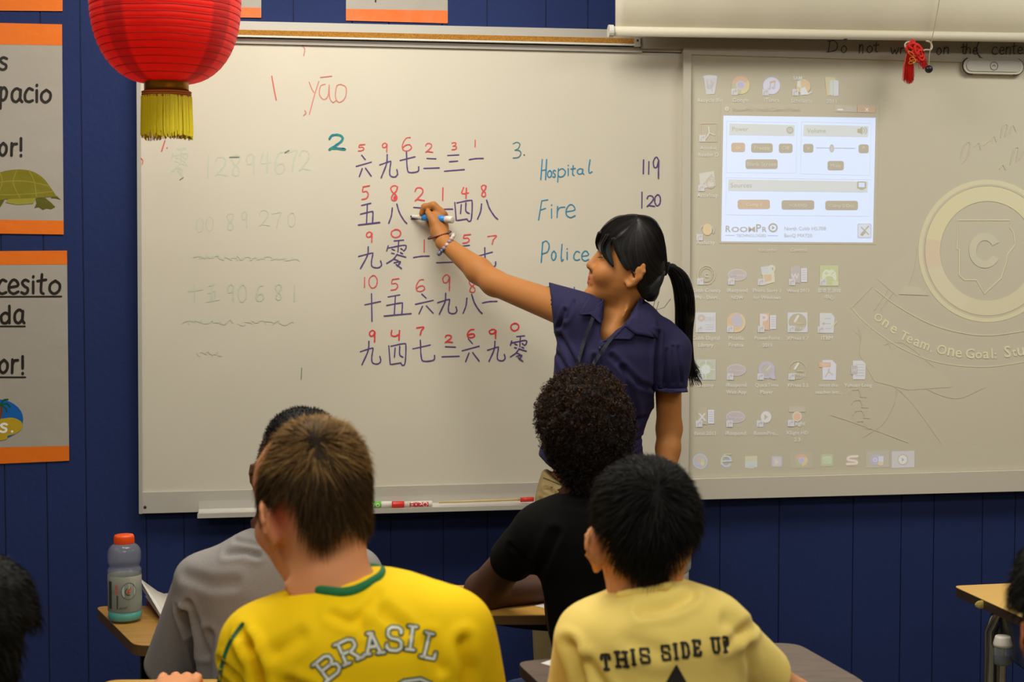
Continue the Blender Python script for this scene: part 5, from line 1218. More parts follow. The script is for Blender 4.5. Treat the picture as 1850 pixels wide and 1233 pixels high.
def ribbons(P0, D0, L, wd, curve, segs=3, colors=None, seed=0, taper=.15):
    """hair strands: P0 roots, D0 directions, L lengths, curve: bend vector added towards the tip"""
    n = len(P0); r = np.random.default_rng(seed)
    side = np.cross(D0, r.normal(size=(n, 3))); side /= np.linalg.norm(side, axis=1, keepdims=True) + 1e-9
    V = np.zeros((n, segs + 1, 2, 3)); 
    for j in range(segs + 1):
        t = j / segs; c_ = P0 + D0 * (L * t)[:, None] + curve * (t * t * L)[:, None]; wj = wd * (1 - (1 - taper) * t ** 1.5)
        V[:, j, 0] = c_ + side * wj / 2; V[:, j, 1] = c_ - side * wj / 2
    base = np.arange(n)[:, None] * (segs + 1) * 2; F = []
    for j in range(segs): F.append(np.concatenate([base + 2 * j, base + 2 * j + 1, base + 2 * j + 3, base + 2 * j + 2], 1))
    F = np.stack(F, 1).reshape(-1, 4)
    col = np.repeat(colors, (segs + 1) * 2, axis=0) if colors is not None else None
    return V.reshape(-1, 3), F, col

def surf_sample(V, Q, n, seed=0, mask=None):
    r = np.random.default_rng(seed); N = np.cross(V[Q[:, 2]] - V[Q[:, 0]], V[Q[:, 3]] - V[Q[:, 1]]); ar = np.linalg.norm(N, axis=1)
    if mask is not None: ar = ar * mask
    i = r.choice(len(Q), n, p=ar / ar.sum()); a, b = r.random((2, n, 1))
    p = V[Q[i, 0]] * (1 - a) * (1 - b) + V[Q[i, 1]] * a * (1 - b) + V[Q[i, 2]] * a * b + V[Q[i, 3]] * (1 - a) * b
    return p, N[i] / (ar[i][:, None] / (mask[i][:, None] if mask is not None else 1) + 1e-12)

def inpoly(px, py, poly):
    poly = np.array(poly, float); r = np.zeros(px.shape, bool); n = len(poly)
    for i in range(n):
        x0, y0 = poly[i - 1]; x1, y1 = poly[i]
        c_ = (y0 > py) != (y1 > py); r ^= c_ & (px < (x1 - x0) * (py - y0) / (y1 - y0 + 1e-12) + x0)
    return r

def mk(name, V, Q, m, parent, base, col=None, smooth=True):
    return link(name, raw_mesh(name, V - np.array(base), Q, col, smooth), m, parent)

def bvh(V, Q): return BVHTree.FromPolygons([tuple(v) for v in V], [tuple(int(i) for i in q) for q in Q])
CAMF = Vector((0, 0, EYE))
def cast(tree, px, py, lift=.0):
    p = P(px, py, 2.0); d = Vector(p) - CAMF; d.normalize(); h = tree.ray_cast(CAMF, d)
    if h[0] is None: return None
    return np.array(h[0] - d * lift)
def decal(ik, tree, name, m, parent, base, lift=.0012, dfall=2.0):
    V = []
    for x, y in ik.V:
        q = cast(tree, x, y, lift)
        V.append(q if q is not None else P(x, y, dfall))
    return link(name, raw_mesh(name, np.array(V) - np.array(base), ik.F, [c_[:3] for c_ in ik.C]), m, parent)
def path3(tree, pts, lift, n=4):
    return [q for q in (cast(tree, x, y, lift) for x, y in catmull(pts, n)) if q is not None]

def rotm(yaw, pitch=0., roll=0.):
    """columns forward, left, up.  yaw 0 = facing away from the camera (+y), 90 = facing left (-x), 180 = towards the camera; pitch up positive; roll: tilt to own left positive"""
    a, b, c_ = map(math.radians, (yaw, pitch, roll))
    f = np.array([-math.sin(a), math.cos(a), 0.]); l = np.array([-math.cos(a), -math.sin(a), 0.]); u = np.array([0, 0, 1.])
    f2 = f * math.cos(b) + u * math.sin(b); u2 = u * math.cos(b) - f * math.sin(b)
    l3 = l * math.cos(c_) - u2 * math.sin(c_); u3 = u2 * math.cos(c_) + l * math.sin(c_)
    return np.stack([f2, l3, u3], 1)

def srow(d, lst, cy, n0=1.):
    """silhouette rows: (photo y, left x, right x, tf, tb[, cy offset])"""
    out = []
    for r in lst:
        a = P(r[1], r[0], d); b = P(r[2], r[0], d); out.append((float(a[2]), float((a[0] + b[0]) / 2), float((b[0] - a[0]) / 2), cy + (r[5] if len(r) > 5 else 0), r[3], r[4]))
    return out

M_skin = mat_attr('skin', .58, sub=.08, spec=.25, bump=.05, bscale=300)
M_hair = mat_attr('hair', .6, spec=.2)
M_jeans = mat('denim', (38, 46, 70), .85, bump=.2, bscale=900); M_khaki = mat('khaki_cotton', (152, 132, 88), .85, bump=.2, bscale=700, var=.08, vscale=20); M_shoe = mat('shoe_rubber', (36, 34, 36), .6)
M_chair = mat('chair_shell_blue', (30, 44, 86), .45); M_pale = mat('chair_shell_pale', (188, 182, 172), .45)

def chair(label, c, d, shell, h=.45, leg=None, bh=.19):
    """molded classroom chair, F position, facing away from the camera"""
    W_ = F2W(np.array([c, d, 0.])); root = empty('classroom_chair', label, 'chair', tuple(W_), -YAW)
    leg = leg or M_chrome
    n = 10
    def grid_(fn, nu, nv, name):
        V = [fn(i / nu, j / nv) for j in range(nv + 1) for i in range(nu + 1)]; F = [(j * (nu + 1) + i, j * (nu + 1) + i + 1, (j + 1) * (nu + 1) + i + 1, (j + 1) * (nu + 1) + i) for j in range(nv) for i in range(nu)]
        o = link(name, raw_mesh(name, V, F, smooth=True), shell, root); s_ = o.modifiers.new('s', 'SOLIDIFY'); s_.thickness = .007; s_.offset = 0; return o
    grid_(lambda u, v: ((u - .5) * .40 * (1 - .12 * (2 * v - 1) ** 2), -.20 + .40 * v, h + .012 * (2 * u - 1) ** 2 - .012 * math.sin(math.pi * v) - (.02 * max(0, v - .85) / .15)), 10, 10, 'seat')
    grid_(lambda u, v: ((u - .5) * (.42 - .05 * v ** 3), -.215 - .05 * v + .045 * (2 * u - 1) ** 2, h + .10 + bh * v - .035 * (abs(2 * u - 1) ** 4) * (1 if v > .5 else -1)), 12, 8, 'backrest')
    for s_ in (-1, 1):
        MB().tube([(s_ * .17, -.245, h + .04 + bh), (s_ * .18, -.205, h + .10), (s_ * .17, -.16, h - .02), (s_ * .17, .12, h - .02)], .0095, 10).build('side_frame', leg, root, True)
        MB().tube([(s_ * .17, -.12, h - .02), (s_ * .2, -.22, .01)], .0095, 10).build('leg', leg, root, True)
        MB().tube([(s_ * .17, .11, h - .02), (s_ * .2, .19, .01)], .0095, 10).build('leg', leg, root, True)
    return root

def pants(root, base, hipc, d, zseat, m, spread=.085, shoe=M_shoe, fwd=.40):
    s = Sdf((hipc - .26, d - .18, -.01), (hipc + .26, d + fwd + .28, zseat + .26), .009, .03)
    s.ell((hipc, d, zseat + .10), (.155, .11, .105))
    for q in (-1, 1):
        s.cone((hipc + q * spread, d + .02, zseat + .085), (hipc + q * (spread + .03), d + fwd, zseat + .075), .080, .058)
        s.cone((hipc + q * (spread + .03), d + fwd, zseat + .065), (hipc + q * (spread + .03), d + fwd + .02, .09), .056, .044)
    V, Q = s.mesh(); V = relax(V, Q, 2); mk('trousers', V, Q, m, root, base)
    for q in (-1, 1):
        s = Sdf((hipc - .3, d + fwd - .12, -.005), (hipc + .3, d + fwd + .22, .13), .008, .02)
        x = hipc + q * (spread + .03); s.ell((x, d + fwd + .01, .045), (.04, .05, .05)).ell((x, d + fwd + .09, .032), (.042, .085, .034))
        V, Q = s.mesh(); V[:, 2] = np.maximum(V[:, 2], .001); mk('shoe', V, Q, shoe, root, base)
# ------------------------------------------------------------------ helper: short hair
def hair_cap(rows, cy_n, poly, d, h=.005, n=2.15, shrink=.0, zcut=None):
    r2 = [(z, cx, w_ - shrink if w_ > .02 else w_, cy, tf - shrink if tf > .02 else tf, tb - shrink if tb > .02 else tb) for z, cx, w_, cy, tf, tb in rows]
    a = np.array(r2); lo = (a[:, 1] - a[:, 2]).min() - .02, (a[:, 3] - a[:, 4]).min() - .02, a[:, 0].min() - .02
    hi = (a[:, 1] + a[:, 2]).max() + .02, (a[:, 3] + a[:, 5]).max() + .02, a[:, 0].max() + .02
    s = Sdf(lo, hi, h, .01); s.loft(r2, n); V, Q = s.mesh(); V = relax(V, Q, 2)
    px, py = F2PX(V); keep = inpoly(px, py, poly)
    return V, Q, keep

def fuzz(V, Q, keep, n, L, lean, wd, cols, seed, center=None, up=0.6, gravity=.35, jitter=.35, segs=3, face=None):
    m = keep[Q].all(1).astype(float)
    if face is not None: m = m * face(V[Q].mean(1))
    p, nr_ = surf_sample(V, Q, n, seed, m); r = np.random.default_rng(seed + 1)
    if center is not None:
        t = p - np.array(center); t -= nr_ * (t * nr_).sum(1, keepdims=True); t /= np.linalg.norm(t, axis=1, keepdims=True) + 1e-6
    else: t = np.zeros_like(p)
    D = nr_ * up + t * lean + r.normal(size=p.shape) * jitter; D /= np.linalg.norm(D, axis=1, keepdims=True)
    Ls = L * (.6 + .8 * r.random(n)); cv = np.tile(np.array([0, 0, -gravity]), (n, 1)) + t * .3 - nr_ * .25
    k = r.random((n, 1)) ** 1.3; c0 = np.array([lin(c)[:3] for c in cols]); col = c0[0] * (1 - k) + c0[1] * k
    return ribbons(p - nr_ * .0015, D, Ls, wd, cv, segs, col, seed)

def merge(parts):
    V = []; F = []; Cc = []; n = 0
    for v, f, c_ in parts: V.append(v); F.append(f + n); Cc.append(c_); n += len(v)
    return np.concatenate(V), np.concatenate(F), np.concatenate(Cc)

def skincol(V, base, fn=None):
    c_ = np.tile(np.array(lin(base)[:3]), (len(V), 1))
    return fn(c_, V) if fn else c_

def collar_path(tree, back, front, lift=.002):
    a = [cast(tree, x, y, lift) for x, y in back]; a = [q for q in a if q is not None]
    p = a + [np.array(q) for q in front]; return list(catmull(p + [p[0]], 5)[:-1])
# ================================================================== STUDENT IN YELLOW AND GREEN
def stu_yellow_green():
    d = 1.95; base = np.array([P(620, 1100, d)[0], d, 0.]); label = 'person with short brown hair in a yellow football shirt with green trim, seen from behind'
    root = empty('person', label, 'person', tuple(F2W(base)), -YAW)
    Pd = lambda x, y, dy=0.: P(x, y, d + dy)
    o = Pd(570, 932, .02); R = rotm(46, -8, 4)
    shl, shr = Pd(470, 1170, .0), Pd(818, 1140, .0)
    el = shl + np.array([-.030, .12, -.24]); er = shr + np.array([.040, .12, -.24])
    tip = PZ(335, 1224, BRDESKZ + .022)
    wl = tip + np.array([-.00, -.16, .012]); wr = er + np.array([-.16, .24, .06])
    s = Sdf((min(el[0], wl[0]) - .1, d - .2, .60), (er[0] + .1, tip[1] + .1, P(0, 740, d)[2] + .03), .0045, .02)
    s.head(o, R, .90, bk=.80); s.ear(o, R, 1.02, 1, 1.0)
    s.cone(Pd(588, 945, .01), Pd(602, 1065, .0), .044, .050, .03)
    s.cone(Pd(566, 975, .045), Pd(590, 1055, .01), .045, .048, .03)
    s.cone(Pd(612, 1085, .01), Pd(500, 1160, .01), .036, .03, .03); s.cone(Pd(612, 1085, .01), Pd(760, 1130, .01), .036, .03, .03)
    s.ell(Pd(640, 1330, .03), (.12, .07, .15))
    s.chain([shl, el, wl], [.036, .033, .024]); s.chain([shr, er, wr], [.036, .033, .024])
    # hands
    for w_, tp, sg in ((wl, tip, 1), (wr, wr + np.array([-.05, .10, -.0]), -1)):
        dirv = tp - w_; dirv /= np.linalg.norm(dirv); lat = np.array([dirv[1], -dirv[0], 0]); pc = w_ + dirv * .05
        s.cone(w_, pc + dirv * .03, .022, .03, .02, flat=(1, 1, .6)); s.cone(pc + lat * .015, pc + dirv * .03 + lat * .02, .014, .014, .015); s.cone(pc - lat * .015, pc + dirv * .03 - lat * .02, .014, .014, .015)
        for k_, (of, ln) in enumerate(((-.028, .055), (-.009, .068), (.010, .065), (.028, .052))):
            a = pc + dirv * .04 + lat * of; b = a + dirv * ln * .55 + np.array([0, 0, .008]); c_ = b + dirv * ln * .5 - np.array([0, 0, .014]); s.chain([a, b, c_], [.0085, .0078, .0068], .004)
        a = w_ + dirv * .03 - lat * .022 * sg; b = a + dirv * .03 - lat * .022 * sg; s.chain([a, b, b + dirv * .028 - lat * .004 * sg], [.011, .0095, .008], .006)
    V, Q = s.mesh(); V = relax(V, Q, 1)
    def cf(c_, V):
        px, py = F2PX(V); e = np.exp(-(((px - 505) / 18) ** 2 + ((py - 935) / 38) ** 2)) * (V[:, 1] < d + .05); red = np.array(lin((226, 96, 76))[:3])
        return c_ * (1 - .6 * e[:, None]) + red * .6 * e[:, None]
    mk('body', V, Q, M_skin, root, base, skincol(V, (218, 148, 104), cf))
    # hair
    rows = srow(d, [(756, 560, 590, .02, .02, -.02), (762, 530, 612, .05, .05, -.01), (776, 503, 636, .075, .075, 0), (803, 483, 655, .088, .09, .01), (830, 469, 666, .096, .10, .01), (858, 460, 672, .10, .10, .01), (885, 456, 675, .098, .098, .01), (913, 459, 674, .092, .09, .01), (940, 464, 674, .088, .08, .01), (962, 476, 668, .080, .07, .01), (985, 498, 662, .070, .05, .005), (1004, 520, 654, .060, .03, 0)], d + .01)
    poly = [(440, 740), (700, 740), (700, 900), (673, 930), (655, 970), (650, 964), (640, 950), (618, 956), (604, 966), (596, 975), (584, 984), (568, 978), (552, 965), (540, 945), (530, 918), (524, 900), (512, 897), (500, 902), (490, 905), (484, 912), (484, 932), (470, 928), (455, 905), (440, 880)]
    V, Q, keep = hair_cap(rows, 2.2, poly, d, .005, shrink=.006)
    cols = ((40, 28, 16), (98, 73, 41)); r = np.random.default_rng(3)
    Vc, Qc = cut(V, Q, keep); cc = np.tile(np.array(lin((40, 28, 15))[:3]), (len(Vc), 1))
    whorl = Pd(575, 790, -.09)
    top = lambda c_: 1. + 0 * c_[:, 2]
    A = fuzz(V, Q, keep, 26000, .017, .9, .00085, cols, 5, whorl, up=.35, gravity=.5, jitter=.16)
    px, py = F2PX(V); tp_ = keep & (py < 850)
    B = fuzz(V, Q, tp_, 7000, .019, .8, .0008, ((120, 86, 44), (176, 138, 84)), 6, whorl, up=.5, gravity=.2, jitter=.25)
    HV, HQ, HC = merge([(Vc, Qc, cc), A, B]); mk('hair', HV, HQ, M_hair, root, base, HC)
    # shirt
    s = Sdf((Pd(360, 1200)[0] - .10, d - .22, .50), (Pd(930, 1200)[0] + .10, d + .36, Pd(0, 1020)[2] + .03), .0055, .035)
    rows = srow(d, [(1038, 640, 720, .03, .05, .0), (1046, 590, 755, .05, .06, 0), (1062, 535, 795, .068, .075, 0), (1082, 490, 822, .082, .085, 0), (1105, 456, 840, .092, .09, 0), (1130, 440, 850, .10, .095, 0), (1160, 432, 858, .105, .10, .0), (1233, 440, 862, .115, .11, .01), (1330, 445, 862, .12, .12, .01), (1500, 455, 850, .115, .13, .02), (1700, 470, 840, .11, .13, .02)], d)
    s.loft(rows, 2.3)
    sl_e = shl + (el - shl) * .80; sr_e = shr + (er - shr) * .80
    s.cone(shl, sl_e, .050, .058, .04); s.cone(shr, sr_e, .050, .058, .04)
    V, Q = s.mesh(); V = relax(V, Q, 2)
    V = folds(V, Q, d, [([(612, 1085), (650, 1100), (690, 1060)], .006, .004), ([(470, 1145), (486, 1180), (498, 1240)], .008, .012), ([(455, 1130), (470, 1145)], .008, .008), ([(410, 1185), (445, 1205), (470, 1233)], .006, .006), ([(545, 1200), (600, 1220), (640, 1235)], .009, .005), ([(838, 1140), (845, 1190), (842, 1240)], .009, .008), ([(700, 1080), (740, 1110)], .008, .004), ([(660, 1090), (668, 1110)], .006, .003), ([(780, 1130), (800, 1180)], .008, .004), ([(560, 1120), (520, 1150)], .01, .004)])
    V = wrinkle(V, Q, .0016, 24, 3)
    # sleeve openings
    for e_, a_ in ((sl_e, shl), (sr_e, shr)):
        ax = e_ - a_; ax /= np.linalg.norm(ax); V, Q = cut(V, Q, ~(((V - e_) @ ax > .035) & (np.linalg.norm(V - e_, axis=1) < .13)))
    sh = mk('shirt', V, Q, mat('yellow_jersey', (252, 208, 0), .8, spec=.25, bump=.25, bscale=1200, bdist=.002), root, base)
    tree = bvh(V, Q)
    # collar band
    fr = collar_path(tree, [(552, 1064), (575, 1068), (600, 1071), (622, 1072), (645, 1067), (668, 1055), (688, 1041)], [Pd(690, 1032, .05), Pd(665, 1028, .085), Pd(615, 1036, .10), Pd(570, 1048, .085), Pd(547, 1056, .05)])
    MB().tube(fr, .0075, 8, closed=True, flat=.6).build('collar_band', mat('green_trim', (20, 112, 64), .75), root, True, base=base)
    ik = Ink(); G_ = (24, 96, 62)
    ik.line([(438, 1128), (418, 1156), (408, 1178), (400, 1205), (394, 1240)], 7, G_); 
    decal(ik, tree, 'shoulder_piping', mat_attr('shirt_print', .7), root, base, .001, d)
    # letters: arched varsity capitals
    GL = {'B': [[(0, 0), (0, 1)], [(-.18, 0), (.5, 0), (.68, .12), (.68, .36), (.5, .48), (0, .48)], [(.5, .48), (.74, .62), (.74, .86), (.55, 1), (-.18, 1)]],
          'R': [[(0, 0), (0, 1)], [(-.18, 0), (.5, 0), (.7, .12), (.7, .38), (.5, .52), (0, .52)], [(.35, .52), (.68, 1)], [(-.18, 1), (.2, 1)], [(.5, 1), (.86, 1)]],
          'A': [[(.3, 0), (0, 1)], [(.3, 0), (.62, 1)], [(.12, .66), (.5, .66)], [(-.16, 1), (.16, 1)], [(.46, 1), (.8, 1)], [(.1, 0), (.36, 0)]],
          'S': [[(.62, .25), (.62, .1), (.46, 0), (.16, 0), (0, .12), (0, .36), (.14, .48), (.5, .52), (.66, .64), (.66, .88), (.48, 1), (.14, 1), (-.02, .88), (-.02, .74)]],
          'I': [[(.2, 0), (.2, 1)], [(-.02, 0), (.42, 0)], [(-.02, 1), (.42, 1)]],
          'L': [[(.1, 0), (.1, 1)], [(-.1, 0), (.32, 0)], [(-.1, 1), (.62, 1), (.62, .72)]]}
    for wgt, c_, nm, lf in ((10.5, (26, 92, 66), 'letter_outline', .0010), (5.4, (226, 224, 214), 'letter', .0022)):
        for ch, cx, cy, rot, hh, wd in (('B', 592, 1206, -38, 38, 40), ('R', 630, 1177, -24, 40, 40), ('A', 674, 1163, -7, 37, 40), ('S', 713, 1155, 4, 42, 38), ('I', 748, 1154, 7, 42, 36), ('L', 779, 1168, 13, 44, 36)):
            ik = Ink(); a = math.radians(rot)
            for st in GL[ch]:
                pts = []
                for u, v in st:
                    x = (u - .33) * wd; y = (v - .5) * hh; pts.append((cx + x * math.cos(a) - y * math.sin(a), cy + x * math.sin(a) + y * math.cos(a)))
                q = []
                for p0, p1 in zip(pts[:-1], pts[1:]): q += [tuple(np.array(p0) * (1 - t) + np.array(p1) * t) for t in (0, .33, .66)]
                q.append(pts[-1]); ik.line(q, wgt, c_, smooth=False)
                for p_ in pts: ik.ell(p_[0], p_[1], wgt / 2, wgt / 2, c_, 8)
            decal(ik, tree, nm, bpy.data.materials['shirt_print'], root, base, lf, d)
    for wgt, c_, lf in ((12, (26, 92, 66), .001), (5, (226, 224, 214), .0022)):
        ik = Ink(); ik.line([(716, 1262), (717, 1240), (730, 1232), (760, 1228), (778, 1236), (784, 1262)], wgt, c_, smooth=False); decal(ik, tree, 'number', bpy.data.materials['shirt_print'], root, base, lf, d)
    pants(root, base, Pd(645, 1500)[0], d + .02, .45, M_jeans)
    chair('classroom chair under the student in yellow and green', float(Pd(645, 1500)[0]), d + .03, M_chair)
stu_yellow_green()

# ================================================================== STUDENT IN PALE YELLOW
def stu_pale():
    d = 2.05; base = np.array([P(1200, 1100, d)[0], d, 0.]); label = 'person with thick black hair in a pale yellow shirt reading THIS SIDE UP'
    root = empty('person', label, 'person', tuple(F2W(base)), -YAW)
    Pd = lambda x, y, dy=0.: P(x, y, d + dy)
    o = Pd(1166, 984, .02); R = rotm(16, 2, 3)
    shl, shr = Pd(1066, 1160, 0), Pd(1300, 1165, .0)
    el = shl + np.array([-.03, .14, -.24]); er = Pd(1432, 1278, .08); wr = Pd(1400, 1345, .30); wl = el + np.array([.12, .22, .08])
    s = Sdf((Pd(960, 1200)[0] - .1, d - .2, .62), (er[0] + .12, d + .52, Pd(0, 820)[2] + .03), .0048, .02)
    s.head(o, R, .84); s.ear(o, R, .98, 1, .9)
    s.cone(Pd(1168, 1000, .01), Pd(1168, 1085, .005), .040, .041, .02); s.cone(Pd(1155, 1000, .05), Pd(1160, 1070, .02), .042, .046, .03)
    s.cone(Pd(1175, 1120, .01), Pd(1090, 1160, .01), .034, .03, .01); s.cone(Pd(1175, 1120, .01), Pd(1265, 1165, .01), .034, .03, .01); s.ell(Pd(1190, 1330, .03), (.12, .07, .15))
    s.chain([shl, el, wl], [.04, .034, .024]); s.chain([shr, er], [.035, .038]); s.chain([er, wr], [.036, .024])
    for w_, dv in ((wl, np.array([.3, 1, -.05])), (wr, np.array([-.3, 1, .0]))):
        dirv = dv / np.linalg.norm(dv); lat = np.array([dirv[1], -dirv[0], 0]); pc = w_ + dirv * .05; sg = -1 if w_ is wr else 1
        s.cone(w_, pc + dirv * .03, .022, .03, .02, flat=(1, 1, .6))
        for of, ln in ((-.028, .055), (-.009, .068), (.010, .065), (.028, .052)):
            a = pc + dirv * .035 + lat * of; b = a + dirv * ln * .55; s.chain([a, b, b + dirv * ln * .4 - np.array([0, 0, .016])], [.0085, .0078, .0068], .004)
        a = w_ + dirv * .03 + lat * .022 * sg; b = a + dirv * .03 + lat * .022 * sg; s.chain([a, b, b + dirv * .028], [.011, .0095, .008], .006)
    V, Q = s.mesh(); V = relax(V, Q, 1)
    def cf(c_, V):
        px, py = F2PX(V); e = np.exp(-(((px - 1076) / 12) ** 2 + ((py - 985) / 26) ** 2)) * (V[:, 1] < d + .05); red = np.array(lin((226, 128, 80))[:3])
        return c_ * (1 - .4 * e[:, None]) + red * .4 * e[:, None]
    mk('body', V, Q, M_skin, root, base, skincol(V, (208, 144, 98), cf))
    rows = srow(d, [(829, 1152, 1180, .02, .02, -.01), (836, 1128, 1214, .055, .055, 0), (850, 1100, 1237, .078, .08, .0), (872, 1078, 1256, .094, .094, .01), (905, 1068, 1269, .102, .104, .01), (945, 1068, 1272, .106, .104, .01), (975, 1072, 1264, .10, .095, .01), (1000, 1084, 1246, .09, .08, .01), (1022, 1104, 1228, .078, .06, .01), (1040, 1130, 1212, .062, .04, .0), (1052, 1158, 1205, .05, .02, 0)], d + .01)
    poly = [(1050, 810), (1290, 810), (1290, 960), (1268, 980), (1245, 1015), (1222, 1042), (1200, 1051), (1170, 1050), (1143, 1042), (1118, 1020), (1104, 996), (1097, 974), (1092, 960), (1078, 958), (1070, 966), (1060, 950)]
    V, Q, keep = hair_cap(rows, 2.2, poly, d, .005, shrink=.007)
    Vc, Qc = cut(V, Q, keep); cc = np.tile(np.array(lin((10, 9, 8))[:3]), (len(Vc), 1))
    A = fuzz(V, Q, keep, 26000, .019, .7, .0009, ((9, 8, 7), (18, 15, 12)), 15, Pd(1200, 880, -.1), up=.5, gravity=.3, jitter=.2)
    HV, HQ, HC = merge([(Vc, Qc, cc), A]); mk('hair', HV, HQ, M_hair, root, base, HC)
    s = Sdf((Pd(960, 1200)[0] - .08, d - .22, .50), (Pd(1420, 1200)[0] + .10, d + .36, Pd(0, 1030)[2] + .03), .0055, .035)
    rows = srow(d, [(1046, 1188, 1212, .025, .05, -.01), (1055, 1150, 1236, .045, .06, 0), (1068, 1114, 1285, .06, .072, 0), (1080, 1086, 1308, .074, .08, 0), (1095, 1050, 1322, .085, .085, 0), (1115, 1030, 1334, .096, .09, 0), (1145, 1022, 1338, .105, .10, 0), (1200, 1022, 1342, .112, .11, .01), (1260, 1026, 1342, .118, .12, .01), (1400, 1036, 1335, .12, .13, .02), (1620, 1045, 1325, .11, .13, .02)], d)
    s.loft(rows, 2.3)
    sl_e = shl + (el - shl) * .72; ex = Pd(1378, 1230, .055)
    s.cone(shl, sl_e, .042, .056, .04); s.cone(Pd(1284, 1142, .0), ex, .050, .049, .03); 
    V, Q = s.mesh(); V = relax(V, Q, 2)
    V = folds(V, Q, d, [([(1150, 1085), (1200, 1078), (1245, 1062)], .007, .006), ([(1030, 1150), (1048, 1200), (1056, 1240)], .009, .009), ([(1060, 1170), (1100, 1233)], .008, .006), ([(1300, 1104), (1335, 1130)], .010, .004), ([(1342, 1160), (1352, 1200), (1352, 1240)], .008, .004), ([(1190, 1230), (1150, 1240)], .006, .004), ([(1300, 1140), (1340, 1125), (1360, 1130)], .008, .004), ([(1130, 1130), (1180, 1145)], .012, .003)])
    V = wrinkle(V, Q, .0015, 24, 9)
    ax = ex - shr; ax /= np.linalg.norm(ax); hem_c = Pd(1369, 1221, .05)
    V, Q = cut(V, Q, ~(((V - hem_c) @ ax > .012) & (np.linalg.norm(V - hem_c, axis=1) < .14)))
    ax = sl_e - shl; ax /= np.linalg.norm(ax); V, Q = cut(V, Q, ~(((V - sl_e) @ ax > .035) & (np.linalg.norm(V - sl_e, axis=1) < .13)))
    sh = mk('shirt', V, Q, mat('pale_yellow_cotton', (240, 212, 112), .85, bump=.3, bscale=1100, sheen=.1, bdist=.002), root, base); tree = bvh(V, Q)
    fr = collar_path(tree, [(1118, 1078), (1140, 1073), (1165, 1069), (1190, 1064), (1208, 1060)], [Pd(1216, 1052, .03), Pd(1205, 1046, .07), Pd(1165, 1050, .09), Pd(1130, 1062, .07)])
    MB().tube(fr, .0065, 8, closed=True, flat=.6).build('collar', bpy.data.materials['pale_yellow_cotton'], root, True, base=base)
    # lettering THIS SIDE UP along a rising baseline
    Ms = bpy.data.materials['shirt_print']; K = (34, 30, 26)
    SL = {'T': [[(.5, 0), (.5, 1)], [(0, .28), (0, 0), (1, 0), (1, .28)], [(.25, 1), (.75, 1)]], 'H': [[(.15, 0), (.15, 1)], [(.85, 0), (.85, 1)], [(.15, .5), (.85, .5)], [(0, 0), (.35, 0)], [(.65, 0), (1, 0)], [(0, 1), (.35, 1)], [(.65, 1), (1, 1)]],
          'I': [[(.5, 0), (.5, 1)], [(.1, 0), (.9, 0)], [(.1, 1), (.9, 1)]], 'S': [[(.95, .28), (.9, .02), (.1, .02), (.08, .42), (.92, .56), (.92, .98), (.1, .98), (.05, .7)]],
          'D': [[(.15, 0), (.15, 1)], [(0, 0), (.7, 0), (.95, .25), (.95, .75), (.7, 1), (0, 1)]], 'E': [[(.15, 0), (.15, 1)], [(0, 0), (.95, 0), (.95, .22)], [(.15, .5), (.7, .5)], [(0, 1), (.95, 1), (.95, .78)]],
          'U': [[(.15, 0), (.15, .85), (.35, 1), (.65, 1), (.85, .85), (.85, 0)], [(0, 0), (.35, 0)], [(.65, 0), (1, 0)]], 'P': [[(.2, 0), (.2, 1)], [(0, 0), (.8, 0), (.95, .15), (.95, .45), (.8, .55), (.2, .55)], [(0, 1), (.45, 1)]]}
    for ch, x0, x1, dy in (('T', 1085, 1104, 2), ('H', 1110, 1136, 1), ('I', 1139, 1149, 0), ('S', 1154, 1176, 0), ('S', 1193, 1213, 0), ('I', 1216, 1226, 0), ('D', 1230, 1247, 0), ('E', 1251, 1268, -1), ('U', 1284, 1303, -1), ('P', 1306, 1318, 0)):
        ik = Ink(); xc = (x0 + x1) / 2; yt = 1179 + dy - (xc - 1094) * .137; hh = 30
        for st in SL[ch]:
            pts = [(x0 + 2.4 + u * (x1 - x0 - 4.8) - (v - .5) * hh * -.10, yt + 3 + v * (hh - 4)) for u, v in st]; q = []
            for p0, p1 in zip(pts[:-1], pts[1:]): q += [tuple(np.array(p0) * (1 - t) + np.array(p1) * t) for t in (0, .33, .66)]
            q.append(pts[-1]); ik.line(q, 5.8 if len(st) < 6 else 5.2, K, smooth=False, vary=.16)
        decal(ik, tree, 'letter', Ms, root, base, .0014, d)
    ik = Ink()
    for k in range(9):
        y0 = 1202 + k * 8; y1 = y0 + 8; wl_ = (y0 - 1202) * .56 + 1; wl2 = (y1 - 1202) * .56 + 1
        for a, b in ((-1, 0), (0, 1)): ik.poly([(1222 + a * wl_, y0), (1222 + b * wl_, y0), (1222 + b * wl2, y1), (1222 + a * wl2, y1)], K)
    decal(ik, tree, 'arrow_print', Ms, root, base, .0014, d)
    pants(root, base, Pd(1190, 1500)[0], d + .02, .45, M_jeans); chair('classroom chair under the student in pale yellow', float(Pd(1190, 1500)[0]), d + .03, M_chair)
stu_pale()

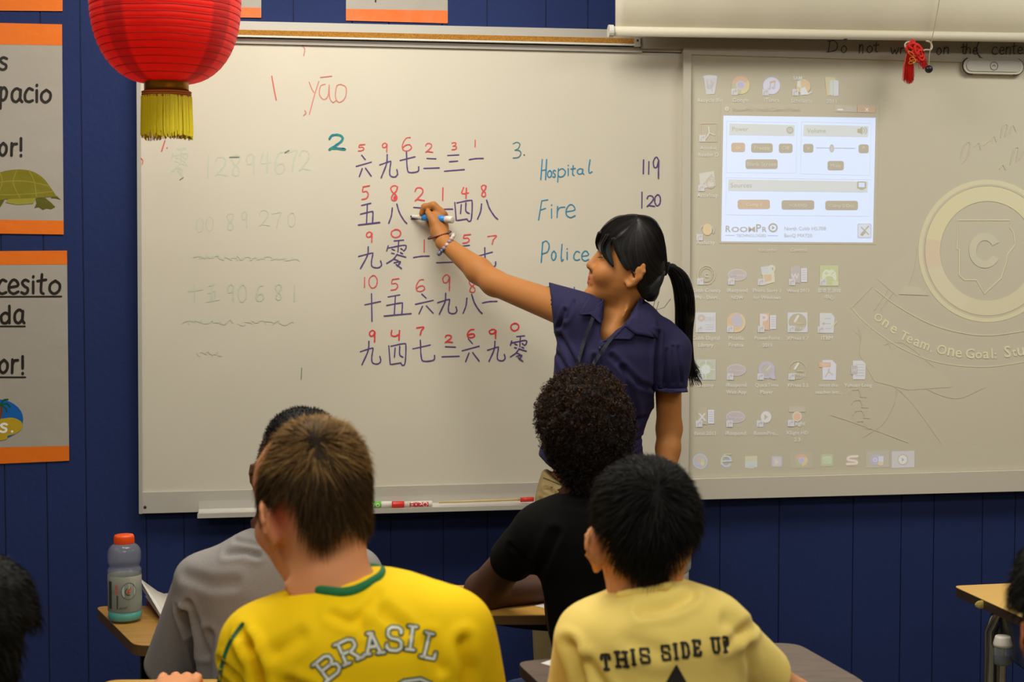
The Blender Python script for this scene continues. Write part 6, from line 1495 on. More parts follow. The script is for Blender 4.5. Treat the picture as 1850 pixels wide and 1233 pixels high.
# ================================================================== STUDENT IN BLACK
def stu_black():
    d = 2.90; base = np.array([P(1050, 1000, d)[0], d, 0.]); label = 'person with a round curly dark afro in a black shirt leaning on the oak desk'
    root = empty('person', label, 'person', tuple(F2W(base)), -YAW)
    Pd = lambda x, y, dy=0.: P(x, y, d + dy)
    o = Pd(1062, 805, .02); R = rotm(14, -6, 2)
    shl, shr = Pd(964, 966, 0), Pd(1146, 966, 0); el = PZ(872, 1096, CURDESK[2] + .034); el[1] = CURDESK[0] + .07
    wl = PZ(1010, 1082, CURDESK[2] + .026); wl[1] = CURDESK[0] + .14; er = Pd(1190, 1100, .22); wr = Pd(1090, 1090, .36)
    s = Sdf((Pd(840, 1200)[0] - .06, d - .2, .62), (er[0] + .1, d + .55, Pd(0, 690)[2] + .03), .005, .02)
    s.head(o, R, .95); s.ear(o, R, 1., 1, .8)
    s.cone(Pd(1060, 830, .02), Pd(1060, 893, .01), .045, .046, .03); s.cone(Pd(1062, 925, .01), Pd(975, 955, 0.01), .034, .03, .03); s.cone(Pd(1062, 925, .01), Pd(1120, 955, .01), .034, .03, .03)
    s.ell(Pd(1060, 1080, .03), (.085, .06, .16))
    s.chain([shl, el, wl], [.034, .039, .026], .02); s.chain([shr, er, wr], [.042, .036, .024])
    for w_, dirv in ((wl, np.array([.9, .35, -.02])), (wr, np.array([-.8, .5, 0]))):
        dirv = dirv / np.linalg.norm(dirv); lat = np.array([dirv[1], -dirv[0], 0]); pc = w_ + dirv * .045
        s.cone(w_, pc + dirv * .03, .022, .028, .02, flat=(1, 1, .6))
        for of, ln in ((-.028, .055), (-.009, .068), (.010, .065), (.028, .052)):
            a = pc + dirv * .03 + lat * of; s.chain([a, a + dirv * ln * .55, a + dirv * ln * .95 - np.array([0, 0, .01])], [.0085, .0078, .0068], .004)
        a = w_ + dirv * .03 - lat * .02; s.chain([a, a + dirv * .03 - lat * .02, a + dirv * .055 - lat * .024], [.011, .0095, .008], .006)
    V, Q = s.mesh(); V = relax(V, Q, 1); mk('body', V, Q, M_skin, root, base, skincol(V, (84, 58, 46)))
    rows = srow(d, [(673, 1050, 1080, .03, .03, 0), (680, 1016, 1098, .065, .065, 0), (692, 994, 1116, .09, .09, 0), (713, 979, 1131, .108, .11, 0), (745, 968, 1142, .12, .122, 0), (775, 971, 1146, .124, .125, 0), (805, 981, 1144, .12, .12, 0), (832, 993, 1136, .108, .10, .0), (855, 1006, 1118, .09, .07, 0), (874, 1024, 1090, .07, .04, -.01), (884, 1030, 1074, .06, .03, -.02)], d + .01)
    a = np.array(rows); s = Sdf((a[:, 1] - a[:, 2]).min() and ((a[:, 1] - a[:, 2]).min() - .03, d - .17, a[:, 0].min() - .02), ((a[:, 1] + a[:, 2]).max() + .03, d + .17, a[:, 0].max() + .03), .0055, .01)
    rr = [(z, cx, w_ - .008 if w_ > .03 else w_, cy, tf - .008, tb - .008) for z, cx, w_, cy, tf, tb in rows]; s.loft(rr, 2.15); V, Q = s.mesh()
    N = vnormals(V, Q); r = np.random.default_rng(21); dd = np.zeros(len(V))
    for i in range(14):
        q = r.normal(size=3) * (60 + 14 * i); dd += np.sin(V @ q + r.uniform(0, 6) + 1.5 * np.sin(V @ (r.normal(size=3) * 50)))
    V = V + N * (dd * .0012)[:, None]
    # face opening at the front
    Lx = (V - o) @ R; keep = ~((Lx[:, 0] > .055) & (Lx[:, 2] < .075) & (np.abs(Lx[:, 1]) < .085))
    Vc, Qc = cut(V, Q, keep); cc = np.tile(np.array(lin((12, 8, 6))[:3]), (len(Vc), 1)); parts = [(Vc, Qc, cc)]
    # little curls: short coiling strands
    p, nn = surf_sample(V, Q, 8500, 22, keep[Q].all(1).astype(float)); n = len(p); segs = 7; t1 = np.cross(nn, r.normal(size=(n, 3))); t1 /= np.linalg.norm(t1, axis=1, keepdims=True); t2 = np.cross(nn, t1)
    ph = r.random(n) * 6.28; rad = .0022 + .0022 * r.random(n); Lh = .006 + .012 * r.random(n) ** 1.6; VV = np.zeros((n, segs + 1, 2, 3)); fr = r.uniform(1.1, 2.0, n)
    sd = r.normal(size=(n, 3)); sd /= np.linalg.norm(sd, axis=1, keepdims=True)
    for j in range(segs + 1):
        t = j / segs; c_ = p + nn * (Lh * t - .002)[:, None] + t1 * (rad * np.cos(ph + 6.28 * fr * t))[:, None] + t2 * (rad * np.sin(ph + 6.28 * fr * t))[:, None]
        VV[:, j, 0] = c_ + sd * .0007; VV[:, j, 1] = c_ - sd * .0007
    b_ = np.arange(n)[:, None] * (segs + 1) * 2; F = np.stack([np.concatenate([b_ + 2 * j, b_ + 2 * j + 1, b_ + 2 * j + 3, b_ + 2 * j + 2], 1) for j in range(segs)], 1).reshape(-1, 4)
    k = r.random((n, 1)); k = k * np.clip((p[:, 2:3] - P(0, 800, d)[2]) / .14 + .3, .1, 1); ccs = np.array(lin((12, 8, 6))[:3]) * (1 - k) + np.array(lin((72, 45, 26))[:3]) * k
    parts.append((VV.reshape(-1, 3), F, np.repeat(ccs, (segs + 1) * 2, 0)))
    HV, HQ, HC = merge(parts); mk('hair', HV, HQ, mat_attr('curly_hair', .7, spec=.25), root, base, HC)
    s = Sdf((Pd(870, 1200)[0] - .06, d - .22, .50), (Pd(1210, 1200)[0] + .08, d + .40, Pd(0, 870)[2] + .02), .006, .035)
    rows = srow(d, [(884, 1040, 1085, .04, .05, 0), (889, 1022, 1100, .058, .06, 0), (898, 992, 1124, .07, .075, 0), (912, 962, 1148, .085, .085, 0), (935, 948, 1154, .095, .09, 0), (970, 950, 1152, .10, .10, .0), (1010, 962, 1146, .105, .105, .01), (1040, 974, 1138, .105, .11, .02), (1100, 988, 1132, .11, .12, .03), (1180, 1000, 1128, .115, .13, .03), (1330, 1002, 1130, .115, .14, .03)], d)
    s.loft(rows, 2.3); hem = shl + (el - shl) * .42; s.cone(Pd(970, 964, 0), hem + (hem - shl) * .25, .050, .045, .03); hr = shr + (er - shr) * .5; s.cone(Pd(1135, 950, 0), hr, .056, .058, .03)
    V, Q = s.mesh(); V = relax(V, Q, 2)
    V = folds(V, Q, d, [([(972, 1030), (985, 990), (1000, 950)], .01, .006), ([(1020, 900), (1060, 905), (1100, 900)], .006, .003), ([(925, 985), (955, 1010)], .006, .004)]); V = wrinkle(V, Q, .002, 22, 19)
    ax = el - shl; ax /= np.linalg.norm(ax); V, Q = cut(V, Q, ~(((V - hem) @ ax > .012) & (np.linalg.norm(V - hem, axis=1) < .11)))
    ax = er - shr; ax /= np.linalg.norm(ax); V, Q = cut(V, Q, ~(((V - hr) @ ax > .02) & (np.linalg.norm(V - hr, axis=1) < .11)))
    o_ = mk('shirt', V, Q, mat('black_cotton', (12, 11, 11), .9, spec=.12, bump=.2, bscale=900, bdist=.002), root, base); so = o_.modifiers.new('s', 'SOLIDIFY'); so.thickness = .002
    fr = collar_path(bvh(V, Q), [(1032, 896), (1045, 893), (1062, 892), (1080, 893), (1094, 896)], [Pd(1100, 894, .04), Pd(1085, 896, .085), Pd(1060, 898, .095), Pd(1036, 896, .08), Pd(1024, 894, .04)])
    MB().tube(fr, .006, 8, closed=True, flat=.6).build('collar', bpy.data.materials['black_cotton'], root, True, base=base)
    pants(root, base, Pd(1065, 1300)[0], d + .03, .45, mat('dark_trousers', (30, 30, 34), .85), fwd=.26); chair('classroom chair under the student in black', float(Pd(1065, 1300)[0]), d + .03, M_chair)
stu_black()

# ================================================================== STUDENT IN GREY
def stu_grey():
    d = 2.72; base = np.array([P(490, 1100, d)[0], d, 0.]); label = 'person with short black hair in a heather grey shirt, partly hidden by another'
    root = empty('person', label, 'person', tuple(F2W(base)), -YAW)
    Pd = lambda x, y, dy=0.: P(x, y, d + dy)
    o = Pd(538, 868, .02); R = rotm(-6, -2, -2)
    shl, shr = Pd(368, 1064, 0), Pd(622, 1040, .0); el = Pd(335, 1215, .10); er = Pd(640, 1190, .16)
    wl = np.array([el[0] + .10, el[1] + .22, ZT + .028]); wr = np.array([er[0] - .12, er[1] + .2, ZT + .03])
    s = Sdf((Pd(280, 1200)[0] - .06, d - .2, .62), (er[0] + .1, d + .55, Pd(0, 750)[2] + .03), .005, .02)
    s.head(o, R, .90); s.ear(o, R, .96, 1, .55); s.ear(o, R, .96, -1, .55)
    s.cone(Pd(520, 900, .02), Pd(505, 968, .01), .050, .050, .03); s.cone(Pd(500, 1000, .01), Pd(400, 1050, .01), .036, .03, .03); s.cone(Pd(500, 1000, .01), Pd(600, 1040, .01), .036, .03, .03)
    s.ell(Pd(495, 1200, .03), (.10, .07, .18)); s.chain([shl, el, wl], [.038, .034, .024]); s.chain([shr, er, wr], [.038, .034, .024])
    for w_, dirv in ((wl, np.array([.4, 1, -.02])), (wr, np.array([-.4, 1, -.02]))):
        dirv = dirv / np.linalg.norm(dirv); lat = np.array([dirv[1], -dirv[0], 0]); pc = w_ + dirv * .045; sg = 1 if w_ is wl else -1
        s.cone(w_, pc + dirv * .03, .022, .028, .02, flat=(1, 1, .6))
        for of, ln in ((-.028, .055), (-.009, .068), (.010, .065), (.028, .052)):
            a = pc + dirv * .03 + lat * of; s.chain([a, a + dirv * ln * .55, a + dirv * ln * .95 - np.array([0, 0, .01])], [.0085, .0078, .0068], .004)
        a = w_ + dirv * .03 + lat * .02 * sg; s.chain([a, a + dirv * .03 + lat * .02 * sg, a + dirv * .055 + lat * .024 * sg], [.011, .0095, .008], .006)
    V, Q = s.mesh(); V = relax(V, Q, 1); mk('body', V, Q, M_skin, root, base, skincol(V, (92, 58, 42)))
    rows = srow(d, [(739, 530, 560, .02, .02, 0), (746, 508, 584, .05, .05, 0), (760, 487, 602, .075, .075, 0), (780, 476, 612, .09, .09, .01), (805, 468, 618, .098, .1, .01), (835, 460, 620, .10, .1, .01), (860, 458, 620, .098, .095, .01), (885, 462, 616, .09, .085, .01), (910, 472, 608, .078, .06, .0), (925, 484, 598, .066, .04, 0)], d + .01)
    poly = [(430, 720), (650, 720), (650, 900), (620, 925), (560, 930), (470, 925), (458, 900), (457, 870), (456, 845), (440, 840)]
    V, Q, keep = hair_cap(rows, 2.2, poly, d, .0055, shrink=.004); Lx = (V - o) @ R; keep &= ~((Lx[:, 0] > .06) & (Lx[:, 2] < .08))
    Vc, Qc = cut(V, Q, keep); cc = np.tile(np.array(lin((16, 13, 11))[:3]), (len(Vc), 1))
    A = fuzz(V, Q, keep, 12000, .009, .2, .0011, ((14, 11, 9), (40, 28, 20)), 25, None, up=.8, gravity=.0, jitter=.5, segs=2)
    HV, HQ, HC = merge([(Vc, Qc, cc), A]); mk('hair', HV, HQ, M_hair, root, base, HC)
    s = Sdf((Pd(280, 1200)[0] - .06, d - .22, .50), (Pd(700, 1200)[0] + .06, d + .40, Pd(0, 930)[2] + .02), .0058, .035)
    rows = srow(d, [(954, 462, 530, .04, .05, 0), (960, 440, 560, .056, .06, 0), (970, 420, 590, .066, .07, 0), (984, 398, 622, .078, .08, 0), (1000, 362, 648, .088, .085, 0), (1022, 345, 660, .096, .09, 0), (1060, 342, 660, .105, .10, 0), (1120, 352, 652, .112, .11, .01), (1200, 362, 645, .12, .12, .02), (1330, 366, 640, .12, .13, .03), (1500, 370, 636, .115, .13, .03)], d)
    s.loft(rows, 2.3); hem = Pd(322, 1185, .085); s.cone(Pd(364, 1056, .0), hem + (hem - shl) * .25, .052, .058, .03); s.cone(Pd(642, 1040, 0), Pd(648, 1150, .13), .05, .055, .03)
    V, Q = s.mesh(); V = relax(V, Q, 2)
    V = folds(V, Q, d, [([(341, 1100), (352, 1150), (356, 1215)], .009, .014), ([(352, 1080), (372, 1130), (380, 1170)], .008, .005), ([(330, 1090), (345, 1140)], .007, .004), ([(420, 990), (455, 985), (480, 990)], .006, .004), ([(345, 1030), (400, 1040), (440, 1035)], .012, .003), ([(392, 1130), (386, 1190), (380, 1233)], .010, .006), ([(430, 970), (460, 972), (490, 974)], .004, .003)]); V = wrinkle(V, Q, .0018, 22, 29)
    hm = Pd(323, 1216, .1); ax = hm - shl; ax /= np.linalg.norm(ax); V, Q = cut(V, Q, ~(((V - hm) @ ax > .0) & (V[:, 0] < Pd(358, 1200)[0])))
    mg = mat('heather_grey_cotton', (142, 136, 134), .9, bump=.3, bscale=1000, var=.12, vscale=420, bdist=.002, stretch=(1, 1, 1.6))
    o_ = mk('shirt', V, Q, mg, root, base); so = o_.modifiers.new('s', 'SOLIDIFY'); so.thickness = .002
    pants(root, base, Pd(500, 1300)[0], d + .03, .45, M_jeans, fwd=.38); chair('classroom chair under the student in grey', float(Pd(500, 1300)[0]), d + .03, M_chair)
stu_grey()

# ================================================================== TWO STUDENTS CUT BY THE FRAME
def stu_edge(d, cx, cy, S, yaw, label, hcol, skin, shirt, hw, hh, ear_side=None, pitch=0, name='person', cap_drop=0.):
    o = P(cx, cy, d); base = np.array([o[0], d, 0.]); root = empty('person', label, 'person', tuple(F2W(base)), -YAW); R = rotm(yaw, pitch, 0)
    zs = o[2] - .24; s = Sdf((o[0] - .33, d - .2, .60), (o[0] + .33, d + .42, o[2] + .16), .0055, .02)
    s.head(o, R, S); s.ear(o, R, S, 1, .9); s.ear(o, R, S, -1, .9); s.cone(o + (0, 0, -.03), (o[0], d - .0, zs + .08), .05 * S, .057, .03)
    for q in (-1, 1):
        sh = np.array([o[0] + q * .155, d, zs]); e_ = sh + np.array([q * .03, .12, -.22]); w_ = e_ + np.array([-q * .10, .20, .02]); s.cone((o[0], d, zs + .05), sh, .05, .045, .03); s.chain([sh, e_, w_], [.044, .037, .024])
        dirv = np.array([-q * .3, 1, 0]); dirv /= np.linalg.norm(dirv); lat = np.array([dirv[1], -dirv[0], 0]); s.cone(w_, w_ + dirv * .07, .022, .028, .02, flat=(1, 1, .6))
        for of, ln in ((-.028, .055), (-.009, .068), (.010, .065), (.028, .052)):
            a = w_ + dirv * .075 + lat * of; s.chain([a, a + dirv * ln * .55, a + dirv * ln * .9 - np.array([0, 0, .01])], [.0085, .0078, .0068], .004)
        a = w_ + dirv * .03 - lat * .02 * -q; s.chain([a, a + dirv * .03 + lat * .02 * q, a + dirv * .055 + lat * .024 * q], [.011, .0095, .008], .006)
    s.ell((o[0], d + .02, zs - .12), (.13, .08, .2)); V, Q = s.mesh(); V = relax(V, Q, 1); mk('body', V, Q, M_skin, root, base, skincol(V, skin))
    zt = o[2] + hh; rows = [(zt, o[0], .012, d, .012, .012), (zt - .012, o[0], hw * .6, d, .06, .06), (zt - .035, o[0], hw * .88, d, .085, .09), (zt - .07, o[0], hw, d, .1, .105), (zt - .11, o[0], hw * 1.0, d + .01, .105, .1), (zt - .15, o[0], hw * .95, d + .01, .1, .09), (zt - .18, o[0], hw * .85, d, .085, .06), (zt - .205, o[0], hw * .7, d, .07, .04)]
    s = Sdf((o[0] - .14, d - .14, o[2] - .12), (o[0] + .14, d + .14, zt + .02), .006, .01); s.loft(rows, 2.15); V, Q = s.mesh(); V = relax(V, Q, 2)
    Lx = (V - o) @ R; keep = ~((Lx[:, 0] > .05) & (Lx[:, 2] < .08)) & ~((Lx[:, 0] > -.022) & (Lx[:, 2] < .032)) & (Lx[:, 2] > -.06)
    Vc, Qc = cut(V, Q, keep); cc = np.tile(np.array(lin(hcol)[:3]), (len(Vc), 1)); h2 = tuple(int(q * 2 + 6) for q in hcol)
    A = fuzz(V, Q, keep, 9000, .014, .6, .0012, (hcol, hcol), 35, o + np.array([0, -.06, .1]), up=.4, gravity=.4, jitter=.25, segs=2); HV, HQ, HC = merge([(Vc, Qc, cc), A]); mk('hair', HV, HQ, M_hair, root, base, HC)
    s = Sdf((o[0] - .33, d - .22, .50), (o[0] + .33, d + .36, zs + .14), .007, .035); zq = zs
    s.loft([(zq + .09, o[0], .05, d, .045, .055), (zq + .075, o[0], .09, d, .06, .065), (zq + .05, o[0], .14, d, .08, .08), (zq + .01, o[0], .175, d, .09, .09), (zq - .06, o[0], .178, d, .1, .1), (zq - .2, o[0], .165, d, .11, .11), (.5, o[0], .15, d + .02, .11, .13)], 2.3)
    for q in (-1, 1): s.cone((o[0] + q * .15, d, zs), (o[0] + q * .178, d + .09, zs - .17), .052, .06, .03)
    V, Q = s.mesh(); V = relax(V, Q, 2); V = wrinkle(V, Q, .0018, 22, 39); mk('shirt', V, Q, mat('cotton', shirt, .85, bump=.2, bscale=900), root, base)
    pants(root, base, o[0], d + .02, .45, M_jeans); chair('classroom chair at the ' + ('left' if cx < 0 else 'right') + ' edge, under the cut-off person', float(o[0]), d + .03, M_chair)
stu_edge(1.75, -85, 1185, .88, 0, 'person at the bottom left corner, only dark hair in view', (12, 10, 8), (150, 104, 74), (60, 62, 66), .094, .125)
stu_edge(1.62, 1972, 1160, .90, 4, 'person at the bottom right corner, only an ear and dark hair in view', (12, 10, 10), (196, 112, 66), (50, 54, 60), .082, .125)
# ================================================================== THE TEACHER
def teacher():
    d = 3.50; base = np.array([P(1090, 700, d)[0], d, 0.]); root = empty('person', 'person with a black ponytail and navy blouse writing on the whiteboard with one arm raised', 'person', tuple(F2W(base)), -YAW)
    Pd = lambda x, y, dy=0.: P(x, y, d + dy)
    o = Pd(1140, 498, .0); R = rotm(97, 17, 0)
    sr = Pd(1036, 566, .0); el = P(893, 512, 3.665); wr = P(801, 438, 3.795)
    sl = Pd(1206, 625, .0); e2 = Pd(1209, 775, .02); w2 = Pd(1203, 880, -.04)
    s = Sdf((P(735, 400, 3.9)[0] - .02, d - .16, .93), (Pd(1260, 600)[0] + .01, 3.93, 1.69), .0034, .012)
    s.head(o, R, .98, k=.01, bk=.66); s.ear(o, R, 1.0, 1, .3, dx=.008); s.ear(o, R, .92, -1, .12, dx=.012)
    s.cone(Pd(1134, 528, .0), Pd(1114, 600, .005), .041, .047, .02); s.cone(Pd(1118, 535, .0), Pd(1106, 560, .0), .03, .034, .02)
    s.cone(Pd(1146, 525, -.034), Pd(1104, 604, -.050), .010, .008, .02); s.cone(Pd(1100, 608, -.045), Pd(1045, 590, -.03), .012, .012, .02); s.cone(Pd(1106, 608, -.045), Pd(1180, 592, -.02), .012, .012, .02)
    s.ell(Pd(1100, 665, .005), (.105, .066, .115), k=.04); s.ell(Pd(1085, 800, .01), (.085, .062, .13), k=.04); s.ell(Pd(1075, 890, .02), (.115, .075, .10), k=.04)
    s.cone(Pd(1112, 598, .01), sr, .035, .038, .03); s.cone(Pd(1112, 598, .01), sl, .033, .031, .03)
    s.cone(sr, el, .0405, .0305, .02); s.cone(el + (wr - el) * .0, el + (wr - el) * .3, .0305, .0315, .015); s.cone(el + (wr - el) * .3, wr, .0315, .0185, .015)
    s.cone(sl, e2, .033, .029, .02); s.chain([e2, e2 + (w2 - e2) * .35, w2], [.029, .0275, .0185], .015)
    # writing hand: palm, four curled fingers, thumb against the pen
    Hp = lambda x, y, q: P(x, y, q)
    s.cone(wr, Hp(795, 420, 3.815), .0185, .021, .012); s.cone(Hp(794, 424, 3.815), Hp(789, 396, 3.835), .0205, .022, .012); s.cone(Hp(799, 410, 3.83), Hp(800, 390, 3.845), .015, .014, .012)
    s.chain([Hp(800, 386, 3.83), Hp(783, 371, 3.83), Hp(767, 374, 3.84), Hp(762, 386, 3.845)], [.0105, .0098, .0088, .0078], .004)
    s.chain([Hp(801, 388, 3.848), Hp(787, 376, 3.858), Hp(772, 381, 3.862), Hp(767, 393, 3.860)], [.0100, .0095, .0088, .0076], .004)
    s.chain([Hp(800, 396, 3.856), Hp(786, 387, 3.868), Hp(774, 393, 3.868), Hp(776, 404, 3.858)], [.0098, .009, .0085, .0075], .004)
    s.chain([Hp(797, 406, 3.855), Hp(786, 399, 3.866), Hp(778, 405, 3.864), Hp(782, 413, 3.852)], [.0088, .0082, .0076, .0068], .004)
    s.chain([Hp(791, 418, 3.805), Hp(785, 402, 3.812), Hp(780, 394, 3.816), Hp(773, 384, 3.826)], [.0130, .0108, .0096, .0080], .006)
    # relaxed hand at her side
    a = w2; dn = np.array([-.02, .0, -1.]); pc = a + dn * .05; s.cone(a, pc, .0185, .022, .012, flat=(.75, 1, 1)); s.cone(pc, pc + dn * .03, .022, .022, .012, flat=(.7, 1, 1))
    for of, ln in ((-.026, .060), (-.009, .070), (.008, .066), (.024, .052)):
        b = pc + dn * .03 + np.array([0, of, 0]); c_ = b + dn * ln * .5 + np.array([-.006, -.002, 0]); s.chain([b, c_, c_ + dn * ln * .5 + np.array([-.012, 0, 0])], [.0082, .0076, .0066], .003)
    b = a + dn * .03 + np.array([-.004, -.02, 0]); s.chain([b, b + np.array([-.012, -.018, -.024]), b + np.array([-.018, -.022, -.05])], [.0105, .0092, .0078], .006)
    V, Q = s.mesh(); V = relax(V, Q, 1)
    def cf(c_, V):
        L = (V - o) @ R / .98
        def blob(X, Y, Z, sx, sy, sz): return np.exp(-(((L[:, 0] - X) / sx) ** 2 + ((np.abs(L[:, 1]) - Y) / sy) ** 2 + ((L[:, 2] - Z) / sz) ** 2))
        for (X, Y, Z, sx, sy, sz, col, am) in ((.098, 0, -.0325, .016, .017, .0042, (150, 66, 58), .95), (.096, 0, -.0445, .016, .016, .0052, (168, 78, 66), .95), (.092, 0, -.0385, .012, .018, .0016, (84, 34, 30), .9), (.07, .045, -.02, .02, .02, .02, (190, 118, 76), .35), (.088, .03, .0195, .02, .014, .0028, (40, 26, 22), .95), (.094, .03, .042, .02, .017, .0035, (60, 42, 34), .7), (.1, .009, -.016, .008, .006, .003, (130, 70, 50), .7)):
            w_ = (blob(X, Y, Z, sx, sy, sz) * am)[:, None]; c_ = c_ * (1 - w_) + np.array(lin(col)[:3]) * w_
        return c_
    mk('body', V, Q, M_skin, root, base, skincol(V, (176, 116, 64), cf))
    # lashes
    b = MB()
    for sd in (1, -1):
        for t in np.linspace(-1, 1, 9):
            p0 = o + R @ (np.array([.089 - .004 * t * t, sd * (.031 + .012 * t), .019]) * .98); p1 = p0 + R @ np.array([.006, sd * .002 * t, -.0035]); b.tube([p0, p1], [.0006, .0002], 4)
    b.build('eyelashes', mat('lash_black', (16, 12, 10), .6), root, base=base)
    # ---------------- blouse
    s = Sdf((Pd(960, 600)[0] - .03, d - .18, Pd(0, 890)[2]), (Pd(1256, 600)[0] + .02, d + .20, Pd(0, 520)[2] + .01), .0042, .025)
    rows = srow(d, [(535, 1100, 1150, .035, .05, .01), (545, 1078, 1168, .05, .055, .0), (560, 1050, 1186, .062, .065, 0), (580, 1030, 1200, .075, .072, 0), (600, 1012, 1208, .083, .078, 0), (640, 1004, 1210, .094, .082, 0), (680, 1001, 1205, .094, .082, 0), (720, 1000, 1188, .082, .078, 0), (757, 996, 1170, .074, .074, .005), (793, 986, 1160, .078, .078, .01), (816, 975, 1162, .083, .082, .01), (840, 972, 1164, .087, .085, .01), (880, 970, 1166, .09, .088, .012)], d)
    hemz = lambda x: np.interp(x, [Pd(968, 0)[0], Pd(990, 0)[0], Pd(1035, 0)[0], Pd(1165, 0)[0]], [Pd(0, 822)[2], Pd(0, 842)[2], Pd(0, 868)[2], Pd(0, 846)[2]])
    s.loft(rows, 2.25, clip=lambda g: (hemz(g[0]) - g[2]).astype(np.float32) + 0 * g[1])
    s.cone(sr + (el - sr) * -.12, sr + (el - sr) * .40, .056, .0485, .03)
    s.ell(Pd(1213, 648, .0), (.047, .050, .066), k=.02); s.cone(Pd(1200, 600, 0), Pd(1222, 628, 0), .030, .034, .02); s.cone(Pd(1210, 660, 0), Pd(1211, 722, .005), .044, .039, .015)
    V, Q = s.mesh(); V = relax(V, Q, 2)
    V = folds(V, Q, d, [([(1012, 605), (1030, 640), (1050, 690)], .006, .006), ([(1008, 640), (1040, 700)], .006, .005), ([(1070, 640), (1060, 700), (1062, 760)], .005, .004), ([(1100, 640), (1150, 690), (1180, 700)], .007, .004), ([(1020, 560), (1010, 590)], .005, .005), ([(1035, 545), (1022, 575)], .005, .004), ([(1184, 600), (1180, 650), (1178, 700)], .006, .008), ([(1200, 630), (1196, 690)], .004, .003), ([(1222, 625), (1228, 690)], .004, .003), ([(1212, 625), (1212, 690)], .004, .0022), ([(1160, 750), (1120, 770), (1080, 765)], .006, .004), ([(1160, 790), (1120, 800)], .005, .004), ([(1158, 815), (1110, 830)], .005, .003), ([(1120, 660), (1140, 720), (1150, 760)], .007, .004), ([(1000, 720), (1010, 780), (1000, 830)], .006, .004), ([(1085, 625), (1078, 700), (1070, 800)], .003, .003)])
    V = wrinkle(V, Q, .0016, 42, 5)
    px, py = F2PX(V)
    V, Q = cut(V, Q, ~((px < 992 + (py - 524) * .11) & (py < 640)))
    px, py = F2PX(V); V, Q = cut(V, Q, ~((py > 705) & (px > 1183)))
    px, py = F2PX(V); vn = [(1086, 530), (1089, 580), (1086, 617), (1092, 614), (1114, 597), (1138, 570), (1160, 540), (1150, 520), (1100, 520)]
    V, Q = cut(V, Q, ~(inpoly(px, py, vn) & (V[:, 1] < d + .01)))
    V, Q = cut(V, Q, ~((V[:, 2] < hemz(V[:, 0]) + .004) & (V[:, 2] < Pd(0, 800)[2])))
    Mn = mat('navy_cotton', (34, 31, 70), .8, spec=.3, bump=.25, bscale=700, bdist=.002, var=.05, vscale=12)
    bl = mk('blouse', V, Q, Mn, root, base); so = bl.modifiers.new('s', 'SOLIDIFY'); so.thickness = .0018; so.offset = -1
    tree = bvh(V, Q)
    def patch(name, poly, lift, m, th=.0025, dfb=-.06, puff=0.):
        """cloth piece laid over the blouse; outline in photograph pixels, triangulated finely"""
        poly = np.array(poly, float); x0, y0 = poly.min(0); x1, y1 = poly.max(0); n = 3.0
        bm_v = []; idx = {}
        fill = []
        pts = list(catmull(np.vstack([poly, poly[:1]]), 3)[:-1]) if False else [tuple(p) for p in poly]
        dens = []
        for p0, p1 in zip(pts, pts[1:] + pts[:1]):
            k = max(2, int(np.hypot(p1[0] - p0[0], p1[1] - p0[1]) / n)); dens += [(p0[0] * (1 - t / k) + p1[0] * t / k, p0[1] * (1 - t / k) + p1[1] * t / k) for t in range(k)]
        c = poly.mean(0); rings = [dens]
        for f in (.75, .5, .25): rings.append([(c[0] + (x - c[0]) * f, c[1] + (y - c[1]) * f) for x, y in dens])
        V2 = []
        for ri, ring in enumerate(rings):
            for x, y in ring:
                q = cast(tree, x, y, lift + puff * (.4 if ri else 1)); V2.append(q if q is not None and q[1] < d + .02 else P(x, y, d + dfb))
        q = cast(tree, c[0], c[1], lift); V2.append(q if q is not None and q[1] < d + .02 else P(c[0], c[1], d + dfb)); m_ = len(dens); F = []
        for ri in range(3):
            for i in range(m_): F.append((ri * m_ + i, ri * m_ + (i + 1) % m_, (ri + 1) * m_ + (i + 1) % m_, (ri + 1) * m_ + i))
        for i in range(m_): F.append((3 * m_ + i, 3 * m_ + (i + 1) % m_, 4 * m_))
        ob = link(name, raw_mesh(name, np.array(V2) - base, F, smooth=True), m, root); so = ob.modifiers.new('s', 'SOLIDIFY'); so.thickness = th; so.offset = 0; return ob
    patch('collar', [(1064, 537), (1091, 541), (1089, 575), (1086, 586), (1076, 577), (1066, 568), (1046, 569), (1054, 550)], .005, Mn, puff=.004)
    patch('collar', [(1157, 538), (1172, 552), (1188, 578), (1188, 612), (1168, 607), (1148, 604), (1138, 596), (1130, 590), (1142, 566)], .005, Mn, puff=.004)
    patch('lapel', [(1148, 604), (1140, 614), (1112, 613), (1089, 618), (1100, 610), (1114, 597), (1132, 586), (1140, 596)], .004, Mn, puff=.002)
    patch('sleeve_band', [(1181, 697), (1196, 701), (1215, 703), (1241, 702), (1243, 709), (1215, 711), (1196, 709), (1181, 705)], .002, Mn)
    dkn = mat('lanyard_navy', (24, 24, 44), .6)
    ik = Ink(); ik.line([(1074, 566), (1066, 588), (1058, 606), (1050, 634), (1041, 672), (1044, 720)], 6.5, (255, 255, 255)); ik.line([(1160, 548), (1134, 580), (1110, 605), (1088, 634), (1068, 666), (1048, 716)], 6.5, (255, 255, 255))
    decal(ik, tree, 'lanyard', dkn, root, base, .0075, d - .06)
    for y in (630, 664, 700, 738, 778):
        q = cast(tree, 1084 - (y - 630) * .10, y, .002)
        if q is not None: MB().ball(q, (.0042, .002, .0042), 12, 6).build('button', dkn, root, True, base=base)
    # ---------------- trousers
    s = Sdf((Pd(960, 900)[0] - .07, d - .17, .03), (Pd(1190, 900)[0] + .07, d + .22, Pd(0, 838)[2]), .006, .025)
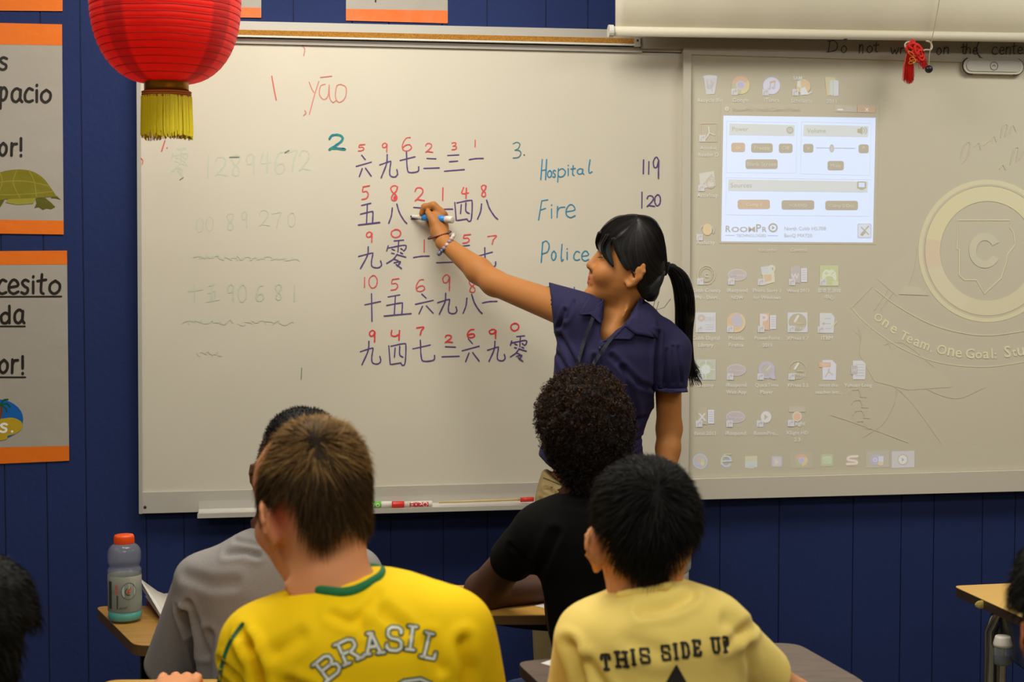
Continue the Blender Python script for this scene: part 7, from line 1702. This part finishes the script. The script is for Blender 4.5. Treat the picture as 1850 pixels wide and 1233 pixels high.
    rows = srow(d, [(845, 983, 1160, .07, .078, .012), (871, 975, 1170, .08, .088, .015), (900, 968, 1178, .088, .1, .015), (950, 964, 1184, .092, .11, .015), (1010, 964, 1184, .09, .105, .01), (1050, 970, 1178, .08, .09, .01)], d)
    s.loft(rows, 2.3, clip=lambda g: (g[2] - np.interp(g[0], [Pd(970, 0)[0], Pd(1035, 0)[0], Pd(1170, 0)[0]], [Pd(0, 842)[2], Pd(0, 882)[2], Pd(0, 860)[2]])).astype(np.float32) + 0 * g[1])
    for q in (-1, 1):
        hx = Pd(1074, 0)[0] + q * .07; s.chain([(hx, d + .01, .80), (hx + q * .01, d, .47), (hx + q * .015, d + .02, .10)], [.082, .056, .047], .04)
    V, Q = s.mesh(); V = relax(V, Q, 2); V = folds(V, Q, d, [([(985, 880), (1000, 885), (1015, 900)], .004, .004), ([(975, 900), (990, 905), (1010, 915)], .004, .004), ([(1024, 885), (1018, 930)], .003, .003)]); V = wrinkle(V, Q, .0015, 34, 8)
    mk('trousers', V, Q, M_khaki, root, base); tree2 = bvh(V, Q)
    for pts, w_ in (([(1000, 862), (996, 880)], 5), ([(1030, 876), (1026, 896)], 5)):
        ik = Ink(); ik.line(pts, w_, (255, 255, 255), cap=False, smooth=False); decal(ik, tree2, 'belt_loop', mat('belt_loop_khaki', (128, 108, 66), .85), root, base, .003, d - .08)
    ik = Ink(); ik.line([(982, 864), (1000, 871), (1030, 884)], 1.6, (255, 255, 255)); decal(ik, tree2, 'waistband_seam', mat('seam_khaki', (84, 68, 36), .9), root, base, .0012, d - .08)
    for q in (-1, 1):
        x = Pd(1074, 0)[0] + q * .085; s = Sdf((x - .07, d - .24, -.005), (x + .07, d + .12, .14), .007, .02); s.ell((x, d + .03, .04), (.036, .05, .045)).ell((x, d - .08, .028), (.038, .10, .03)).cone((x, d + .02, .04), (x, d + .02, .11), .034, .03)
        V, Q = s.mesh(); V[:, 2] = np.maximum(V[:, 2], .001); mk('shoe', V, Q, M_shoe, root, base)
    # ---------------- hair
    rows = srow(d, [(387, 1132, 1152, .02, .02, .0), (391, 1112, 1174, .045, .045, 0), (400, 1098, 1186, .062, .062, 0), (412, 1087, 1193, .072, .074, 0), (426, 1079, 1199, .080, .082, 0), (450, 1076, 1203, .0845, .086, 0), (478, 1078, 1206, .084, .086, 0), (500, 1090, 1200, .080, .082, 0), (520, 1120, 1192, .07, .07, 0), (536, 1146, 1188, .05, .05, 0), (545, 1160, 1182, .03, .03, 0)], d)
    s = Sdf((Pd(1060, 450)[0], d - .11, Pd(0, 552)[2]), (Pd(1215, 450)[0], d + .11, Pd(0, 383)[2]), .0035, .008); s.loft(rows, 2.2); V, Q = s.mesh(); V = relax(V, Q, 1)
    px, py = F2PX(V)
    poly = [(1060, 420), (1073, 420), (1074, 436), (1080, 452), (1092, 467), (1109, 483), (1105, 470), (1101, 455), (1099, 438), (1104, 434), (1109, 450), (1117, 466), (1126, 480), (1133, 488), (1140, 486), (1150, 487), (1158, 494), (1160, 506), (1154, 518), (1150, 524), (1157, 534), (1168, 545), (1184, 548), (1193, 530), (1200, 505), (1230, 490), (1230, 370), (1050, 370)]
    keep = inpoly(px, py, poly); Lx = (V - o) @ R
    Vc, Qc = cut(V, Q, keep)
    N = vnormals(Vc, Qc)
    HB = (13, 11, 12); cc = np.tile(np.array(lin(HB)[:3]), (len(Vc), 1)); parts = [(Vc, Qc, cc)]
    tc_ = bvh(V, Q); r = np.random.default_rng(44)
    def strand_sheet(paths, n, wd, lift, jit=3.):
        """n strands between the given guide paths (photograph px), laid over the hair volume"""
        out = []; P_ = [catmull(p, 5) for p in paths]
        for i in range(n):
            t = r.random() * (len(P_) - 1); k = min(int(t), len(P_) - 2); f = t - k; m_ = min(len(P_[k]), len(P_[k + 1])); a = P_[k][np.linspace(0, len(P_[k]) - 1, 12).astype(int)]; b = P_[k + 1][np.linspace(0, len(P_[k + 1]) - 1, 12).astype(int)]
            g = a * (1 - f) + b * f + r.normal(size=2) * jit * .3; lf = lift * (.4 + r.random()); pts = []
            for x, y in g:
                q = cast(tc_, x, y, lf)
                if q is None or q[1] > d + .02: break
                pts.append(q)
            if len(pts) < 4: continue
            out.append((np.array(pts), wd * (.6 + .8 * r.random()), HB if r.random() < .75 else (34, 28, 28)))
        V_ = []; F_ = []; C_ = []
        for pts, w_, col in out:
            n0 = len(V_); m_ = len(pts); T = np.gradient(pts, axis=0); T /= np.linalg.norm(T, axis=1, keepdims=True) + 1e-9; view = pts - np.array([0, 0, EYE]); S_ = np.cross(T, view); S_ /= np.linalg.norm(S_, axis=1, keepdims=True) + 1e-9
            for i in range(m_):
                ww = w_ * (1 - .6 * (i / (m_ - 1)) ** 3) / 2; V_ += [pts[i] + S_[i] * ww, pts[i] - S_[i] * ww]; C_ += [lin(col)[:3]] * 2
            F_ += [(n0 + 2 * i, n0 + 2 * i + 1, n0 + 2 * i + 3, n0 + 2 * i + 2) for i in range(m_ - 1)]
        return np.array(V_), np.array(F_), np.array(C_)
    parts.append(strand_sheet([[(1146, 391), (1115, 395), (1088, 415), (1077, 440), (1080, 450)], [(1147, 393), (1110, 405), (1088, 435), (1092, 460)], [(1148, 395), (1115, 415), (1096, 445), (1108, 481)], [(1148, 398), (1120, 418), (1101, 438), (1106, 470)]], 260, .0016, .0016))
    parts.append(strand_sheet([[(1148, 400), (1125, 425), (1108, 438), (1118, 465), (1130, 486)], [(1150, 402), (1135, 430), (1130, 460), (1140, 485)], [(1152, 400), (1150, 430), (1152, 465), (1160, 500), (1172, 520)], [(1153, 398), (1165, 425), (1180, 460), (1203, 484)], [(1153, 394), (1175, 405), (1195, 435), (1204, 480)], [(1153, 391), (1180, 400), (1199, 430), (1205, 475)]], 520, .0016, .0014))
    parts.append(strand_sheet([[(1150, 488), (1160, 505), (1175, 515), (1202, 490)], [(1152, 520), (1162, 535), (1178, 530), (1200, 495)], [(1160, 535), (1172, 543), (1186, 530), (1202, 498)]], 160, .0015, .0012))
    # bang locks hanging free in front of the temple
    def lock(pts, rad, n=16):
        c_ = catmull(pts, 6); t = np.linspace(0, 1, len(c_)); b_ = MB()
        for i in range(n):
            of = r.normal(size=3) * np.array([.6, .4, .2]); rr = rad * np.sin(np.pi * np.clip(t * .8 + .15, 0, 1)); b_.tube([q + of * k_ for q, k_ in zip(c_, rr)], [max(.0011 * (1 - .8 * u ** 2), .0002) for u in t], 4)
        return np.array(b_.V), None, b_
    lb = MB()
    def addlock(pxs, rad, n):
        nonlocal lb
        c_ = []
        for x, y, dy in pxs: c_.append(P(x, y, d + dy))
        c_ = catmull(c_, 6); t = np.linspace(0, 1, len(c_))
        for i in range(n):
            of = r.normal(size=3) * np.array([.55, .4, .3]); rr = rad * (1 - t * .75)
            lb.tube([q + of * k_ for q, k_ in zip(c_, rr)], [max(.0012 * (1 - .8 * u ** 2), .0002) for u in t], 4)
    addlock([(1100, 425, -.062), (1090, 445, -.062), (1093, 462, -.066), (1108, 482, -.074)], .006, 40)
    addlock([(1084, 420, -.04), (1078, 436, -.035), (1079, 450, -.034)], .004, 20)
    addlock([(1108, 430, -.074), (1114, 452, -.078), (1124, 474, -.080), (1134, 489, -.080)], .004, 24)
    addlock([(1138, 478, -.08), (1142, 490, -.083), (1147, 503, -.082)], .002, 8)
    # ponytail
    pth = [(1201, 484, .0), (1214, 486, .01), (1228, 504, .02), (1236, 535, .03), (1238, 570, .05), (1236, 610, .075), (1242, 645, .08), (1250, 672, .07)]
    rad = [.008, .014, .020, .0235, .0245, .022, .016, .010]
    s = Sdf((Pd(1185, 0)[0], d - .05, Pd(0, 700)[2]), (Pd(1280, 0)[0], d + .14, Pd(0, 470)[2]), .004, .01); s.chain([Pd(*q) for q in pth[:7]], [q * .8 for q in rad[:7]], .01); Vp, Qp = s.mesh(); Vp = relax(Vp, Qp, 2)
    parts.append((Vp, Qp, np.tile(np.array(lin(HB)[:3]), (len(Vp), 1))))
    c_ = catmull([Pd(*q) for q in pth], 4); rr = np.interp(np.linspace(0, 1, len(c_)), np.linspace(0, 1, len(rad)), rad)
    for i in range(420):
        th = r.random() * 6.28; k_ = math.sqrt(r.random()) * 1.05; ext = .8 + .25 * r.random(); pts = []; m_ = int(len(c_) * min(ext, 1))
        for j in range(m_): pts.append(c_[j] + np.array([math.cos(th) * .95, math.sin(th), .35 * math.cos(th)]) * rr[j] * k_)
        if ext > .9: pts.append(pts[-1] + np.array([.010 + .012 * r.random() * math.cos(th), 0, -.018 - .02 * r.random()]))
        lb.tube(pts, [.0010 * (1 - .7 * (u / len(pts)) ** 3) for u in range(len(pts))], 3)
    for q in ([(1190, 545, .03), (1186, 560, .03), (1200, 556, .04), (1212, 540, .04)], [(1184, 540, .02), (1180, 556, .0), (1176, 566, -.01)]):
        lb.tube([Pd(*w_) for w_ in q], [.0006] * len(q), 4)
    Fq = [f for f in lb.F if len(f) == 4]; parts.append((np.array(lb.V), np.array(Fq), np.tile(np.array(lin(HB)[:3]), (len(lb.V), 1))))
    HV, HQ, HC = merge(parts); mk('hair', HV, HQ, mat_attr('glossy_black_hair', .48, spec=.3), root, base, HC)
    q = Pd(1205, 486, .004); MB().tube([(q[0] + .004 * math.sin(t), q[1] + .0135 * math.cos(t), q[2] + .013 * math.sin(t)) for t in np.linspace(0, 6.283, 18, endpoint=False)], .0038, 7, closed=True, up=(1, 0, 0)).build('hair_tie', mat('hair_tie_black', (20, 18, 22), .8, bump=.6, bscale=300), root, True, base=base)
    # ---------------- bracelets
    def beads(name, c, ax, rad, n, rb, cols, flat=1.):
        ax = ax / np.linalg.norm(ax); u = np.cross(ax, [0, 1, .2]); u /= np.linalg.norm(u); v = np.cross(ax, u)
        e_ = bpy.data.objects.new(name, None); C.objects.link(e_); e_.parent = root; e_.location = tuple(c - base); e_.empty_display_size = .02
        ms = [mat(name + '_bead', q, .3, coat=.3) for q in cols]; me = None; ml = {}
        for i in range(n):
            a = 6.283 * i / n; p = (u * math.cos(a) + v * math.sin(a)) * rad; ci = (i * 7 + i // 3) % len(cols)
            if ci not in ml:
                ob = MB().ball((0, 0, 0), rb, 10, 7).build('bead', ms[ci], e_, True); ml[ci] = ob.data
            else: ob = link('bead', ml[ci], None, e_)
            ob.location = tuple(p)
        return e_
    beads('brown_bead_bracelet', P(794, 425, 3.812), wr * 0 + np.array([-.30, -.10, 1.]), .0295, 34, .0029, [(96, 28, 18), (70, 20, 14)])
    fa = wr - el; beads('pastel_bead_bracelet', P(806, 442, 3.790), fa * np.array([1, -.15, 1.]), .0305, 18, .0056, [(96, 138, 168), (206, 176, 176), (78, 108, 140), (196, 200, 190), (150, 130, 160)])
teacher()
# marker in her hand
_w = on_plane(742, 391, YB - .0012); tipF = np.array([_w[0] * ca - _w[1] * sa, _w[0] * sa + _w[1] * ca, _w[2]])
endF = P(818, 397.5, tipF[1] - .080); ax = endF - tipF; Lm = np.linalg.norm(ax)
mr = empty('dry_erase_marker', 'white and blue dry-erase marker held against the whiteboard by the raised hand', 'marker pen', tuple(F2W(tipF)), -YAW)
def seg(a, b, ra, rb, m, nm):
    u = ax / Lm; pts = [u * a, u * (a + .0008), u * (b - .0008), u * b]
    MB().tube(pts, [ra * .86, ra, rb, rb * .86], 20).build(nm, m, mr, True)
kx = Lm / 77.
seg(0, 3 * kx, .0018, .0026, mat('nib_blue', (50, 44, 96), .8), 'nib'); seg(3 * kx, 15 * kx, .0040, .0052, M_wpl, 'nib_holder'); seg(15 * kx, 23 * kx, .0070, .0083, M_wpl, 'collar')
seg(23 * kx, 37 * kx, .0085, .0086, mat('marker_blue', (40, 130, 210), .35), 'blue_band'); seg(37 * kx, 45 * kx, .0085, .0086, M_wpl, 'white_band'); seg(45 * kx, 64 * kx, .0086, .0087, bpy.data.materials['marker_blue'], 'blue_band'); seg(64 * kx, Lm, .0089, .0091, M_wpl, 'end_cap')
# tall pale bin beside the teacher, seen between the neck and the wall
_c = P(1252, 1020, 3.72); _r = .128
wbn = empty('waste_bin', 'tall pale grey bin by the blue wall, glimpsed beside the black-haired student in pale yellow', 'bin', tuple(F2W(np.array([_c[0] - _r, 3.76, 0.]))), -YAW)
MB().lathe([(.100, 0), (.104, .01), (.1215, .70), (.1215, .72), (.1165, .72), (.1165, .71), (.100, .015), (.001, .012)], n=40, caps=False).build('bin_body', M_pale, wbn, True)
MB().lathe([(.1215, .715), (.127, .722), (.128, .745), (.126, .775), (.118, .785), (.1165, .780), (.1165, .72)], n=40, caps=False).build('rim', M_pale, wbn, True)
